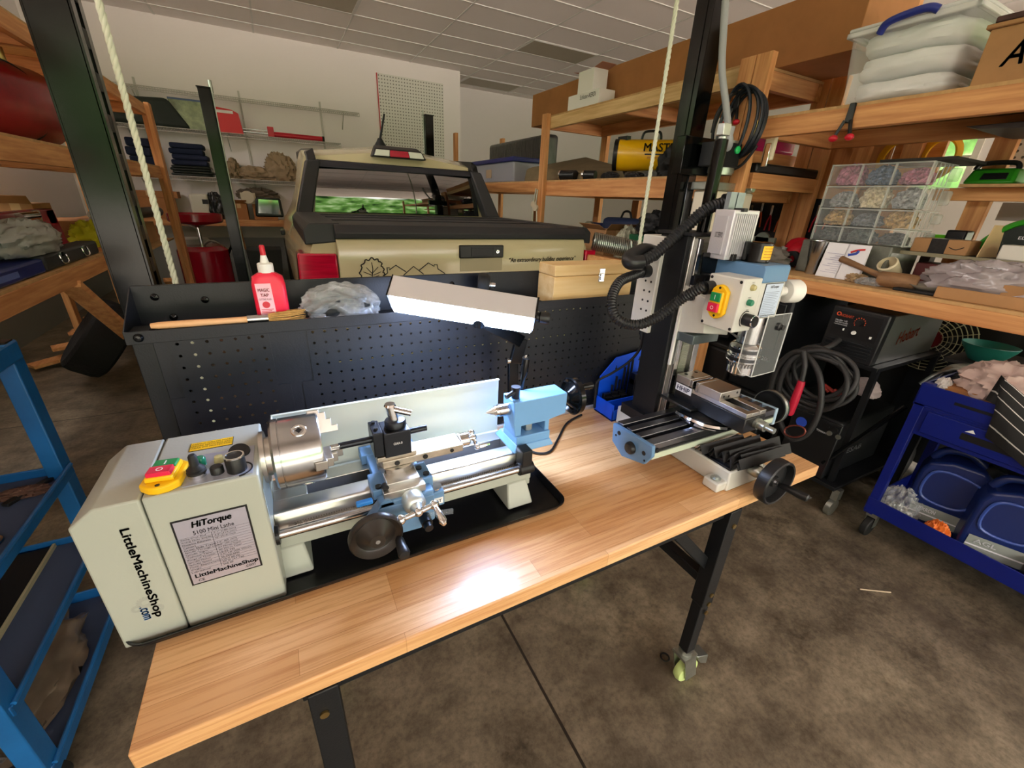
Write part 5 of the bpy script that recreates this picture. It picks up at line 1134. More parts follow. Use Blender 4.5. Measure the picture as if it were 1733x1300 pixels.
# ropes hanging from the ceiling
def rope(x, y, z0, lb, r=.008):
    m = MB()
    for k in range(3):
        m.tube([V((x+r*.55*math.cos(z*95+2.1*k), y+r*.55*math.sin(z*95+2.1*k), z)) for z in [z0+i*(3.37-z0)/260 for i in range(261)]], r*.62, 6)
    return solo('rope', m, mat('white_rope', 'd8dcc8', .8), lb, 'rope', 'white ropes from the ceiling', sm=60)
a = AY(232, 240, 1.75); rope(a.x, 1.75, .3, 'twisted white rope hanging down beside the left near lift post', .0085)
a = AY(1115, 200, 1.78); rope(a.x, 1.78, .9, 'white rope hanging down just left of the right near lift post', .009)
# ---------------------------------------------------------------- lumber storage racks
SX, SB = 2.30, 2.95
ply = mat('plywood', 'c29a66', .7, var=(3, .2), stretch=(1, 8, 1))
px_, py_, pz_ = lumber('x'), lumber('y'), lumber('z')
light_y = lumber('y', 'fresh_pine', 'c39a62', 'e6c58f')
def rack(lb, y0, y1, levels, posts, loc_y, xs=SX, xb=SB, s=1, top_light=False):
    """posts: (y, height, x); levels: (z of the deck underside, has deck)"""
    t = thing('storage_rack', lb, 'rack', ((xs+xb)/2, (y0+y1)/2, 0), 'lumber storage racks')
    for y, h, x in posts: part('post', MB().box((x, y-.042, 0), (x+.04, y+.042, h)), pz_, t, bev=.002)
    for k, (z, ya, yb, hh) in enumerate(levels):
        m = light_y if (top_light and k == 0) else py_
        part('front_beam', MB().box((xs-s*.001, ya, z-hh), (xs+s*.037, yb, z)), m, t, bev=.002)
        part('back_beam', MB().box((xb-s*.04, ya, z-hh), (xb-s*.002, yb, z)), py_, t, bev=.002)
        n = max(2, int((yb-ya)/.82)+1)
        for i in range(n):
            y = ya+.02+(yb-ya-.04)*i/(n-1)
            part('joist', MB().box((xs+s*.037, y-.019, z-hh), (xb-s*.04, y+.019, z)), px_, t, bev=.002)
        part('deck', MB().box((xs+s*.004, ya, z+.0005), (xb, yb, z+.013)), ply, t, sm=0)
    return t
P2 = lambda y, h: [(y, h, SX-.042), (y, h, SB)]
near = rack('lumber rack at the right edge with clear tote on top and cluttered bench level', -1.3, 1.735, [(1.845, -1.3, 1.65, .083), (1.105, -1.3, 1.75, .062)], P2(1.692, 2.13)+P2(-1.25, 2.13)+[(1.47, 2.4, SB)], 0)
part('side_board', MB().box((SX+.04, 1.655, 1.526), (SB, 1.692, 1.605)), px_, near, bev=.002)
part('side_board', MB().box((SX+.12, 1.84, 1.665), (SB+.1, 1.876, 1.74)), px_, near, bev=.002)
part('middle_beam', MB().box((2.88, -1.3, 1.497), (2.918, 1.05, 1.552)), py_, near, bev=.002)
part('middle_deck', MB().box((2.80, -1.3, 1.552), (3.2, .94, 1.564)), ply, near, sm=0)
part('post', MB().box((2.96, .86, 1.12), (3.0, .94, 2.0)), pz_, near, bev=.002)
part('post', MB().box((2.96, 1.2, 1.1), (3.0, 1.28, 1.9)), pz_, near, bev=.002)
part('stud_board', MB().box((3.03, 1.36, 1.12), (3.055, 1.72, 1.9)), pz_, near, bev=.002)
part('stud_board', MB().box((3.06, 1.14, 1.62), (3.085, 1.36, 1.86)), py_, near, bev=.002)
far = rack('lumber rack behind the lift post holding the yellow heater and the long carton', 1.78, 3.80, [(2.105, 1.78, 3.80, .088), (1.585, 1.78, 3.80, .118)], P2(1.782, 2.13)+P2(3.76, 2.13)+[(2.7, 1.46, SB), (3.2, 1.46, SB)], 0, top_light=True)
part('lower_deck', MB().box((SX+.05, 1.82, .93), (SB, 3.72, .95)), ply, far, sm=0)
third = rack('lumber rack farthest along the right side with a blue lidded tote', 3.83, 6.1, [(1.585, 3.83, 6.1, .09), (1.0, 3.83, 6.1, .09)], P2(6.05, 2.2)+[(5.0, 2.05, SB)], 0)

# left rack
LF, LB = -1.0, -1.65
lt = rack('lumber rack along the left edge with red tank, bench level and tall end post', -.5, 6.2, [(2.14, -.5, 6.18, .09), (1.575, -.5, 6.18, .10), (.98, -.5, 3.75, .085)], [(6.16, 2.16, LF), (6.16, 2.16, LB-.04), (4.72, .858, LB+.02), (3.80, .97, LF-.01)], 0, LF, LB, -1)
part('brace', MB().beam((LF-.03, 3.1, .9), (LF-.03, 3.75, .42), .04, .09, (1, 0, 0)), py_, lt, bev=.002)
part('brace', MB().beam((LF-.03, 5.3, .55), (LF-.03, 6.05, .15), .04, .09, (1, 0, 0)), py_, lt, bev=.002)
part('lower_shelf', MB().box((LB, 4.2, .86), (LF-.04, 6.1, .875)), ply, lt, sm=0)
part('wide_post', MB().box((LF-.05, 6.20, 0), (LF+.04, 6.24, 2.16)), pz_, lt, bev=.002)
# shelf on brackets along the back wall
wsf = thing('wall_shelf', 'pine shelf board along the back wall holding cartons and a black car mirror', 'shelf', (-.5, 7.9, .92))
part('board', MB().box((-1.9, 7.7, .965), (.6, 8.02, .985)), ply, wsf, sm=0)
part('front_edge', MB().box((-1.9, 7.66, .90), (.6, 7.7, .985)), px_, wsf, bev=.002)
for x in (-1.5, -.5, .4): part('bracket', MB().beam((x, 7.72, .9), (x, 8.015, .55), .04, .04), pz_, wsf)

def span(X, x0, y0, x1, y1, zb=None):
    """corner points of an axis aligned front face lying in the plane X"""
    ym, xm = (y0+y1)/2, (x0+x1)/2
    a, b = AX(x0, ym, X).y, AX(x1, ym, X).y
    return min(a, b), max(a, b), (AX(xm, y1, X).z if zb is None else zb), AX(xm, y0, X).z
def spany(Y, x0, y0, x1, y1, zb=None):
    ym, xm = (y0+y1)/2, (x0+x1)/2
    a, b = AY(x0, ym, Y).x, AY(x1, ym, Y).x
    return min(a, b), max(a, b), (AY(xm, y1, Y).z if zb is None else zb), AY(xm, y0, Y).z
def carton(name, lo, hi, lb, m=None, group=None, tape=True, open_=False, cat='box', face=None):
    """cardboard carton with tape seam (and raised flaps when open)"""
    lo, hi = V(lo), V(hi); c = (lo+hi)/2
    t = thing(name, lb, cat, (c.x, c.y, lo.z), group)
    part('body', MB().box(lo, hi), m or W['card'], t, bev=.003)
    if tape: part('tape', MB().box((c.x-.025, lo.y-.0008, hi.z-.06), (c.x+.025, hi.y+.0008, hi.z+.0008)), mat('packing_tape', 'c9a878', .3), t, sm=0)
    if open_:
        f = MB()
        f.hexa([(lo.x, lo.y, hi.z), (hi.x, lo.y, hi.z), (hi.x, lo.y+.004, hi.z), (lo.x, lo.y+.004, hi.z)], [(lo.x-.01, lo.y-.07, hi.z+.05), (hi.x+.01, lo.y-.07, hi.z+.05), (hi.x+.01, lo.y-.066, hi.z+.052), (lo.x-.01, lo.y-.066, hi.z+.052)])
        f.hexa([(lo.x, lo.y, hi.z), (lo.x, hi.y, hi.z), (lo.x+.004, hi.y, hi.z), (lo.x+.004, lo.y, hi.z)], [(lo.x-.08, lo.y, hi.z+.04), (lo.x-.08, hi.y, hi.z+.04), (lo.x-.076, hi.y, hi.z+.043), (lo.x-.076, lo.y, hi.z+.043)])
        part('flap', f, m or W['card'], t, sm=0)
    return t
def cloth(name, c, size, m, lb, seed=0, amp=.4, fr=1.8, cat='cloth', group=None, ridge=True):
    return solo(name, MB().blob(c, size, seed, amp, fr, n=30, ridge=ridge), m, lb, cat, group, sm=60)

# --- on top of the racks
t = carton('long_carton', (2.50, 1.41, 2.1195), (2.92, 4.42, 2.40), 'very long brown carton lying along the top of the far rack', W['card2'], tape=False)
a = AX(965, 187, 2.36)
wx = spany(3.62, 944, 137, 1014, 187, 2.1195)
wbm = mat('white_card', 'ecebe8', .7)
ya = AX(985, 160, 2.33).y
t = thing('white_carton', 'white carton with small print lying on the far rack, the lower of two', 'box', (2.38, ya, 2.119))
part('body', MB().box((2.315, ya-.24, 2.1195), (2.47, ya+.17, 2.222)), wbm, t, bev=.003)
text(t, 'Schluter-KERDI', (2.3145, ya-.10, 2.19), (0, -1, 0), (0, 0, 1), .2, .03, W['ink'], bold=.02)
t = thing('white_carton', 'tall white carton with torn open top standing on the lower white one', 'box', (2.39, ya, 2.223))
part('body', MB().box((2.325, ya-.14, 2.223), (2.46, ya+.06, 2.37)), wbm, t, bev=.003)
part('flap', MB().hexa([(2.325, ya-.14, 2.37), (2.46, ya-.14, 2.37), (2.46, ya-.137, 2.37), (2.325, ya-.137, 2.37)], [(2.325, ya-.23, 2.385), (2.46, ya-.23, 2.385), (2.46, ya-.23, 2.388), (2.325, ya-.23, 2.388)]).hexa([(2.325, ya+.06, 2.37), (2.46, ya+.06, 2.37), (2.46, ya+.063, 2.37), (2.325, ya+.063, 2.37)], [(2.325, ya+.13, 2.38), (2.46, ya+.13, 2.38), (2.46, ya+.13, 2.383), (2.325, ya+.13, 2.383)]), mat('pink_brown_card', 'b9826a', .8), t, sm=0)
# clear tote with white bedding
tz = 1.8585
t = thing('clear_tote', 'big clear plastic tote full of white cloth on the upper right shelf', 'tote', (2.6, 1.12, tz))
ty0, ty1, tz1 = .93, 1.345, 2.13
tote = mat('tote_plastic', 'f4f6f6', .12, trans=.0, alpha=.25, spec=.8)
shell = MB().hexa([(2.345, ty0+.03, tz), (2.92, ty0+.03, tz), (2.92, ty1-.03, tz), (2.345, ty1-.03, tz)], [(2.325, ty0, tz1), (2.95, ty0, tz1), (2.95, ty1, tz1), (2.325, ty1, tz1)])
part('shell', shell, tote, t, bev=.03, seg=4)
part('rim', MB().box((2.315, ty0-.01, tz1-.02), (2.335, ty1+.01, tz1)).box((2.94, ty0-.01, tz1-.02), (2.96, ty1+.01, tz1)).box((2.315, ty0-.01, tz1-.02), (2.96, ty0+.01, tz1)).box((2.315, ty1-.01, tz1-.02), (2.96, ty1+.01, tz1)), mat('tote_rim', 'f0f2f2', .2, alpha=.7), t, bev=.004)
part('lid', MB().box((2.32, ty0-.008, tz1), (2.955, ty1+.008, tz1+.015)), mat('tote_rim2', 'eef0f2', .25, alpha=.75), t, bev=.006)
part('handle', MB().tube(smooth_path([(2.312, ty1-.12, tz1-.03), (2.300, ty1-.15, tz1+.0), (2.300, ty1-.26, tz1+.012), (2.312, ty1-.30, tz1+.0)]), .014, 10), mat('navy_handle', '27348a', .4), t)
wc_ = mat('white_bedding', 'f4f2f5', .85, bump=(12, .3))
def pillow(lo, hi, seed, n=18):
    m = MB(); lo, hi = V(lo), V(hi); c = (lo+hi)/2; h = (hi-lo)/2; m.ball((0, 0, 0), 1, n=n)
    for i, q in enumerate(m.v):
        e = 5; k = (abs(q.x)**e+abs(q.y)**e+abs(q.z)**e)**(-1/e); w = q*k
        a = noise.noise(w*2.2+V((seed*3, seed, 0)))*.06-abs(noise.noise(w*3.1+V((seed, 0, seed*2))))*.10
        m.v[i] = c+V((w.x*h.x*(1+a), w.y*h.y*(1+a), w.z*h.z*(1+a*1.5)))
    return m
for k, (z, h) in enumerate(((tz+.006, .088), (tz+.092, .09), (tz+.178, .088))):
    part('bedding', pillow((2.345+.008*(2-k), ty0+.02, z), (2.92, ty1-.02, z+h), 20+k), wc_, t, sm=70)
t = carton('carton', (2.33, .25, tz), (2.75, .872, 2.03), 'brown carton printed in big black capitals at the right end of the upper shelf', tape=False)
text(t, 'AMERICAN', (2.3292, .60, 1.945), (0, -1, 0), (0, 0, 1), .42, .072, W['ink'], bold=.035, shear=.2)
part('flap', MB().box((2.32, .25, 2.03), (2.76, .885, 2.044)), W['card'], t, bev=.003)
solo('steel_bar', MB().box((2.33, .2, 2.046), (2.38, .87, 2.066)), mat('rusty_bar', '4d3633', .6, .4), 'dark metal strip lying on the brown carton at the top right corner', 'bar', bev=.004)
# spring clamp on the beam
a = AX(1440, 195, 2.298)
def spring_clamp(a, dy, lb):
    t = thing('spring_clamp', lb, 'clamp', a)
    part('jaw', MB().hexa([a+V((-.012, -.015, -.03)), a+V((-.012, .015, -.03)), a+V((.0, .015, -.03)), a+V((0, -.015, -.03))], [a+V((-.012, -.012, .045)), a+V((-.012, .012, .045)), a+V((0, .012, .045)), a+V((0, -.012, .045))]), W['plastic'], t, bev=.003)
    for s in (-1, 1):
        h = part('handle', MB().beam(a+V((-.012, s*.012, -.02)), a+V((-.02, s*.03, -.08)), .012, .012), W['plastic'], t, bev=.002)
        part('tip', MB().ball(a+V((-.022, s*.033, -.088)), .0155, (1, 1.2, .9), 8), W['redp'], h)
    return t
spring_clamp(V((2.298, a.y, a.z)), 0, 'black spring clamp with red tips biting the upper right beam')
# air hose coil on the doubled posts
hx = 2.235; hc = AX(1262, 212, hx)
hm = MB(); random.seed(3)
for k in range(5):
    ry, rz = .105+.010*k*(1 if k % 2 else -.6), .145+.008*k
    hm.tube([V((hx-.012*k+.004*math.sin(3*a/40*2*PI), hc.y+.01*k+ry*math.cos(2*PI*a/40), hc.z+rz*math.sin(2*PI*a/40))) for a in range(40)], .0085, 8, True)
t = thing('air_hose', 'coiled black air hose hanging on the doubled wooden post', 'hose', (hx, hc.y, hc.z))
part('coil', hm, mat('blue_black_hose', '161d26', .35), t)
part('tail', MB().tube(smooth_path([V((hx-.01, hc.y-.10, hc.z-.10)), V((hx-.02, hc.y-.04, hc.z-.19)), V((hx-.02, hc.y+.08, hc.z-.22)), V((hx-.03, hc.y+.14, hc.z-.24))]), .008, 8), W['rubber'], t)
part('brass_fitting', MB().cyl(V((hx-.02, hc.y-.075, hc.z+.01)), V((hx-.02, hc.y-.065, hc.z-.10)), .009), brass, t)
a = AX(1255, 165, 2.245); spring_clamp(V((2.225, a.y, a.z-.03)), 0, 'black spring clamp with red tips holding the air hose coil')

# --- middle level of the far rack
mz = 1.5985
p0 = AX(1042, 263, 2.42); p1 = p0+V((.42, -.42, 0))
t = thing('torpedo_heater', 'yellow torpedo heater with black grille lettered in black, on the far rack', 'heater', (p0.x, (p0.y+p1.y)/2, mz))
hr = .108
part('barrel', MB().lathe([(hr-.004, 0), (hr, .006), (hr, .60), (hr-.004, .606)], p0, (p1-p0), 40), mat('heater_yellow', 'f0bb10', .3, coat=.3), t)
gr = MB().lathe([(hr+.002, -.012), (hr+.002, .02), (hr-.004, .02)], p0, (p1-p0), 40).lathe([(0, .004), (hr-.002, .004)], p0, (p1-p0), 40)
g_ = part('grille', gr, W['plastic'], t)
d = (p1-p0).normalized()
sp = MB()
for k in range(5): sp.tube([p0-d*.012+(d.cross(V((0, 0, 1)))*math.cos(2*PI*a/28)+V((0, 0, 1))*math.sin(2*PI*a/28))*(hr*.95*(k+1)/6) for a in range(28)], .0025, 5, True)
for k in range(4): sp.tube([p0-d*.012+(d.cross(V((0, 0, 1)))*math.cos(PI*k/4)+V((0, 0, 1))*math.sin(PI*k/4))*hr*s_ for s_ in (-1, 1)], .0025, 5)
part('grille_wire', sp, W['black'], g_, sm=0)
part('tank', MB().box((p0.x+.05, p1.y+.0, mz), (p0.x+.33, p0.y-.06, p0.z-hr-.002)), mat('tank_grey', '4a4a48', .5), t, bev=.02)
part('handle', MB().tube(smooth_path([p0+d*.18+V((0, 0, hr)), p0+d*.2+V((0, 0, hr+.05)), p0+d*.3+V((0, 0, hr+.05)), p0+d*.32+V((0, 0, hr))]), .009, 8).box(p0+d*.05+V((-.02, -.05, hr-.01)), p0+d*.05+V((.02, .05, hr+.02))), W['plastic'], t)
nn_ = V((d.y, -d.x, 0)); nn_ = nn_ if nn_.dot(V((1, 1, 0))) < 0 else -nn_
text(t, 'MASTER', p0+d*.34+nn_*(hr*.94)+V((0, 0, .044)), d, V((0, 0, 1))-nn_*.42, .26, .06, W['ink'], bold=.05, th=.006)
part('decal_band', MB().beam(p0+d*.22+nn_*(hr-.002), p0+d*.46+nn_*(hr-.002), .008, .009), W['ink'], t, sm=0)
part('label', MB().beam(p0+d*.24+nn_*(hr-.005)-V((0, 0, .022)), p0+d*.40+nn_*(hr-.005)-V((0, 0, .022)), .008, .014), mat('amber_decal', 'c98d14', .5), t, sm=0)
c = AX(1122, 245, 2.45); cloth('black_tarp', (2.45, p1.y-.2, mz), (.26, .22, .2), W['rubber'], 'black crumpled bundle beside the yellow heater next to the lift post', 7)
c = AX(1020, 265, 2.7); solo('wheel', MB().lathe([(.05, -.04), (.10, -.045), (.115, -.02), (.115, .02), (.10, .045), (.05, .045)], (2.72, 3.0, mz+.117), (.6, .8, 0), 28), W['rubber'], 'small black rubber wheel standing behind the heater grille on the far rack', 'wheel')
# folded tarp
ya, yb, z0, z1 = span(2.40, 905, 268, 1010, 308, mz)
tp = mat('olive_tarp', '7a6c52', .85, bump=(25, .4), var=(5, .2))
t = solo('folded_tarp', MB().hexa([(2.43, 3.12, mz), (2.85, 3.12, mz), (2.85, 4.42, mz), (2.43, 4.42, mz)], [(2.47, 3.2, mz+.07), (2.82, 3.2, mz+.12), (2.83, 3.85, mz+.25), (2.45, 4.40, mz+.14)]), tp, 'thick olive brown folded tarp on the far rack behind its tall post', 'tarp', bev=.03, seg=3)
a = AX(955, 292, 2.37); b = AX(1000, 290, 2.37)
for k, (x, y, r, L_, lb) in enumerate(((950, 290, .042, .16, 'black work light barrel with chrome rim beside the tall post on the far rack'), (988, 293, .036, .10, 'chrome rimmed work light just left of the heater'))):
    a = AX(x, y, 2.37); c0 = V((2.37, a.y, mz+r)); c1 = V((2.42, a.y-L_, mz+r))
    t = thing('work_light', lb, 'light', (c0.x, c0.y, mz), 'work lights on the far rack')
    part('barrel', MB().cyl(c0, c1, r, n=24), W['plastic'], t, bev=.004); part('rim', MB().lathe([(r+.001, -.004), (r+.003, .012), (r-.004, .012), (r-.006, -.004)], c0, c1-c0, 24, True), W['chrome'], t)
for k, (y, w, h, lb) in enumerate(((2.9, .12, .05, 'flat black tool at the front of the far rack below the heater grille'), (2.62, .10, .04, 'black cable bundle at the front of the far rack below the heater'))):
    cloth('black_tool', (2.37, y, mz), (.08, w*1.6, h), W['rubber'], lb, 30+k, .3, 2.4, 'tool', 'black oddments on the far rack')
# pink case and black case on the mid level behind the doubled posts
t = thing('pink_case', 'magenta plastic case lying on the side board behind the doubled post', 'case', (2.75, 1.93, 1.741))
part('shell', MB().box((2.5, 1.86, 1.741), (2.98, 2.05, 1.86)), mat('magenta_plastic', 'b01a5a', .3), t, bev=.02); part('latch', MB().box((2.68, 1.85, 1.78), (2.76, 1.862, 1.83)), mat('pink_latch', 'd85a92', .3), t, bev=.004)
solo('long_level', MB().box((2.36, 1.66, 1.606), (2.95, 1.75, 1.655)), W['plastic'], 'long black tool case lying on the side board right of the doubled post', 'tool case', bev=.01)
t = thing('white_scraper', 'white handled scraper hanging beside the doubled post', 'scraper', AX(1303, 255, 2.36)); c = AX(1303, 250, 2.36)
part('handle', MB().box(c+V((-.012, -.03, -.06)), c+V((.012, .03, .06)), ), mat('cream_plastic', 'e0d8b8', .5), t, bev=.008); part('blade', MB().box(c+V((-.02, -.016, -.09)), c+V((-.012, .016, .02))), W['chrome'], t, bev=.003)
# far rack and third rack tote and mattress
ya, yb, z0, z1 = span(2.36, 816, 275, 900, 312, mz)
t = thing('blue_lid_tote', 'clear tote with a navy lid on the farthest rack beside the truck roof', 'tote', (2.6, (ya+yb)/2, mz))
part('shell', MB().hexa([(2.36, 4.5, mz), (2.66, 4.5, mz), (2.66, 5.55, mz), (2.36, 5.55, mz)], [(2.34, 4.48, mz+.2), (2.68, 4.48, mz+.2), (2.68, 5.57, mz+.2), (2.34, 5.57, mz+.2)]), mat('frosted_tote', '9a9ca8', .3), t, bev=.015)
part('lid', MB().box((2.32, 4.46, mz+.2), (2.70, 5.6, mz+.245)), mat('navy_lid', '23276e', .4), t, bev=.008)
part('label', MB().box((2.345, 5.05, mz+.05), (2.348, 5.2, mz+.14)), mat('tan_label', 'b39a80', .6), t, sm=0)
t = solo('wrapped_cushion', MB().box((2.55, 4.5, mz), (2.72, 6.0, mz+.50)), mat('dark_wrap', '3c3a3c', .22, var=(9, .6), bump=(14, .5), stretch=(3, 3, .6)), 'grey cushion wrapped in shiny plastic standing behind the blue lidded tote', 'cushion', bev=.04, seg=4)
t.location.x += .19
# pulley rope on the tall far post
c = AX(908, 352, 2.25)
t = thing('rope_pulley', 'cream pulley block with a looped white rope hanging on the tall far post', 'pulley', c)
part('wheel', MB().lathe([(.0, -.012), (.028, -.012), (.024, 0), (.028, .012), (0, .012)], c+V((-.01, 0, -.0)), (1, .3, 0), 20).lathe([(.0, -.012), (.028, -.012), (.024, 0), (.028, .012), (0, .012)], c+V((.0, .06, .03)), (1, .3, 0), 20), mat('cream_pulley', 'd8cdb4', .5), t)
part('cord', MB().tube(smooth_path([c+V((0, .0, .16)), c+V((0, .02, .05)), c, c+V((0, -.015, -.12)), c+V((0, -.01, -.3))]), .006, 6).tube(smooth_path([c+V((0, .03, .17)), c+V((0, .06, .05)), c+V((0, .07, -.1)), c+V((0, .06, -.3))]), .006, 6), MATS['white_rope'], t)
# ---------------------------------------------------------------- clutter on the right bench level
bz = 1.1185
# stacked clear parts cases
pc_ = mat('clear_case', 'e9efee', .15, alpha=.15, spec=.8)
rib = mat('clear_edge', 'eef2ea', .25, alpha=.34)
cx0, cx1, cy0, cy1 = 2.55, 2.80, .968, 1.375
ztops = [1.645, 1.548, 1.446, 1.362, 1.285]
names = ['topmost of the four', 'second from the top of the four', 'third from the top of the four', 'lowest of the four']
fill = [('c07a92', '5b6f8c'), ('a4a6a6', 'e0cfae'), ('b8965a', '7d8288'), ('4a4c4c', '66706c')]
for k in range(4):
    z1, z0 = ztops[k]-.002, ztops[k+1]+.001
    t = thing('parts_case', 'clear divided parts case of small hardware, %s stacked' % names[k], 'parts case', ((cx0+cx1)/2, (cy0+cy1)/2, z0), 'clear parts cases')
    part('shell', MB().box((cx0, cy0, z0), (cx1, cy1, z1)), pc_, t, bev=.004)
    dv = MB()
    for i in range(4): y = cy0+(cy1-cy0)*i/3; dv.box((cx0-.001, y-.0025, z0), (cx0+.012, y+.0025, z1))
    for i in range(5): dv.box((cx0+.04*i+.02, cy0-.003, z0+.003), (cx0+.04*i+.026, cy0, z1-.003))
    part('divider', dv.box((cx0-.003, cy0, z1-.006), (cx1, cy1, z1)), rib, t, sm=0)
    part('latch', MB().box((cx1-.002, cy0-.012, z0+.025), (cx1+.03, cy0+.03, z1-.01)), rib, t, bev=.01)
    for i in range(3):
        y0 = cy0+(cy1-cy0)*i/3+.008; y1 = cy0+(cy1-cy0)*(i+1)/3-.008
        part('hardware', MB().blob((cx0+.08, (y0+y1)/2, z0+.003), (.13, (y1-y0)*.95, (z1-z0)*(.7+.15*((i+k) % 3))), 40+3*k+i, .4, 4, n=18, ridge=True), mat('hardware_%d_%d' % (k, i % 2), fill[k][i % 2], .5, .2, var=(60, .7)), t, sm=0)
    if k == 0: top_case = t
part('riser', MB().box((2.52, .9, bz), (2.85, 1.40, ztops[4])), mat('dark_riser', '4a4a44', .6), far) if False else None
solo('crate', MB().box((2.53, .99, bz), (2.82, 1.40, ztops[4]-.001)), mat('smoked_crate', '6a6c62', .3, var=(12, .5)), 'smoky clear crate of hardware under the four parts cases', 'crate', bev=.006)
solo('cardboard_sheet', MB().box((2.56, .9, ztops[0]+.0005), (2.9, 1.18, ztops[0]+.012)), mat('black_card', '2a2622', .7), 'dark cardboard sheet lying on top of the parts cases', 'sheet', sm=0)
# steel tumbler and labelled pouch
c = AZ(1372, 463, bz)
t = thing('steel_tumbler', 'stainless steel tumbler standing at the left end of the right bench', 'cup', (c.x, c.y, bz))
part('body', MB().lathe([(.030, 0), (.034, .075), (.037, .08), (.047, .16), (.0485, .166), (.046, .166), (.036, .09), (.0, .08)], (c.x, c.y, bz), (0, 0, 1), 36), W['steel'], t)
c = AZ(1420, 460, bz); c.x, c.y = 2.56, 1.19
for i, (dy, lb) in enumerate(((.06, 'white supplement pouch leaning behind the mallet, the left one with dense print'), (-.03, 'white pouch with red and blue swooshes, right one of the pair'))):
    c0 = V((2.44, c.y+dy-.06, bz)); t = thing('white_pouch', lb, 'pouch', c0, 'white pouches on the right bench')
    pch = MB().hexa([c0+V((0, -.05, 0)), c0+V((.03, -.05, 0)), c0+V((.03, .05, 0)), c0+V((0, .05, 0))], [c0+V((.035, -.05, .165)), c0+V((.038, -.05, .165)), c0+V((.038, .05, .165)), c0+V((.035, .05, .165))])
    part('pouch', pch, W['paper'], t, bev=.003)
    ln = MB()
    if i == 0:
        for k in range(10): ln.beam(c0+V((.006+.0018*k, -.04, .025+.010*k)), c0+V((.006+.0018*k, .035-.02*(k % 3), .025+.010*k)), .001, .0022, (1, 0, 0))
        part('print', ln, mat('print_violet', '7a74a8', .6), t, sm=0)
    else:
        part('blue_swoosh', MB().tube(smooth_path([c0+V((.024, .03, .115)), c0+V((.026, .0, .125)), c0+V((.028, -.005, .14))]), [.008]+[.006]*15+[.003], 6), mat('swoosh_blue', '2c4aa8', .5), t); part('red_swoosh', MB().tube(smooth_path([c0+V((.026, .025, .128)), c0+V((.029, -.0, .14)), c0+V((.031, -.03, .146))]), .005, 6), mat('swoosh_red', 'cf3a3a', .5), t)
# mallet
a, b = AX(1418, 438, 2.42), AX(1495, 470, 2.40)
hm_ = V((2.42, AX(1505, 473, 2.42).y, bz+.034))
t = thing('wooden_mallet', 'worn wooden mallet lying on the right bench with its handle raised', 'mallet', (hm_.x, hm_.y, bz))
oldw = lumber('y', 'old_wood', '6a4a30', '9a7450')
part('head', MB().lathe([(.028, -.07), (.033, -.06), (.034, 0), (.033, .06), (.027, .07)], hm_+V((0, -.03, 0)), (.25, -1, 0), 20), oldw, t)
part('handle', MB().tube([hm_, hm_.lerp(V((2.45, a.y, a.z)), .5), V((2.45, a.y, a.z))], [.013, .012, .015], 10), oldw, t)
c = AX(1478, 446, 2.62); p0 = V((2.56, .97, bz+.045))
solo('pipe_cap', MB().lathe([(.038, 0), (.04, .005), (.04, .075), (.034, .08), (.034, .02), (0, .02)], p0, (-.75, .1, .65), 28), mat('cream_pvc', 'e2d6b4', .45), 'cream plastic pipe cap tipped on its side on the right bench', 'pipe cap')
solo('red_box', MB().box((2.72, .72, bz), (2.86, .95, bz+.10)), mat('maroon_box', '6a2f2c', .5), 'flat maroon box standing behind the pipe cap on the right bench', 'box', bev=.004)
cloth('plastic_scrap', (2.40, .98, bz), (.07, .10, .03), film, 'crumpled clear wrapper lying under the mallet handle', 3, .5, 3, 'wrapper')
cloth('plastic_scrap', (2.46, 1.06, bz), (.09, .08, .035), mat('tan_paper', 'b79c78', .8), 'crumpled tan paper lying in front of the white pouches', 8, .5, 3, 'paper')
t = thing('glass_dish', 'round glass dish with grey sediment in a black tray on the right bench', 'dish', (2.44, .78, bz))
part('tray', MB().box((2.36, .69, bz), (2.52, .87, bz+.012)), W['black'], t, bev=.003)
part('bowl', MB().lathe([(.035, .012), (.06, .03), (.062, .032), (.058, .032), (.034, .016), (0, .016)], (2.43, .78, bz), (0, 0, 1), 32), mat('frosted_glass', 'c9c4b4', .2, alpha=.75), t)
cb_ = cloth('clear_bag', (2.51, .62, bz), (.19, .40, .14), mat('bag_film', 'b9aeb0', .12, alpha=.6, spec=.9), 'large clear plastic bag lying across the right bench', 17, .45, 2.6, 'bag')
part('label', MB().box((2.46, .60, bz+.125), (2.52, .68, bz+.127)), W['paper'], cb_, sm=0)
solo('cardboard_strip', MB().box((2.335, -.2, bz), (2.345, .72, bz+.045)), W['card'], 'long cardboard strip standing on the front edge of the right bench', 'cardboard', bev=.003)
t = carton('open_carton', (2.42, .33, bz), (2.68, .56, bz+.075), 'small brown carton wrapped in plastic near the right edge of the bench', tape=False)
part('red_lining', MB().tube(smooth_path([(2.43, .42, bz+.08), (2.5, .40, bz+.09), (2.6, .42, bz+.085)]), .012, 8), mat('pink_cloth', 'b04a5c', .6), t)
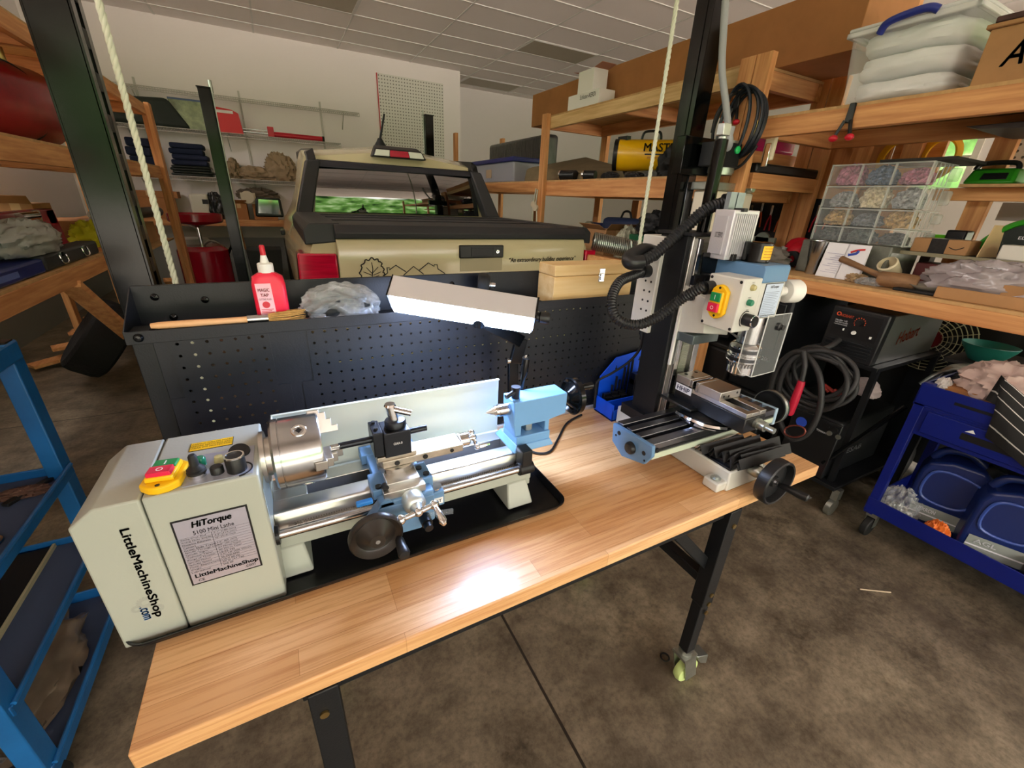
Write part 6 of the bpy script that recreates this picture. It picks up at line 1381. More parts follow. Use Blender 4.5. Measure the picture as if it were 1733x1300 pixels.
# raised board with parcel, tape rolls and green tools
rz_ = 1.268
rs = thing('bench_riser', 'dark board raised above the back of the right bench', 'shelf', (2.78, .4, bz))
part('board', MB().box((2.62, -.6, rz_-.012), (2.95, 1.02, rz_)), mat('dark_board', '4e463a', .6), rs, sm=0)
part('front_strip', MB().box((2.612, -.6, rz_-.014), (2.62, 1.02, rz_+.002)), mat('worn_edge', '8c8468', .5), rs, sm=0)
for y in (-.55, .35, .98): part('support', MB().box((2.88, y-.02, bz), (2.94, y+.02, rz_-.012)), mat('dark_support', '3a2624', .6), rs, sm=0)
rz_ += .0008
t = thing('parcel', 'small brown parcel sealed with black printed tape on the raised board', 'box', (2.73, .86, rz_))
part('body', MB().box((2.65, .77, rz_), (2.80, .97, rz_+.062)), W['card'], t, bev=.003); part('tape', MB().box((2.649, .845, rz_-.0001), (2.801, .905, rz_+.0628)), mat('black_tape', '22201f', .3, var=(60, .6)), t, sm=0)
part('arrow_mark', MB().tube(smooth_path([(2.6485, .835, rz_+.03), (2.6485, .81, rz_+.022), (2.6485, .785, rz_+.034)]), .0018, 5), W['ink'], t)
solo('envelope', MB().hexa([(2.66, .735, rz_), (2.82, .70, rz_), (2.82, .703, rz_), (2.66, .738, rz_)], [(2.72, .74, rz_+.13), (2.84, .71, rz_+.13), (2.84, .713, rz_+.13), (2.72, .743, rz_+.13)]), mat('manila', 'd6b98a', .7), 'manila envelope standing beside the small parcel', 'envelope', sm=0)
t = thing('label_roll', 'white label box with a paper roll hanging over the edge of the raised board', 'label box', (2.67, .61, rz_))
part('body', MB().box((2.63, .56, rz_), (2.74, .67, rz_+.058)), mat('white_card2', 'd9d5ca', .6), t, bev=.004); part('sheet', MB().box((2.607, .57, rz_-.07), (2.6105, .66, rz_-.015)), W['paper'], t, sm=0)
cloth('brown_rag', (2.70, .46, rz_), (.10, .10, .05), mat('brown_rag', '6b5a44', .85), 'small brown rag lying on the raised board at the right', 21, .4, 2.5)
gm = mat('power_tool_green', '2f8a1e', .35); dg = W['plastic']
ya, yb, z0, z1 = span(2.80, 1622, 368, 1685, 425, rz_)
t = thing('tool_bag', 'black and green zipped tool bag standing on the raised board', 'tool bag', (2.86, .66, rz_))
part('shell', MB().prism([(2.78, .80, rz_), (2.78, .77, rz_+.07), (2.78, .70, rz_+.14), (2.78, .62, rz_+.165), (2.78, .53, rz_+.15), (2.78, .50, rz_)], (.18, 0, 0)), mat('bag_fabric', '17201c', .7), t, bev=.012)
part('green_panel', MB().tube(smooth_path([(2.776, .79, rz_+.012), (2.774, .76, rz_+.075), (2.776, .70, rz_+.135), (2.78, .62, rz_+.16)]), .012, 8), gm, t)
text(t, 'ELITE', (2.778, .645, rz_+.085), (0, -1, 0), (0, 0, 1), .05, .012, W['paper'])
solo('black_case', MB().hexa([(2.80, .28, rz_), (2.92, .28, rz_), (2.92, .49, rz_), (2.80, .49, rz_)], [(2.83, .28, rz_+.165), (2.95, .28, rz_+.165), (2.95, .46, rz_+.165), (2.83, .46, rz_+.165)]), dg, 'ribbed black tool case leaning right of the zipped tool bag', 'tool case', bev=.012)
solo('lime_tool', MB().tube(smooth_path([(2.70, .42, rz_+.012), (2.72, .38, rz_+.016), (2.74, .34, rz_+.07), (2.78, .31, rz_+.16)]), [.012]*9+[.022]*16, 8), W['lime'], 'bright lime plastic tool handle at the right of the raised board', 'tool')
solo('red_case', MB().box((2.72, .18, rz_), (2.86, .30, rz_+.10)), W['redp'], 'bright red plastic case at the right edge on the raised board', 'case', bev=.012)
t = thing('cordless_tool', 'lime and black cordless tool beside the parts cases on the raised board', 'power tool', (2.9, .96, rz_))
part('body', MB().box((2.86, .93, rz_), (2.94, 1.0, rz_+.075)), W['lime'], t, bev=.015); part('battery', MB().box((2.86, .86, rz_), (2.95, .935, rz_+.10)), dg, t, bev=.008)
# chargers on the middle board
for k, (y, lb) in enumerate(((.86, 'green and black battery charger on the middle board, left of the pair'), (.66, 'green and black battery charger on the middle board, right of the pair'))):
    z = 1.565; t = thing('battery_charger', lb, 'charger', (2.9, y, z), 'battery chargers')
    part('shell', MB().hexa([(2.82, y-.085, z), (2.97, y-.085, z), (2.97, y+.085, z), (2.82, y+.085, z)], [(2.86, y-.075, z+.065), (2.97, y-.075, z+.065), (2.97, y+.075, z+.065), (2.86, y+.075, z+.065)]), W['lime'] if k else gm, t, bev=.012)
    part('handle', MB().tube(smooth_path([(2.87, y+.07, z+.06), (2.875, y+.05, z+.085), (2.875, y-.05, z+.085), (2.87, y-.07, z+.06)]), .010, 8), dg, t); part('slot', MB().hexa([(2.826, y-.055, z+.018), (2.84, y-.055, z+.018), (2.84, y+.03, z+.018), (2.826, y+.03, z+.018)], [(2.843, y-.052, z+.045), (2.85, y-.052, z+.045), (2.85, y+.028, z+.045), (2.843, y+.028, z+.045)]), dg, t, bev=.002)
# behind: perforated boards, sheets, yellow cords
pgm = dot_mat('dotted_board', 'c9c2ba', '4c4640', .028, .006, (1, 2))
solo('perforated_board', MB().box((3.22, .10, 1.66), (3.235, .93, 1.90)), pgm, 'white speckled perforated board leaning behind the chargers', 'board', sm=0)
solo('perforated_board', MB().box((3.22, .10, 1.36), (3.235, .80, 1.47)), pgm, 'white dotted board below the middle board at the right', 'board', sm=0)
solo('grey_carton', MB().box((3.12, .62, 1.42), (3.2, .86, 1.50)), mat('grey_card', '9c9a98', .7), 'flat grey carton under the middle board right of the parts cases', 'box', sm=0)
solo('yellow_box', MB().box((3.12, .26, 1.455), (3.2, .58, 1.52)), mat('ochre_box', 'd09a1c', .5), 'ochre yellow box under the middle board at the right', 'box', bev=.003)
solo('dark_slabs', MB().hexa([(2.5, .15, 1.70), (2.9, .15, 1.70), (2.9, .86, 1.745), (2.5, .86, 1.745)], [(2.5, .15, 1.755), (2.9, .15, 1.755), (2.9, .9, 1.757), (2.5, .9, 1.757)]), mat('charcoal_slab', '4a4648', .5), 'charcoal slabs tucked under the upper right shelf', 'slab', bev=.004)
yc = mat('yellow_cord', 'e8b21a', .4)
for k, (y, lb) in enumerate(((1.30, 'yellow extension cord looped above the parts cases, left loop'), (1.12, 'yellow extension cord looped above the parts cases, right loop'))):
    m = MB()
    for i in range(5): m.tube([V((2.98+.008*i, y+(.06+.006*i)*math.cos(2*PI*a/24)+.004*i, 1.70+(.075+.006*i)*math.sin(2*PI*a/24))) for a in range(24)], .006, 6, True)
    solo('extension_cord', m, yc, lb, 'cord', 'yellow cords')
# dark tool wall behind the mill: red clamps, drill, grey canvas
t = thing('tool_board', 'black tool panel with red handled tools behind the milling machine', 'tool panel', (2.98, 1.95, 1.15))
part('panel', MB().box((3.02, 1.22, 1.12), (3.04, 2.9, 1.50)), W['black'], t, sm=0)
random.seed(11)
tools = []
for k in range(14):
    y = 2.45-.075*k; z = 1.47-random.uniform(0, .05)
    s = thing('bar_clamp' if k % 2 else 'pliers', '%s hanging on the black tool panel, %s from the left' % ('red handled clamp' if k % 2 else 'orange handled pliers', ('first', 'second', 'third', 'fourth', 'fifth', 'sixth', 'seventh', 'eighth', 'ninth', 'tenth', 'eleventh', 'twelfth', 'thirteenth', 'fourteenth')[k]), 'hand tool', (3.01, y, z-.16), 'hand tools on the black panel')
    for sg in (-1, 1): part('handle', MB().tube([(3.008, y, z-.05), (3.004, y+sg*.012, z-.09), (3.004, y+sg*.018, z-.15)], .005, 6), mat('tool_red', 'b02430', .4) if k % 2 else mat('tool_orange', 'c4542a', .4), s)
    part('head', MB().box((3.004, y-.008, z-.055), (3.014, y+.008, z+.01)), W['steel'], s, bev=.002)
t = thing('red_shop_vacuum', 'red shop tool with grey nozzle on the bench beside the parts cases', 'shop tool', (2.72, 1.53, bz))
part('body', MB().blob((2.75, 1.52, bz), (.22, .18, .16), 4, .15, 1.2, n=20), W['redp'], t); part('wheel', MB().lathe([(.02, -.01), (.045, -.01), (.045, .01), (.02, .012)], (2.60, 1.47, bz+.05), (1, 0, 0), 20, True), W['rubber'], t); part('nozzle', MB().cyl((2.60, 1.56, bz+.005), (2.62, 1.54, bz+.11), .028, .016), mat('grey_nozzle', '8a8a80', .5), t)
cv = mat('grey_canvas', '6b6660', .85, bump=(16, .3))
cloth('canvas_bag', (2.45, 1.58, bz), (.24, .32, .12), cv, 'grey canvas bag slumped on the bench behind the spindle cap', 14, .4, 2.2, 'bag')
solo('paper_label', MB().box((2.44, 1.60, bz+.10), (2.50, 1.68, bz+.103)), mat('cream_paper', 'c9c4ae', .7), 'cream paper tag lying on the grey canvas bag', 'tag', sm=0)
solo('steel_bracket', MB().cyl((2.85, 1.83, 1.24), (2.83, 1.83, 1.24), .05, n=24).box((2.83, 1.74, 1.22), (2.85, 1.92, 1.26)), mat('grey_cast', '7c8478', .5, .5), 'grey cast bracket hanging low on the black tool panel', 'bracket', bev=.003)
# lower middle of the far rack: boxes between truck and mill
lz = .9508
oc_ = carton('carton', (2.36, 2.85, lz), (2.62, 3.12, lz+.27), 'open brown carton with a white label on the lower deck beyond the truck bed', open_=True)
part('label', MB().box((2.357, 2.92, lz+.13), (2.3605, 3.0, lz+.19)), W['paper'], oc_, sm=0)
cloth('packing_paper', (2.5, 2.74, lz+.05), (.2, .16, .24), mat('pale_paper', 'b9b8a0', .8), 'crumpled pale packing paper spilling beside the open carton', 6, .5, 2.6, 'paper')
cloth('tan_cloth', (2.40, 3.32, lz+.11), (.2, .25, .13), mat('tan_cloth', 'c0966e', .85), 'tan cloth draped left of the open carton past the truck bed corner', 9, .35, 2)
solo('cloth_stand', MB().box((2.36, 3.2, lz), (2.6, 3.5, lz+.10)), mat('grey_bin', '5a5c5e', .5), 'dark grey bin under the tan cloth on the lower deck', 'bin', bev=.01)
t = thing('blue_tool_box', 'navy soft tool box with a loop handle at the back of the lower deck', 'tool box', (2.75, 3.0, lz)); part('body', MB().box((2.66, 2.72, lz), (2.9, 3.3, lz+.36)), mat('navy_fabric', '22304e', .6), t, bev=.04); part('handle', MB().tube(smooth_path([(2.7, 3.08, lz+.36), (2.7, 3.05, lz+.41), (2.7, 2.98, lz+.41), (2.7, 2.95, lz+.36)]), .009, 8), W['rubber'], t)
t = thing('green_bin', 'dark green plastic bin on the lower deck just left of the mill', 'bin', (2.44, 2.35, .70)); part('body', MB().hexa([(2.34, 2.2, .951), (2.56, 2.2, .951), (2.56, 2.52, .951), (2.34, 2.52, .951)], [(2.32, 2.18, 1.22), (2.58, 2.18, 1.22), (2.58, 2.54, 1.22), (2.32, 2.54, 1.22)]), mat('bin_green', '1c5c3a', .45), t, bev=.01)
cloth('black_bags', (2.45, 2.36, 1.222), (.26, .34, .16), W['rubber'], 'black plastic bags heaped in the dark green bin', 12, .45, 2.2, 'bag')
cloth('black_coat', (2.77, 2.3, lz), (.3, .5, .46), mat('black_cloth', '1b1b1e', .85), 'black cloth bundle behind the dark green bin', 13, .4, 2)
t = thing('bench_grinder', 'dark blue bench grinder at the back of the lower deck', 'grinder', (2.78, 3.52, lz)); part('motor', MB().cyl((2.78, 3.62, lz+.22), (2.78, 3.40, lz+.22), .08), mat('grinder_blue', '232c5c', .4), t, bev=.01); part('stand', MB().box((2.72, 3.44, lz), (2.84, 3.58, lz+.16)), mat('grinder_blue', '232c5c', .4), t, bev=.006); part('wheel', MB().lathe([(.02, 0), (.09, 0), (.09, .025), (.02, .025)], (2.70, 3.51, lz+.22), (-1, 0, 0), 28, True), W['zinc'], t)
for k in range(3): solo('paint_can', MB().cyl((2.42, 3.62-.0*k, lz+.065*k), (2.42, 3.62, lz+.065*k+.062), .10-.004*k, n=24), mat('pale_tin_%d' % k, ('8c9088', '9a9c90', '7e8a88')[k], .4, .5), ('lowest', 'middle', 'topmost')[k]+' flat tin in the stack beside the tall far post', 'tin', 'stacked tins', bev=.003)
# flexible duct between truck and mill
a, b = AX(1002, 412, 2.02), AX(1092, 424, 1.98)
a = AY(1004, 408, 2.42); b = AY(1100, 428, 2.2)
dm = MB(); n_ = 30; d = (b-a).normalized(); x_, y_ = basis(d); pts = []
for i in range(n_*16+1):
    an = 2*PI*i/16; pts.append(a+(b-a)*(i/(n_*16))+(x_*math.cos(an)+y_*math.sin(an))*.056)
dm.tube(pts, .0055, 6)
t = thing('coil_duct', 'dark coiled flexible duct stretching from truck corner to the mill', 'duct', (a+b)/2-V((0, 0, .06)))
part('wire_coil', dm, W['zinc'], t); part('liner', MB().cyl(a, b, .05), mat('duct_liner', '3c4042', .5), t)
part('chain', MB().tube(smooth_path([a+(b-a)*.55+V((0, -.058, .05)), a+(b-a)*.56+V((0, -.066, 0)), a+(b-a)*.6+V((0, -.06, -.06))]), .006, 6), W['zinc'], t)
solo('duct_plank', MB().beam(a+V((-.05, .0, -.10)), b+V((.05, 0, -.10)), .14, .04), py_, 'reddish plank under the coiled flexible duct', 'plank', bev=.003)
# ---------------------------------------------------------------- navy tool cart at the right
nv = W['navy']; cx = 2.28; cb = 2.74; ya, yb = -.35, .615
t = thing('tool_cart', 'navy two level tool cart with one drawer at the right edge', 'tool cart', ((cx+cb)/2, (ya+yb)/2, 0))
for x in (cx, cb-.035):
    for y in (ya, yb-.035): part('post', MB().box((x, y, .12), (x+.035, y+.035, .79)), nv, t, bev=.002)
tt = MB().box((cx, ya, .69), (cb, yb, .70)).box((cx-.004, ya, .70), (cx+.004, yb, .785)).box((cb-.004, ya, .69), (cb+.004, yb, .785)).box((cx, ya-.004, .69), (cb, ya+.004, .785)).box((cx, yb-.004, .69), (cb, yb+.004, .785))
top_t = part('top_tray', tt, nv, t, bev=.002)
part('grip_slot', MB().box((cx-.0046, .10, .738), (cx-.003, .50, .75)), W['ink'], top_t, sm=0)
part('drawer_case', MB().box((cx+.003, ya, .565), (cb-.003, yb, .69)), nv, t, bev=.002)
dr = part('drawer', MB().box((cx-.010, ya+.03, .585), (cx+.003, yb-.055, .682)), nv, t, bev=.003)
part('drawer_pull', MB().box((cx-.0112, .29, .618), (cx-.0095, .44, .645)), W['ink'], dr, sm=0)
part('drawer_mark', MB().prism([(cx-.0106, .435, .652), (cx-.0106, .405, .655), (cx-.0106, .415, .668)], (-.0006, 0, 0)), W['white'], dr, sm=0)
part('drawer_lock', MB().cyl((cx-.010, -.02, .64), (cx-.016, -.02, .64), .010), W['gloss'], dr)
bt = MB().box((cx, ya, .13), (cb, yb, .138)).box((cx-.003, ya, .13), (cx+.003, yb, .205)).box((cb-.003, ya, .13), (cb+.003, yb, .205)).box((cx, ya-.003, .13), (cb, ya+.003, .205)).box((cx, yb-.003, .13), (cb, yb+.003, .205))
part('bottom_tray', bt, nv, t, bev=.002)
for x in (cx+.03, cb-.04):
    for y in (ya+.03, yb-.035):
        c = part('caster', MB().box((x-.022, y-.022, .105), (x+.022, y+.022, .13)).box((x-.018, y-.020, .05), (x+.018, y-.017, .11)).box((x-.018, y+.017, .05), (x+.018, y+.020, .11)), W['zinc'], t)
        part('wheel', MB().lathe([(0, -.014), (.046, -.014), (.05, -.01), (.05, .01), (.046, .014), (0, .014)], (x-.012, y, .05), (0, 1, 0)), W['rubber'], c)
zb = .1388
def jug(x, y, rz, lb, text_, s=1.0):
    t = thing('oil_jug', lb, 'jug', (x, y, zb), 'oil jugs on the navy cart')
    def P(a, b, z): c_, s_ = math.cos(rz), math.sin(rz); return V((x+(a*c_-b*s_)*s, y+(a*s_+b*c_)*s, zb+z*s))
    pr = [(-.10, 0), (.10, 0), (.105, .05), (.105, .20), (.085, .255), (.05, .285), (-.03, .285), (-.09, .26), (-.105, .22), (-.105, .05)]
    jm = mat('navy_jug', '16265e', .28)
    b = part('body', MB().prism([P(a, -.055, z) for a, z in pr], P(0, .055, 0)-P(0, -.055, 0)), jm, t, bev=.014, seg=3)
    part('handle', MB().tube(smooth_path([P(-.085, 0, .262), P(-.06, 0, .305), (P(.0, 0, .315)), P(.05, 0, .285)]), .014*s, 10), jm, t)
    part('panel_rim', MB().tube(smooth_path([P(-.07, -.058, .12), P(-.075, -.058, .215), P(-.03, -.058, .245), P(.06, -.058, .225), P(.075, -.058, .17), P(.03, -.058, .11)], 6, True), .005*s, 6, True), mat('jug_edge', '3a52a0', .3), b)
    part('cap', MB().cyl(P(.065, 0, .262), P(.08, 0, .30), .026*s, n=20), W['plastic'], t)
    lab = part('label', MB().quad(P(-.085, -.0575, .02), P(.06, -.0575, .02), P(.06, -.0575, .085), P(-.085, -.0575, .085)), mat('jug_label', '8f958f', .5), b, sm=0)
    q = (P(1, 0, 0)-P(0, 0, 0)); nrm = (P(0, -1, 0)-P(0, 0, 0)).normalized()
    text(lab, text_, P(-.04, -.059, .068)+nrm*.001, q, (0, 0, 1), .055*s, .016*s, W['paper'] , bold=.04)
    part('label_band', MB().quad(P(-.085, -.0585, .045), P(.06, -.0585, .045), P(.06, -.0585, .05), P(-.085, -.0585, .05)), W['paper'], lab, sm=0)
jug(2.46, .42, math.radians(-75), 'navy oil jug with a pale label at the back left of the navy cart', 'DEXRON', 1.15)
jug(2.42, .22, math.radians(-70), 'navy oil jug with grey AGL label nearest the front of the navy cart shelf', 'AGL', 1.15)
cloth('poly_bag', (2.36, .53, zb), (.13, .14, .13), film, 'clear crinkled bag of small hardware in the corner of the navy cart shelf', 31, .55, 3, 'bag')
cloth('hardware_pile', (2.36, .52, zb), (.09, .10, .05), W['zinc'], 'small steel hardware pile inside the clear crinkled bag', 33, .5, 5, 'hardware')
cloth('orange_bag', (2.32, .375, zb), (.06, .08, .085), mat('orange_parts', 'e2752a', .5), 'small bag of orange parts in front of the oil jugs', 35, .45, 3, 'bag')
solo('black_bottle', MB().lathe([(.0, 0), (.045, .004), (.05, .02), (.05, .18), (.03, .21), (.018, .215), (.018, .24), (0, .24)], (2.36, .13, zb+.051), (.25, -1, 0), 24), W['plastic'], 'black bottle lying on its side at the right end of the navy cart shelf', 'bottle')
# on the cart top
zt = .7008
cloth('pink_rag', (2.46, .43, zt+.06), (.24, .26, .14), mat('pale_rag', 'cdb4aa', .9, bump=(18, .4)), 'pale pinkish rag crumpled on the navy cart top', 41, .42, 2.2)
solo('brown_box', MB().box((2.34, .30, zt), (2.52, .56, zt+.085)), W['card2'], 'small brown box on the navy cart under the pale rag', 'box', bev=.003)
t = thing('yellow_tool', 'yellow power tool battery beside the pale rag on the navy cart', 'power tool', (2.33, .23, zt)); part('body', MB().hexa([(2.30, .17, zt), (2.37, .17, zt), (2.37, .29, zt), (2.30, .29, zt)], [(2.30, .175, zt+.105), (2.36, .175, zt+.115), (2.36, .29, zt+.115), (2.30, .29, zt+.105)]), W['yel'], t, bev=.008); part('window', MB().box((2.32, .20, zt+.109), (2.345, .235, zt+.114)), W['ink'], t, bev=.002)
cloth('white_glove', (2.36, .575, zt+.05), (.06, .05, .06), mat('white_glove', 'cfc9c4', .85), 'small white glove at the far corner of the navy cart top', 43, .4, 2.5, 'glove')
cloth('dark_rag', (2.58, .50, zt), (.22, .22, .12), mat('dark_rag', '26262a', .9), 'dark rag bunched behind the pale rag on the navy cart', 44, .4, 2.4)
solo('grey_tool', MB().beam((2.50, .22, zt+.17), (2.42, .12, zt+.10), .05, .035), mat('slate_plastic', '6b7a86', .5), 'slate grey block shaped tool lying on the pale rag at the right', 'tool', bev=.006)
solo('red_ball', MB().ball((2.42, .22, zt+.11), .024), W['redp'], 'small dark red ball beside the slate grey tool on the navy cart', 'ball')
# striped cloth draped over the front edge
def striped():
    mt = bpy.data.materials.new('pinstripe_cloth'); mt.use_nodes = True; tr_ = mt.node_tree; L = tr_.links.new; b_ = tr_.nodes['Principled BSDF']; b_.inputs['Roughness'].default_value = .9
    uv = tr_.nodes.new('ShaderNodeAttribute'); uv.attribute_name = 'stripe'
    m1 = tr_.nodes.new('ShaderNodeMath'); m1.operation = 'FRACT'; L(uv.outputs['Fac'], m1.inputs[0]); m2 = tr_.nodes.new('ShaderNodeMath'); m2.operation = 'LESS_THAN'; m2.inputs[1].default_value = .09; L(m1.outputs[0], m2.inputs[0])
    mx_ = tr_.nodes.new('ShaderNodeMix'); mx_.data_type = 'RGBA'; L(m2.outputs[0], mx_.inputs[0]); mx_.inputs[6].default_value = lin('262626'); mx_.inputs[7].default_value = lin('d6d4cf'); L(mx_.outputs[2], b_.inputs['Base Color']); return mt
rows = []; att = []
path = [(2.62, .80), (2.50, .83), (2.40, .825), (2.33, .80), (2.275, .79), (2.262, .76), (2.262, .70), (2.264, .62), (2.262, .52)]
for k in range(33):
    y = -.22+.62*k/32
    r = []
    for j, (x, z) in enumerate(path):
        sag = .04*max(0, (k/32-.45))*(j/8)
        r.append(V((x-.006*math.sin(k*.9+j), y+.03*math.sin(j*.5), z+.010*math.sin(k*.5+j*.8)+sag*(1.5 if j > 4 else 0)+(.11*(k/32)**3 if j > 4 else 0))))
    rows.append(r)
m = MB().grid(rows); o = solo('striped_cloth', m, striped(), 'black cloth with thin white stripes draped over the right end of the navy cart', 'cloth', sm=60)
at_ = o.data.attributes.new('stripe', 'FLOAT', 'POINT')
for i in range(33):
    for j in range(9): at_.data[i*9+j].value = j*1.6+.08*math.sin(i*.4)
q = o.modifiers.new('th', 'SOLIDIFY'); q.thickness = .004

# ---------------------------------------------------------------- welders under the right bench
t = thing('welding_cart', 'black two shelf welding cart under the right bench', 'welding cart', (2.6, 1.0, 0))
wk = W['black']
part('shelf', MB().box((2.29, .78, .765), (2.95, 1.12, .785)), wk, t, bev=.002); part('shelf', MB().box((2.25, .74, .15), (3.0, 1.15, .17)), wk, t, bev=.002)
for x in (2.31, 2.93):
    for y in (.79, 1.11): part('upright', MB().box((x-.012, y-.012, .15), (x+.012, y+.012, .78)), wk, t)
for y in (.74, 1.16):
    w_ = part('wheel', MB().lathe([(.03, -.022), (.12, -.024), (.13, -.012), (.13, .012), (.12, .024), (.03, .022)], (2.93, y, .131), (0, 1, 0), 30), W['rubber'], t); part('hub', MB().lathe([(.0, -.026), (.06, -.026), (.065, 0), (.06, .026), (0, .026)], (2.93, y, .131), (0, 1, 0), 24), W['zinc'], w_)
    part('caster', MB().box((2.28, y-.015, .09), (2.32, y+.015, .15)).cyl((2.29, y-.012, .045), (2.29, y+.012, .045), .045), W['zinc'], t)
p0, p1 = V((2.18, .80, .05)), AX(1533, 688, 2.34)
part('pull_bar', MB().tube([AX(1392, 784, 2.26), p1], .011, 8), W['gloss'], t)
# mig welder
z0 = .7858; wy0, wy1, wz1 = .815, 1.035, 1.012
t = thing('mig_welder', 'wire feed welder with black face, orange markings and brushed side on the welding cart', 'welder', (2.55, .92, z0))
part('case', MB().box((2.315, wy0, z0), (2.90, wy1, wz1)), mat('satin_case', 'a7a9a6', .3, .85, bump=(60, .04), stretch=(1, 1, 20)), t, bev=.004)
fc_ = part('front_bezel', MB().hexa([(2.285, wy0-.004, z0), (2.33, wy0-.004, z0), (2.33, wy1+.004, z0), (2.285, wy1+.004, z0)], [(2.300, wy0-.004, wz1+.006), (2.35, wy0-.004, wz1+.006), (2.35, wy1+.004, wz1+.006), (2.300, wy1+.004, wz1+.006)]), W['plastic'], t, bev=.006)
for k in range(5): part('louver', MB().box((2.282, wy0+.014, z0+.018+.0145*k), (2.292, wy1-.014, z0+.026+.0145*k)), W['black'], fc_, bev=.001)
ym = (wy0+wy1)/2
def FX(z): return 2.285+(z-z0)/(wz1-z0)*.015-.0012
pn = part('control_face', MB().hexa([(FX(z0+.10), wy0+.016, z0+.10), (FX(z0+.10)+.002, wy0+.016, z0+.10), (FX(z0+.10)+.002, wy1-.016, z0+.10), (FX(z0+.10), wy1-.016, z0+.10)], [(FX(wz1-.012), wy0+.016, wz1-.012), (FX(wz1-.012)+.002, wy0+.016, wz1-.012), (FX(wz1-.012)+.002, wy1-.016, wz1-.012), (FX(wz1-.012), wy1-.016, wz1-.012)]), mat('face_black', '0e0e10', .35), fc_, sm=0)
og = mat('welder_orange', 'd9532c', .5)
text(pn, 'HOBART', (FX(wz1-.03)-.0012, ym+.045, wz1-.032), (0, -1, 0), (.05, 0, 1), .052, .012, og, bold=.03)
part('round_logo', MB().lathe([(.006, 0), (.0095, 0), (.0095, .0006), (.006, .0006)], (FX(wz1-.03)-.0008, ym+.082, wz1-.028), (-1, 0, 0), 20, True), og, pn)
text(pn, 'Handler 140', (FX(wz1-.055)-.0012, ym+.062, wz1-.056), (0, -1, 0), (.05, 0, 1), .05, .008, W['paper'], bold=.02)
for k in range(2): text(pn, ('WIRE FEED WELDER', '115V MIG PACKAGE')[k], (FX(wz1-.065)-.0012, ym+.060, wz1-.066-.009*k), (0, -1, 0), (.05, 0, 1), .055, .005, W['paper'])
dk_ = part('dial', MB().lathe([(.014, 0), (.013, .014), (0, .014)], (FX(wz1-.05), ym-.012, wz1-.05), (-1, 0, 0), 24), W['plastic'], pn)
tk = MB()
for k in range(10):
    an = math.radians(-40+26*k); tk.box((FX(wz1-.05)-.0014, ym-.012+.022*math.cos(an)-.0015, wz1-.05+.022*math.sin(an)-.0025), (FX(wz1-.05), ym-.012+.022*math.cos(an)+.0015, wz1-.05+.022*math.sin(an)+.0025))
part('dial_scale', tk, og, pn, sm=0)
part('selector', MB().lathe([(.009, 0), (.008, .01), (0, .01)], (FX(z0+.125), ym-.005, z0+.128), (-1, 0, 0), 20).box((FX(z0+.12)-.006, ym-.077, z0+.118), (FX(z0+.12), ym-.07, z0+.128)).box((FX(z0+.12)-.006, ym+.037, z0+.128), (FX(z0+.12), ym+.042, z0+.138)), W['white'], pn)
text(t, 'Hobart', (2.56, wy0-.0012, z0+.125), (1, 0, .12), (0, 0, 1), .20, .06, og, bold=.03, shear=.2, name='side_logo')
# second, lower welder and the tall black one
t = thing('plasma_cutter', 'black power source with a blue oval badge on the lower shelf of the welding cart', 'power source', (2.5, .92, .1708))
part('case', MB().box((2.27, .815, .171), (2.80, 1.05, .49)), W['black'], t, bev=.012)
part('front_panel', MB().hexa([(2.25, .81, .18), (2.275, .81, .18), (2.275, 1.04, .18), (2.25, 1.04, .18)], [(2.262, .81, .48), (2.275, .81, .48), (2.275, 1.04, .48), (2.262, 1.04, .48)]), W['plastic'], t, bev=.004)
part('blue_badge', MB().lathe([(0, 0), (.026, 0), (.026, .002), (0, .002)], (2.2565, .985, .42), (-1, 0, 0), 24), mat('badge_blue', '2f4fc0', .4), t)
text(t, 'TOMAHAWK', (2.259, .88, .415), (0, -1, 0), (0, 0, 1), .06, .010, W['paper'])
text(t, 'ESAB', (2.45, .7988, .32), (1, 0, 0), (0, 0, 1), .14, .03, W['paper'], bold=.03)
part('red_connector', MB().cyl((2.252, .86, .22), (2.20, .845, .205), .016), W['redp'], t)
for k in range(4): part('gauge', MB().lathe([(0, 0), (.012, 0), (.012, .006), (0, .006)], (2.257, .87-.02*k, .455-.03*(k % 2)), (-1, 0, 0), 14), W['zinc'] if k % 2 else W['plastic'], t)
t = thing('tig_welder', 'tall black TIG welder standing left of the welding cart', 'welder', (2.55, 1.35, .42))
part('case', MB().box((2.30, 1.22, .45), (2.85, 1.47, 1.0)), W['black'], t, bev=.012); part('base', MB().box((2.28, 1.20, 0), (2.9, 1.49, .45)), mat('black_cart_base', '101113', .55), t, bev=.01)
text(t, 'TIG 200', (2.2985, 1.31, .66), (0, -1, 0), (0, 0, 1), .10, .022, W['paper'], bold=.02); part('panel', MB().box((2.292, 1.25, .72), (2.301, 1.45, .97)), W['plastic'], t, bev=.004)
# cable coils
def coil(name, lb, c, ry, rz_, n, r, m, seed, x):
    random.seed(seed); mb = MB()
    for k in range(n):
        a0, b0, dy, dz = ry*random.uniform(.85, 1.1), rz_*random.uniform(.85, 1.1), random.uniform(-.03, .03), random.uniform(-.03, .03)
        mb.tube([V((x-.012*k+.02*math.sin(a/36*4*PI+k), c.y+dy+a0*math.cos(2*PI*a/36), c.z+dz+b0*math.sin(2*PI*a/36))) for a in range(36)], r, 8, True)
    return solo(name, mb, m, lb, 'cable', sm=60)
cc = AX(1385, 640, 2.17)
cm = mat('cable_rubber', '2c2c2d', .5)
coil('welding_cable', 'thick black welding cable coiled in front of the welding cart', cc, .15, .13, 5, .011, cm, 4, 2.19)
c2 = AX(1345, 650, 2.10)
t = thing('torch_lead', 'black torch lead looping down with a red grip, hanging by the mill', 'welding lead', (2.08, c2.y, .35))
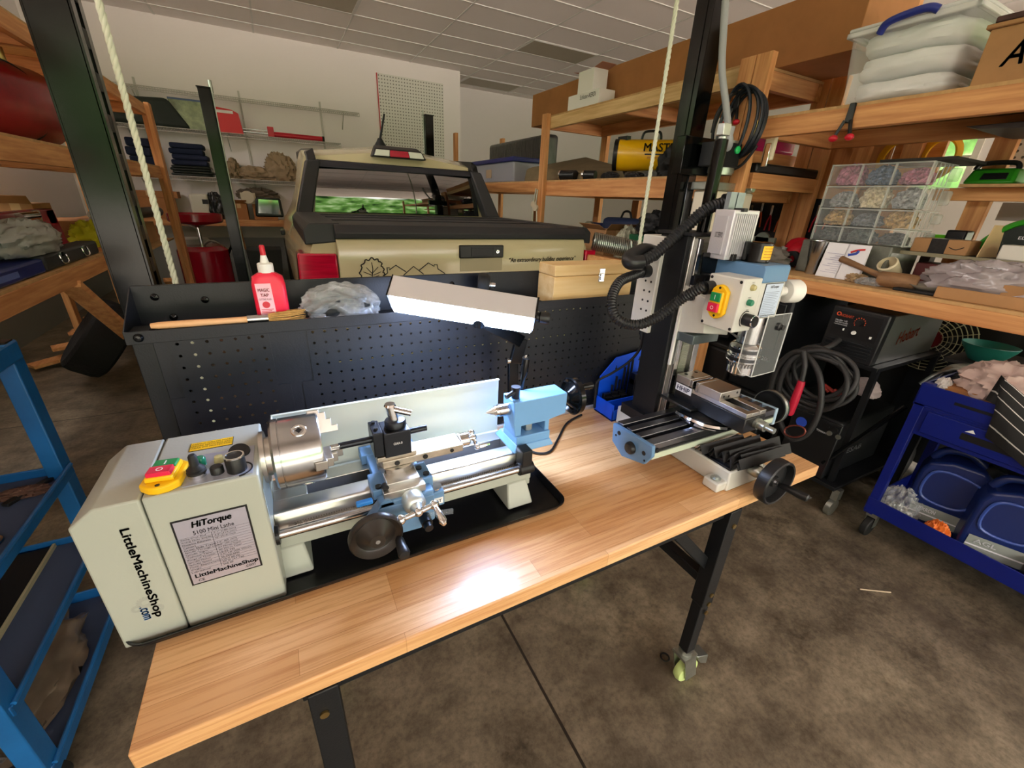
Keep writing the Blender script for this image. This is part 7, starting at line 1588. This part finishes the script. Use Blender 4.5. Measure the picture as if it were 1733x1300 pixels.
pp = [AX(1300, 680, 2.10), AX(1318, 620, 2.10), AX(1352, 595, 2.10), AX(1385, 630, 2.08), AX(1388, 690, 2.08), AX(1365, 735, 2.08), AX(1335, 740, 2.08), AX(1318, 700, 2.10), AX(1322, 640, 2.10), AX(1350, 600, 2.12), AX(1400, 588, 2.2), AX(1420, 575, 2.27)]
part('lead', MB().tube(smooth_path(pp), .013, 10), cm, t)
g0, g1 = AX(1357, 645, 2.04), AX(1336, 702, 2.04)
part('grip', MB().lathe([(.014, 0), (.016, .01), (.018, .10), (.016, (g1-g0).length-.01), (.012, (g1-g0).length)], g0, g1-g0, 20), mat('red_grip', 'c0203c', .4), t)
part('strain_relief', MB().tube(smooth_path([AX(1360, 595, 2.06), AX(1362, 620, 2.05), g0]), [.012]*9+[.011]*8, 10), cm, t)
part('clip', MB().tube([AX(1345+18*math.cos(a), 730+10*math.sin(a), 2.06) for a in [k*.42 for k in range(15)]], .004, 6, True), mat('copper_clip', '8a4a40', .4, .6), t)
cloth('white_gloves', AX(1458, 660, 2.33)+V((.03, 0, -.03)), (.06, .12, .08), mat('white_leather', 'b9aeae', .8), 'white tag shaped glove hanging in the welding cable coil', 51, .3, 2, 'glove')
for k, (px1, py1, ln_) in enumerate(((1395, 652, .09), (1412, 660, .07), (1388, 648, .05))):
    a = AX(px1, py1, 2.36); solo('screwdriver', MB().cyl(a, a+V((.0, -ln_, -.03)), .010, .008, 10), mat('tool_red_dark', '8f2a22', .5), 'dark red tool handle among the cables on the welding cart, %s' % ('longest one', 'right one', 'left one')[k], 'hand tool', 'red handles on the welding cart')
# fan, bowl, dark stand, tubes
t = thing('shop_fan', 'round wire cage fan with a dark red hub under the right bench', 'fan', (3.0, .86, .80))
fc = AX(1578, 572, 3.02); ring = MB()
for k in range(9):
    r = .034+.0178*k; ring.tube([fc+V((-.03*math.sqrt(max(0, 1-(k/8.5)**2)), r*math.cos(2*PI*a/28), r*math.sin(2*PI*a/28))) for a in range(28)], .0022, 5, True)
for k in range(16):
    an = 2*PI*k/16; ring.tube([fc+V((-.03*math.sqrt(max(0, 1-(j/4)**2)), .178*j/4*math.cos(an), .178*j/4*math.sin(an))) for j in range(5)], .002, 5)
part('cage', ring, mat('cream_wire', 'b9b694', .4), t); part('hub', MB().lathe([(.05, 0), (.045, .012), (0, .014)], fc+V((-.022, 0, 0)), (-1, 0, 0), 24), mat('maroon_hub', '74141c', .4), t); part('motor', MB().cyl(fc+V((.03, 0, 0)), fc+V((.15, 0, 0)), .06), W['plastic'], t)
for k in range(4):
    an = PI/4+PI/2*k; part('blade', MB().hexa([fc+V((.01, .02*math.cos(an+.3), .02*math.sin(an+.3))), fc+V((.0, .15*math.cos(an+.35), .15*math.sin(an+.35))), fc+V((.02, .15*math.cos(an-.35), .15*math.sin(an-.35))), fc+V((.02, .02*math.cos(an-.3), .02*math.sin(an-.3)))], [fc+V((.012, .02*math.cos(an+.3), .02*math.sin(an+.3))), fc+V((.002, .15*math.cos(an+.35), .15*math.sin(an+.35))), fc+V((.022, .15*math.cos(an-.35), .15*math.sin(an-.35))), fc+V((.022, .02*math.cos(an-.3), .02*math.sin(an-.3)))]), W['plastic'], t, sm=0)
part('stand', MB().box((fc.x+.02, fc.y-.05, 0), (fc.x+.08, fc.y+.05, fc.z-.178)), W['black'], t, bev=.006)
t = thing('dark_stand', 'low black shelf stand under the right bench holding a green bowl', 'stand', (2.85, .55, 0))
part('top', MB().box((2.78, .18, .782), (3.2, .72, .80)), mat('dark_top', '2a2825', .6), t, bev=.002)
for x in (2.82, 3.16):
    for y in (.22, .69): part('leg', MB().box((x-.015, y-.015, 0), (x+.015, y+.015, .783)), W['black'], t)
t = solo('green_bowl', MB().lathe([(.043, 0), (.054, .004), (.093, .065), (.10, .082), (.097, .083), (.088, .068), (.05, .010), (0, .010)], (2.89, .615, .8005), (0, 0, 1), 40), mat('teal_bowl', '2f8a7e', .4), 'teal green plastic bowl on the low black stand under the bench', 'bowl')
m = MB()
for k in range(4): m.tube(smooth_path([V((2.56+.02*k, .70-.01*k, .70)), V((2.6+.02*k, .66, .77+.005*k)), V((2.72+.02*k, .60, .80))]), .008, 8)
solo('metal_conduit_bundle', m, W['zinc'], 'bundle of curved metal tubes at the far corner of the navy cart', 'tubes')
# added black sheet standing in for the deep shade behind the lower bench
bk = thing('shade_backing', 'black sheet added for darkness behind the welders under the right bench', 'tarp', (3.32, .9, .02))
rows = [[V((3.32+.03*math.sin(y*14)+.02*math.sin(y*31+z*3), y, z)) for y in [-.6+3.5*i/60 for i in range(61)]] for z in (.03, .4, .8, 1.09)]
part('sheet', MB().grid(rows), mat('black_tarp', '0f0f11', .7), bk, sm=60)
for k, (y0_, y1_, h, lb) in enumerate(((1.50, 2.05, .62, 'large black bin added to darken the space under the rack, nearest the welders'), (2.12, 2.75, .80, 'large black bin added to darken the space under the rack behind the mill column'), (2.85, 3.6, .75, 'large dark bin added to darken the space under the rack beside the truck'))):  # black bins added to deepen the darkness under the racks
    t = thing('added_bin', lb, 'bin', (2.6, (y0_+y1_)/2, 0), 'added black bins'); bb = mat('black_bin', '131416', .55)
    part('tub', MB().hexa([(2.36, y0_+.03, .0), (2.88, y0_+.03, .0), (2.88, y1_-.03, .0), (2.36, y1_-.03, .0)], [(2.34, y0_, h), (2.9, y0_, h), (2.9, y1_, h), (2.34, y1_, h)]), bb, t, bev=.02); part('lid', MB().box((2.33, y0_-.01, h), (2.91, y1_+.01, h+.03)), bb, t, bev=.008)
cloth('black_jacket', (2.58, 1.80, .652), (.42, .4, .24), mat('black_cloth', '1b1b1e', .85), 'black jacket heaped on the added bin behind the mill vise', 61, .4, 2)
t = thing('vise_handwheel', 'black power lead hanging down the doubled post behind the mill', 'cable', (2.25, 1.70, .5)) if False else None
solo('post_wire', MB().tube(smooth_path([V((2.252, 1.735, 1.25)), V((2.25, 1.733, .95)), V((2.252, 1.736, .6))]), .005, 6), mat('speckled_wire', '3a3a38', .5), 'thin dark wire stapled down the doubled wooden post', 'wire')
# ---------------------------------------------------------------- blue tray cart at the left
cp = W['cart']; lx, ly0, ly1, lb_ = -.68, .99, 1.60, -.985
t = thing('tray_cart', 'blue steel tray cart with four levels cut by the left edge', 'tray cart', ((lx+lb_)/2, (ly0+ly1)/2, 0))
for x in (lx-.045, lb_):
    for y in (ly0-.01, ly1-.045): part('post', MB().box((x, y, .09), (x+.04, y+.055, 1.0)), cp, t, bev=.003)
liner = mat('dark_liner', '46526c', .7, bump=(60, .05))
for z, h, lb2 in ((1.0, .05, 0), (.60, .035, 1), (.335, .03, 2), (.10, .045, 3)):
    m = MB().box((lb_, ly0, z-h), (lx, ly1, z-h+.006))
    m.box((lx-.006, ly0, z-h), (lx, ly1, z)).box((lb_, ly0, z-h), (lb_+.006, ly1, z)).box((lb_, ly0, z-h), (lx, ly0+.006, z)).box((lb_, ly1-.006, z-h), (lx, ly1, z))
    tr_ = part('tray', m, cp, t, bev=.003)
    part('liner', MB().box((lb_+.008, ly0+.008, z-h+.006), (lx-.008, ly1-.008, z-h+.008)), liner, tr_, sm=0)
    if z < .9: part('rolled_edge', MB().cyl((lx, ly0+.01, z), (lx, ly1-.01, z), .006, n=8), cp, tr_)
    if lb2 == 2: part('grip_slot', MB().box((lx-.20, ly0-.0008, z-.021), (lx-.02, ly0+.001, z-.008)), W['ink'], tr_, sm=0)
for x in (lx-.03, lb_+.03):
    for y in (ly0+.02, ly1-.03):
        c = part('caster', MB().box((x-.02, y-.02, .07), (x+.02, y+.02, .09)), W['zinc'], t); part('wheel', MB().cyl((x, y-.013, .04), (x, y+.013, .04), .04), W['rubber'], c)
part('yellow_sticker', MB().cyl((lx+.0005, ly0+.10, .585), (lx+.0012, ly0+.10, .585), .012), W['yellow'], t)
part('cap_plug', MB().box((lx-.04, ly1-.04, 1.0), (lx-.008, ly1+.0, 1.004)), W['ink'], t, sm=0)
z = .574
solo('wrench', MB().tube(smooth_path([V((-.80, 1.12, z+.006)), V((-.76, 1.20, z+.006)), V((-.725, 1.27, z+.006)), V((-.735, 1.30, z+.006)), V((-.755, 1.28, z+.006))]), .004, 6), W['steel'], 'bent steel wire tool lying on the second tray of the blue cart', 'tool')
solo('black_stick', MB().beam((-.72, 1.56, z+.006), (-.78, 1.45, z+.006), .02, .01), W['rubber'], 'short black bar lying near the far corner of the second tray of the blue cart', 'tool', bev=.002)
cloth('brown_parts', (-.76, 1.50, z+.0), (.12, .05, .02), mat('rust_parts', '6a4a3c', .7, var=(60, .5)), 'rusty brown parts strewn at the far end of the second tray of the blue cart', 71, .5, 4, 'parts')
solo('black_board', MB().box((-.97, 1.02, .3135), (-.80, 1.58, .322)), mat('black_mat', '0c0c0d', .6), 'black flat board with pale edge on the third tray of the blue cart', 'board', sm=0)
solo('pale_strip', MB().box((-.80, 1.02, .3135), (-.793, 1.59, .326)), mat('pale_strip', 'b9b08c', .5), 'pale thin strip along the black board on the blue cart', 'strip', sm=0)
cloth('brown_sheet', (-.83, 1.29, .064), (.21, .5, .05), mat('wrapped_sheet', '6b5d4c', .3, var=(6, .4), coat=.5), 'brown sheets wrapped in clear film on the bottom tray of the blue cart', 73, .3, 1.6, 'sheets')
cloth('clear_wrap', (-.88, 1.05, .066), (.16, .10, .12), film, 'crumpled clear film bunched at the near end of the bottom tray of the blue cart', 75, .5, 3, 'film')

# ---------------------------------------------------------------- left side clutter
solo('tire', MB().lathe([(.16, -.10), (.25, -.12), (.28, -.10), (.29, -.06), (.29, .06), (.28, .10), (.25, .12), (.16, .10)], (-1.31, 4.12, .325), (.77, .2, -.62), 40), mat('tire_rubber', '0f0f10', .8, bump=(40, .6)), 'black tyre leaning under the left rack near the lift post', 'tyre')
tx = thing('timber_offcuts', 'pile of broken boards behind the leaning tyre', 'timber', (-1.5, 4.9, 0))
random.seed(8)
for k in range(4): part('board', MB().beam((-1.9+.1*k, 4.5+.15*k, .04+.09*k), (-1.25+.1*k, 5.0-.1*k, .10+.08*k), .12, .025), py_, tx)
# red gas bottle on the rack's upper level
c = AX(45, 190, -1.25)
t = thing('gas_bottle', 'large red tank lying on the upper level of the left rack', 'tank', (-1.3, c.y, 1.5885))
r = .21; cy = AX(20, 185, -1.2).y
part('shell', MB().lathe([(0, -.42), (.10, -.41), (.17, -.36), (r, -.26), (r, .26), (.17, .36), (.10, .41), (0, .42)], (-1.28, cy+.05, 1.5885+r), (.25, 1, 0), 36), mat('worn_red_tank', '8a1420', .3, var=(3, .5), coat=.3), t)
part('strap', MB().tube([V((-1.28+(r+.004)*math.cos(a), cy+.05+.05*math.cos(a), 1.5885+r+(r+.004)*math.sin(a))) for a in [2*PI*k/30 for k in range(30)]], .008, 6, True), W['rubber'], t)
part('valve', MB().cyl((-1.20, cy+.1, 1.5885+2*r-.02), (-1.20, cy+.1, 1.5885+2*r+.05), .02), brass, t)
# left bench: cases, press, film
lz = .9945
t = thing('black_tool_case', 'long black case with chrome latches along the front of the left bench', 'tool case', (-1.07, 3.2, lz))
part('shell', MB().box((-1.12, 2.90, lz), (-1.02, 3.66, lz+.075)), mat('charcoal_case', '2f3236', .5), t, bev=.012)
for y in (3.1, 3.42):
    l_ = part('latch', MB().tube(smooth_path([(-1.016, y+.04, lz+.06), (-1.01, y+.035, lz+.02), (-1.01, y-.035, lz+.02), (-1.016, y-.04, lz+.06)]), .0035, 6), W['chrome'], t); part('latch_plate', MB().box((-1.02, y-.015, lz+.05), (-1.014, y+.015, lz+.07)), W['chrome'], l_)
t = thing('blue_case', 'dark blue case lying left of the long black case on the left bench', 'case', (-1.1, 2.4, lz)); part('shell', MB().box((-1.3, 1.9, lz), (-1.02, 2.88, lz+.065)), mat('case_blue', '16296e', .4), t, bev=.01); part('print', MB().box((-1.0195, 2.45, lz+.02), (-1.019, 2.62, lz+.045)), mat('pale_blue_print', '5a6fb0', .5), t, sm=0)
cloth('poly_sheet', (-1.10, 3.0, lz+.077), (.17, .62, .15), mat('milky_film', 'a6aaa6', .2, alpha=.9, spec=.8, bump=(9, .5)), 'milky plastic sheet heaped on the cases on the left bench', 81, .35, 1.8, 'plastic sheet')
fx = -1.24
t = thing('bench_press', 'red steel bench press frame with a chrome bar at the back of the left bench', 'press', (fx, 3.4, lz))
part('frame', MB().box((fx-.03, 2.9, lz+.16), (fx+.03, 3.80, lz+.25)).hexa([(fx-.03, 3.72, lz), (fx+.03, 3.72, lz), (fx+.03, 3.86, lz), (fx-.03, 3.86, lz)], [(fx-.03, 3.68, lz+.25), (fx+.03, 3.68, lz+.25), (fx+.03, 3.80, lz+.25), (fx-.03, 3.80, lz+.25)]).box((fx-.03, 2.9, lz), (fx+.03, 3.0, lz+.2)), mat('press_red', '96102a', .3), t, bev=.008)
part('chrome_bar', MB().cyl((fx+.045, 3.3, lz+.225), (fx+.045, 3.5, lz+.225), .022), W['chrome'], t); part('plate', MB().box((fx+.03, 3.5, lz+.19), (fx+.04, 3.58, lz+.25)), W['zinc'], t, bev=.002)
part('inner_tools', MB().blob((fx-.01, 3.45, lz+.002), (.06, .4, .15), 83, .4, 3), mat('brown_tools', '4a3426', .7, var=(20, .6)), t)
carton('carton', (-1.40, 2.75, lz), (-1.30, 3.25, lz+.23), 'plain tan carton at the very left edge behind the red press')
solo('glove_box', MB().box((-1.45, 4.28, .8765), (-1.12, 4.62, .96)), W['card2'], 'brown carton beneath the yellow gloves past the end of the left bench', 'box', bev=.003)
cloth('yellow_gloves', (-1.26, 4.45, .961), (.22, .28, .17), mat('hi_vis_yellow', 'b9b41a', .7), 'yellow work gloves bunched beyond the red press', 85, .45, 2.2, 'gloves')
carton('carton', (-1.64, 4.3, .8765), (-1.47, 4.6, 1.25), 'crumpled brown carton standing behind the yellow gloves', W['card'], open_=True)
carton('carton', (-1.62, 4.7, .8765), (-1.1, 5.15, 1.12), 'brown carton on the low shelf of the left rack, just past the near lift post', W['card2'])
cloth('shop_rags', (-1.25, 4.9, 1.121), (.2, .2, .09), W['paper'], 'white rags on the brown carton past the near lift post', 87, .4, 2.4, 'rags')
carton('carton', (-1.55, 5.27, .8765), (-1.12, 5.8, 1.06), 'tan open carton on the low shelf beside the end post of the left rack', W['card'], open_=True)
solo('black_tube', MB().cyl((-1.08, 5.0, 1.17), (-1.05, 5.75, 1.16), .045), W['plastic'], 'black tube lying across cartons on the low shelf of the left rack', 'tube')
# oil drainer in front of the back wall
dx, dy = AY(348, 440, 6.6).x, 6.6
t = thing('oil_drainer', 'red oil drain tank with a wide catch pan on a chrome stem', 'oil drainer', (dx, dy, 0))
zt_, zp = AY(350, 415, dy).z, AY(350, 378, dy).z
part('tank', MB().lathe([(.22, .06), (.27, .10), (.27, zt_-.05), (.22, zt_), (0, zt_)], (dx, dy, 0), (0, 0, 1), 36), W['redm'], t)
part('stem', MB().cyl((dx, dy, zt_), (dx, dy, zp), .02), W['chrome'], t)
part('catch_pan', MB().lathe([(.03, -.03), (.10, 0), (.26, .03), (.28, .05), (.28, .13), (.26, .13), (.25, .06), (0, .03)], (dx, dy, zp-.02), (0, 0, 1), 36), W['redm'], t)
part('handle', MB().tube(smooth_path([V((dx+.25, dy, zt_-.12)), V((dx+.32, dy, zt_+.02)), V((dx+.42, dy, zt_+.25))]), .014, 8), W['gloss'], t)
part('wheel', MB().cyl((dx-.24, dy, .06), (dx-.20, dy, .06), .06).cyl((dx+.20, dy, .06), (dx+.24, dy, .06), .06), W['rubber'], t)
part('hose', MB().tube(smooth_path([V((dx+.02, dy-.05, zt_)), V((dx+.12, dy-.1, zt_+.06)), V((dx+.22, dy-.05, zt_-.02)), V((dx+.27, dy, zt_-.2))]), .012, 8), W['zinc'], t)
solo('grey_bin', MB().hexa([(-.40, 7.2, 0), (-.04, 7.2, 0), (-.04, 7.6, 0), (-.40, 7.6, 0)], [(-.44, 7.16, .62), (.0, 7.16, .62), (.0, 7.64, .62), (-.44, 7.64, .62)]), mat('grey_bin2', '3f4244', .55), 'dark grey bin standing on the floor by the truck at the back wall', 'bin', bev=.015)
solo('white_drum', MB().lathe([(0, 0), (.22, 0), (.24, .03), (.24, .74), (.2, .8), (0, .8)], (-1.02, 6.9, 0), (0, 0, 1), 30), mat('milky_drum', 'a3a39c', .45), 'milky white drum standing between the left rack post and the red oil drainer', 'drum')
# wall shelf goods
wz = .9855
def on_y(Y, x0, y0, x1, y1, zb): return spany(Y, x0, y0, x1, y1, zb)
a, b, z0, z1 = on_y(7.75, 300, 322, 325, 362, wz)
carton('carton', (-1.75, 7.72, wz), (-1.22, 7.98, wz+.26), 'brown carton at the left end of the wall shelf, lower of two', W['card2'], tape=False)
carton('carton', (-1.78, 7.73, wz+.2608), (-1.15, 7.97, wz+.345), 'long battered brown carton lying on another at the left of the wall shelf', W['card2'])
a, b, z0, z1 = on_y(7.75, 323, 341, 355, 362, wz)
t = thing('white_case', 'cream case with a black rim standing on the wall shelf behind the oil drainer', 'case', ((a+b)/2, 7.8, wz)); part('shell', MB().box((a, 7.75, wz), (b, 7.95, wz+.33)), mat('cream_case', 'd3cfbe', .5), t, bev=.03); part('label', MB().box((a+.15, 7.749, wz+.20), (a+.22, 7.7505, wz+.26)), W['ink'], t, sm=0)
c = AY(372, 355, 7.8); cloth('black_sack', (c.x-.04, 7.85, wz), (.26, .2, .34), mat('glossy_black_bag', '18191b', .2, bump=(14, .5)), 'shiny black bag on the wall shelf behind the far left lift post', 91, .35, 2, 'bag')
a, b, z0, z1 = on_y(7.75, 425, 335, 468, 370, wz)
carton('carton', (a+.02, 7.78, wz), (b, 8.0, wz+.28), 'brown carton on the wall shelf behind the black car mirror', W['card2'])
carton('carton', (a-.25, 7.74, wz), (a-.05, 7.98, wz+.22), 'small brown carton with raised flaps left of the black car mirror', W['card2'], open_=True)
cloth('brown_netting', ((a+b)/2-.05, 7.9, wz+.281), (.5, .2, .15), mat('taupe_net', '6e6254', .9, bump=(60, .6)), 'taupe netting piled on the carton behind the black car mirror', 93, .5, 3, 'netting')
c = AY(419, 334, 7.7); solo('cream_lid', MB().cyl((c.x, 7.70, c.z), (c.x, 7.74, c.z+.0), .085, n=28).box((c.x-.09, 7.74, wz+.222), (c.x+.1, 7.9, c.z+.06)), mat('cream_lid', 'd9cfb6', .5), 'round cream lid of a tub standing above the small flapped carton', 'lid', bev=.004)
# goods on the wire shelves
tarp_d = mat('dark_green_canvas', '2a302c', .8, bump=(18, .3)); navy = mat('navy_cloth', '161f38', .9, bump=(20, .3)); tan = mat('tan_canvas', '9a8468', .9, bump=(20, .4))
a, b, z0, z1 = on_y(7.8, 200, 175, 305, 212, 2.106)
t = solo('folded_canvas', MB().hexa([(-1.75, 7.74, 2.106), (-.82, 7.74, 2.106), (-.82, 8.0, 2.106), (-1.75, 8.0, 2.106)], [(-1.7, 7.76, 2.40), (-1.02, 7.76, 2.44), (-1.02, 7.98, 2.44), (-1.7, 7.98, 2.40)]), tarp_d, 'dark green folded canvas at the left of the middle wire shelf', 'canvas', bev=.05, seg=4)
c = AY(322, 205, 7.8)
t = thing('clear_pouch', 'clear zip pouch with green contents left of the far left lift post', 'pouch', (c.x, 7.82, 2.106)); part('pouch', MB().hexa([(c.x-.13, 7.8, 2.106), (c.x+.22, 7.8, 2.106), (c.x+.22, 7.9, 2.106), (c.x-.13, 7.9, 2.106)], [(c.x-.20, 7.84, 2.45), (c.x+.22, 7.84, 2.45), (c.x+.22, 7.87, 2.45), (c.x-.20, 7.87, 2.45)]), mat('pouch_green', '8c9c74', .25, var=(9, .5), coat=.5), t, bev=.01); part('zip', MB().box((c.x-.20, 7.835, 2.44), (c.x+.22, 7.875, 2.462)), mat('zip_blue', '4a5c86', .4), t, sm=0)
a, b, z0, z1 = on_y(7.8, 362, 182, 408, 224, 2.106)
t = thing('red_case', 'bright red plastic case with a grip slot on the middle wire shelf', 'case', ((a+b)/2, 7.85, 2.106)); part('shell', MB().prism([(a, 7.8, 2.106), (b, 7.8, 2.106), (b-.02, 7.8, 2.106+.25), (b-.10, 7.8, z1-.02), (a+.01, 7.8, z1)], (0, .09, 0)), mat('bright_red', 'd8202c', .35), t, bev=.008); part('grip_slot', MB().box((a+.05, 7.798, z1-.07), (a+.24, 7.8005, z1-.035)), wallm, t, sm=0)
p = [AY(412, 222, 7.8), AY(465, 232, 7.8), AY(548, 236, 7.8)]
t = thing('red_jack', 'long red and chrome bar tool lying along the right end of the middle wire shelf', 'bar tool', (p[1].x, 7.82, 2.106)); zc = 2.145
part('rod', MB().cyl((p[0].x, 7.82, zc), (p[1].x, 7.82, zc), .012).cyl((p[0].x, 7.86, zc+.04), (p[1].x, 7.86, zc+.04), .008), W['chrome'], t); part('tube', MB().cyl((p[1].x, 7.82, zc), (p[2].x, 7.82, zc-.002), .034), W['redp'], t); part('collar', MB().box((p[1].x-.08, 7.78, zc-.038), (p[1].x+.0, 7.87, zc+.09)), W['redp'], t, bev=.008); part('end_cap', MB().cyl((p[2].x-.02, 7.82, zc), (p[2].x+.01, 7.82, zc), .037), W['rubber'], t)
zl = 1.5365
for k, (x0, x1, z0_, h, lb) in enumerate(((218, 268, 0, .42, 'stack of folded navy cloths at the left of the lowest wire shelf'), (290, 355, .13, .27, 'folded navy cloth right of the left rack post, on dark plastic'), (285, 360, 0, .128, 'dark green plastic sheet folded under the navy cloth'))):
    a, b = AY(x0, 270, 7.8).x, AY(x1, 270, 7.8).x
    m = MB(); n_ = 4
    for i in range(n_): m.merge(MB().box((a+.02*(i % 2), 7.74, zl+z0_+h*i/n_), (b-.03*((i+1) % 2)-.05*(i/n_), 7.98, zl+z0_+h*(i+.96)/n_)))
    solo('folded_cloth' if k < 2 else 'plastic_sheet', m, navy if k < 2 else mat('dark_sheet', '1f241e', .35, bump=(14, .5)), lb, 'cloth' if k < 2 else 'sheet', bev=.02, seg=3)
for k, (x0, x1, h, lb) in enumerate(((385, 402, .25, 'folded grey tan canvas just right of the far left lift post'), (400, 455, .17, 'loose tan canvas heap on the lowest wire shelf'), (450, 496, .36, 'taller tan bundle at the right end of the lowest wire shelf beside the truck'), )):
    a, b = AY(x0, 280, 7.8).x, AY(x1, 280, 7.8).x
    cloth('canvas_bundle', ((a+b)/2, 7.86, zl), (b-a+.03, .24, h), tan, lb, 95+k, .45, 2.4, 'canvas', 'tan canvas on the lowest wire shelf')
c = AY(540, 248, 7.85); 
# floor litter by the bench
solo('paper_scrap', MB().box((AZ(1370, 843, 0).x-.012, AZ(1370, 843, 0).y-.006, .0005), (AZ(1370, 843, 0).x+.012, AZ(1370, 843, 0).y+.006, .003)), W['paper'], 'small pale scrap lying on the concrete near the cross feed wheel', 'scrap', sm=0)
c = AZ(1480, 1000, 0); solo('straw', MB().tube([c+V((-.05, .03, .003)), c, c+V((.05, -.035, .003))], .0025, 5), mat('dry_straw', 'c9b79c', .8), 'thin dry straw lying on the concrete in front of the navy cart', 'straw')
c = AZ(1125, 1113, 0); solo('rubber_ring', MB().tube([c+V((.014*math.cos(a), .014*math.sin(a), .003)) for a in [k*PI/8 for k in range(16)]], .0028, 6, True), W['rubber'], 'small black rubber ring on the concrete beside the caster', 'ring')
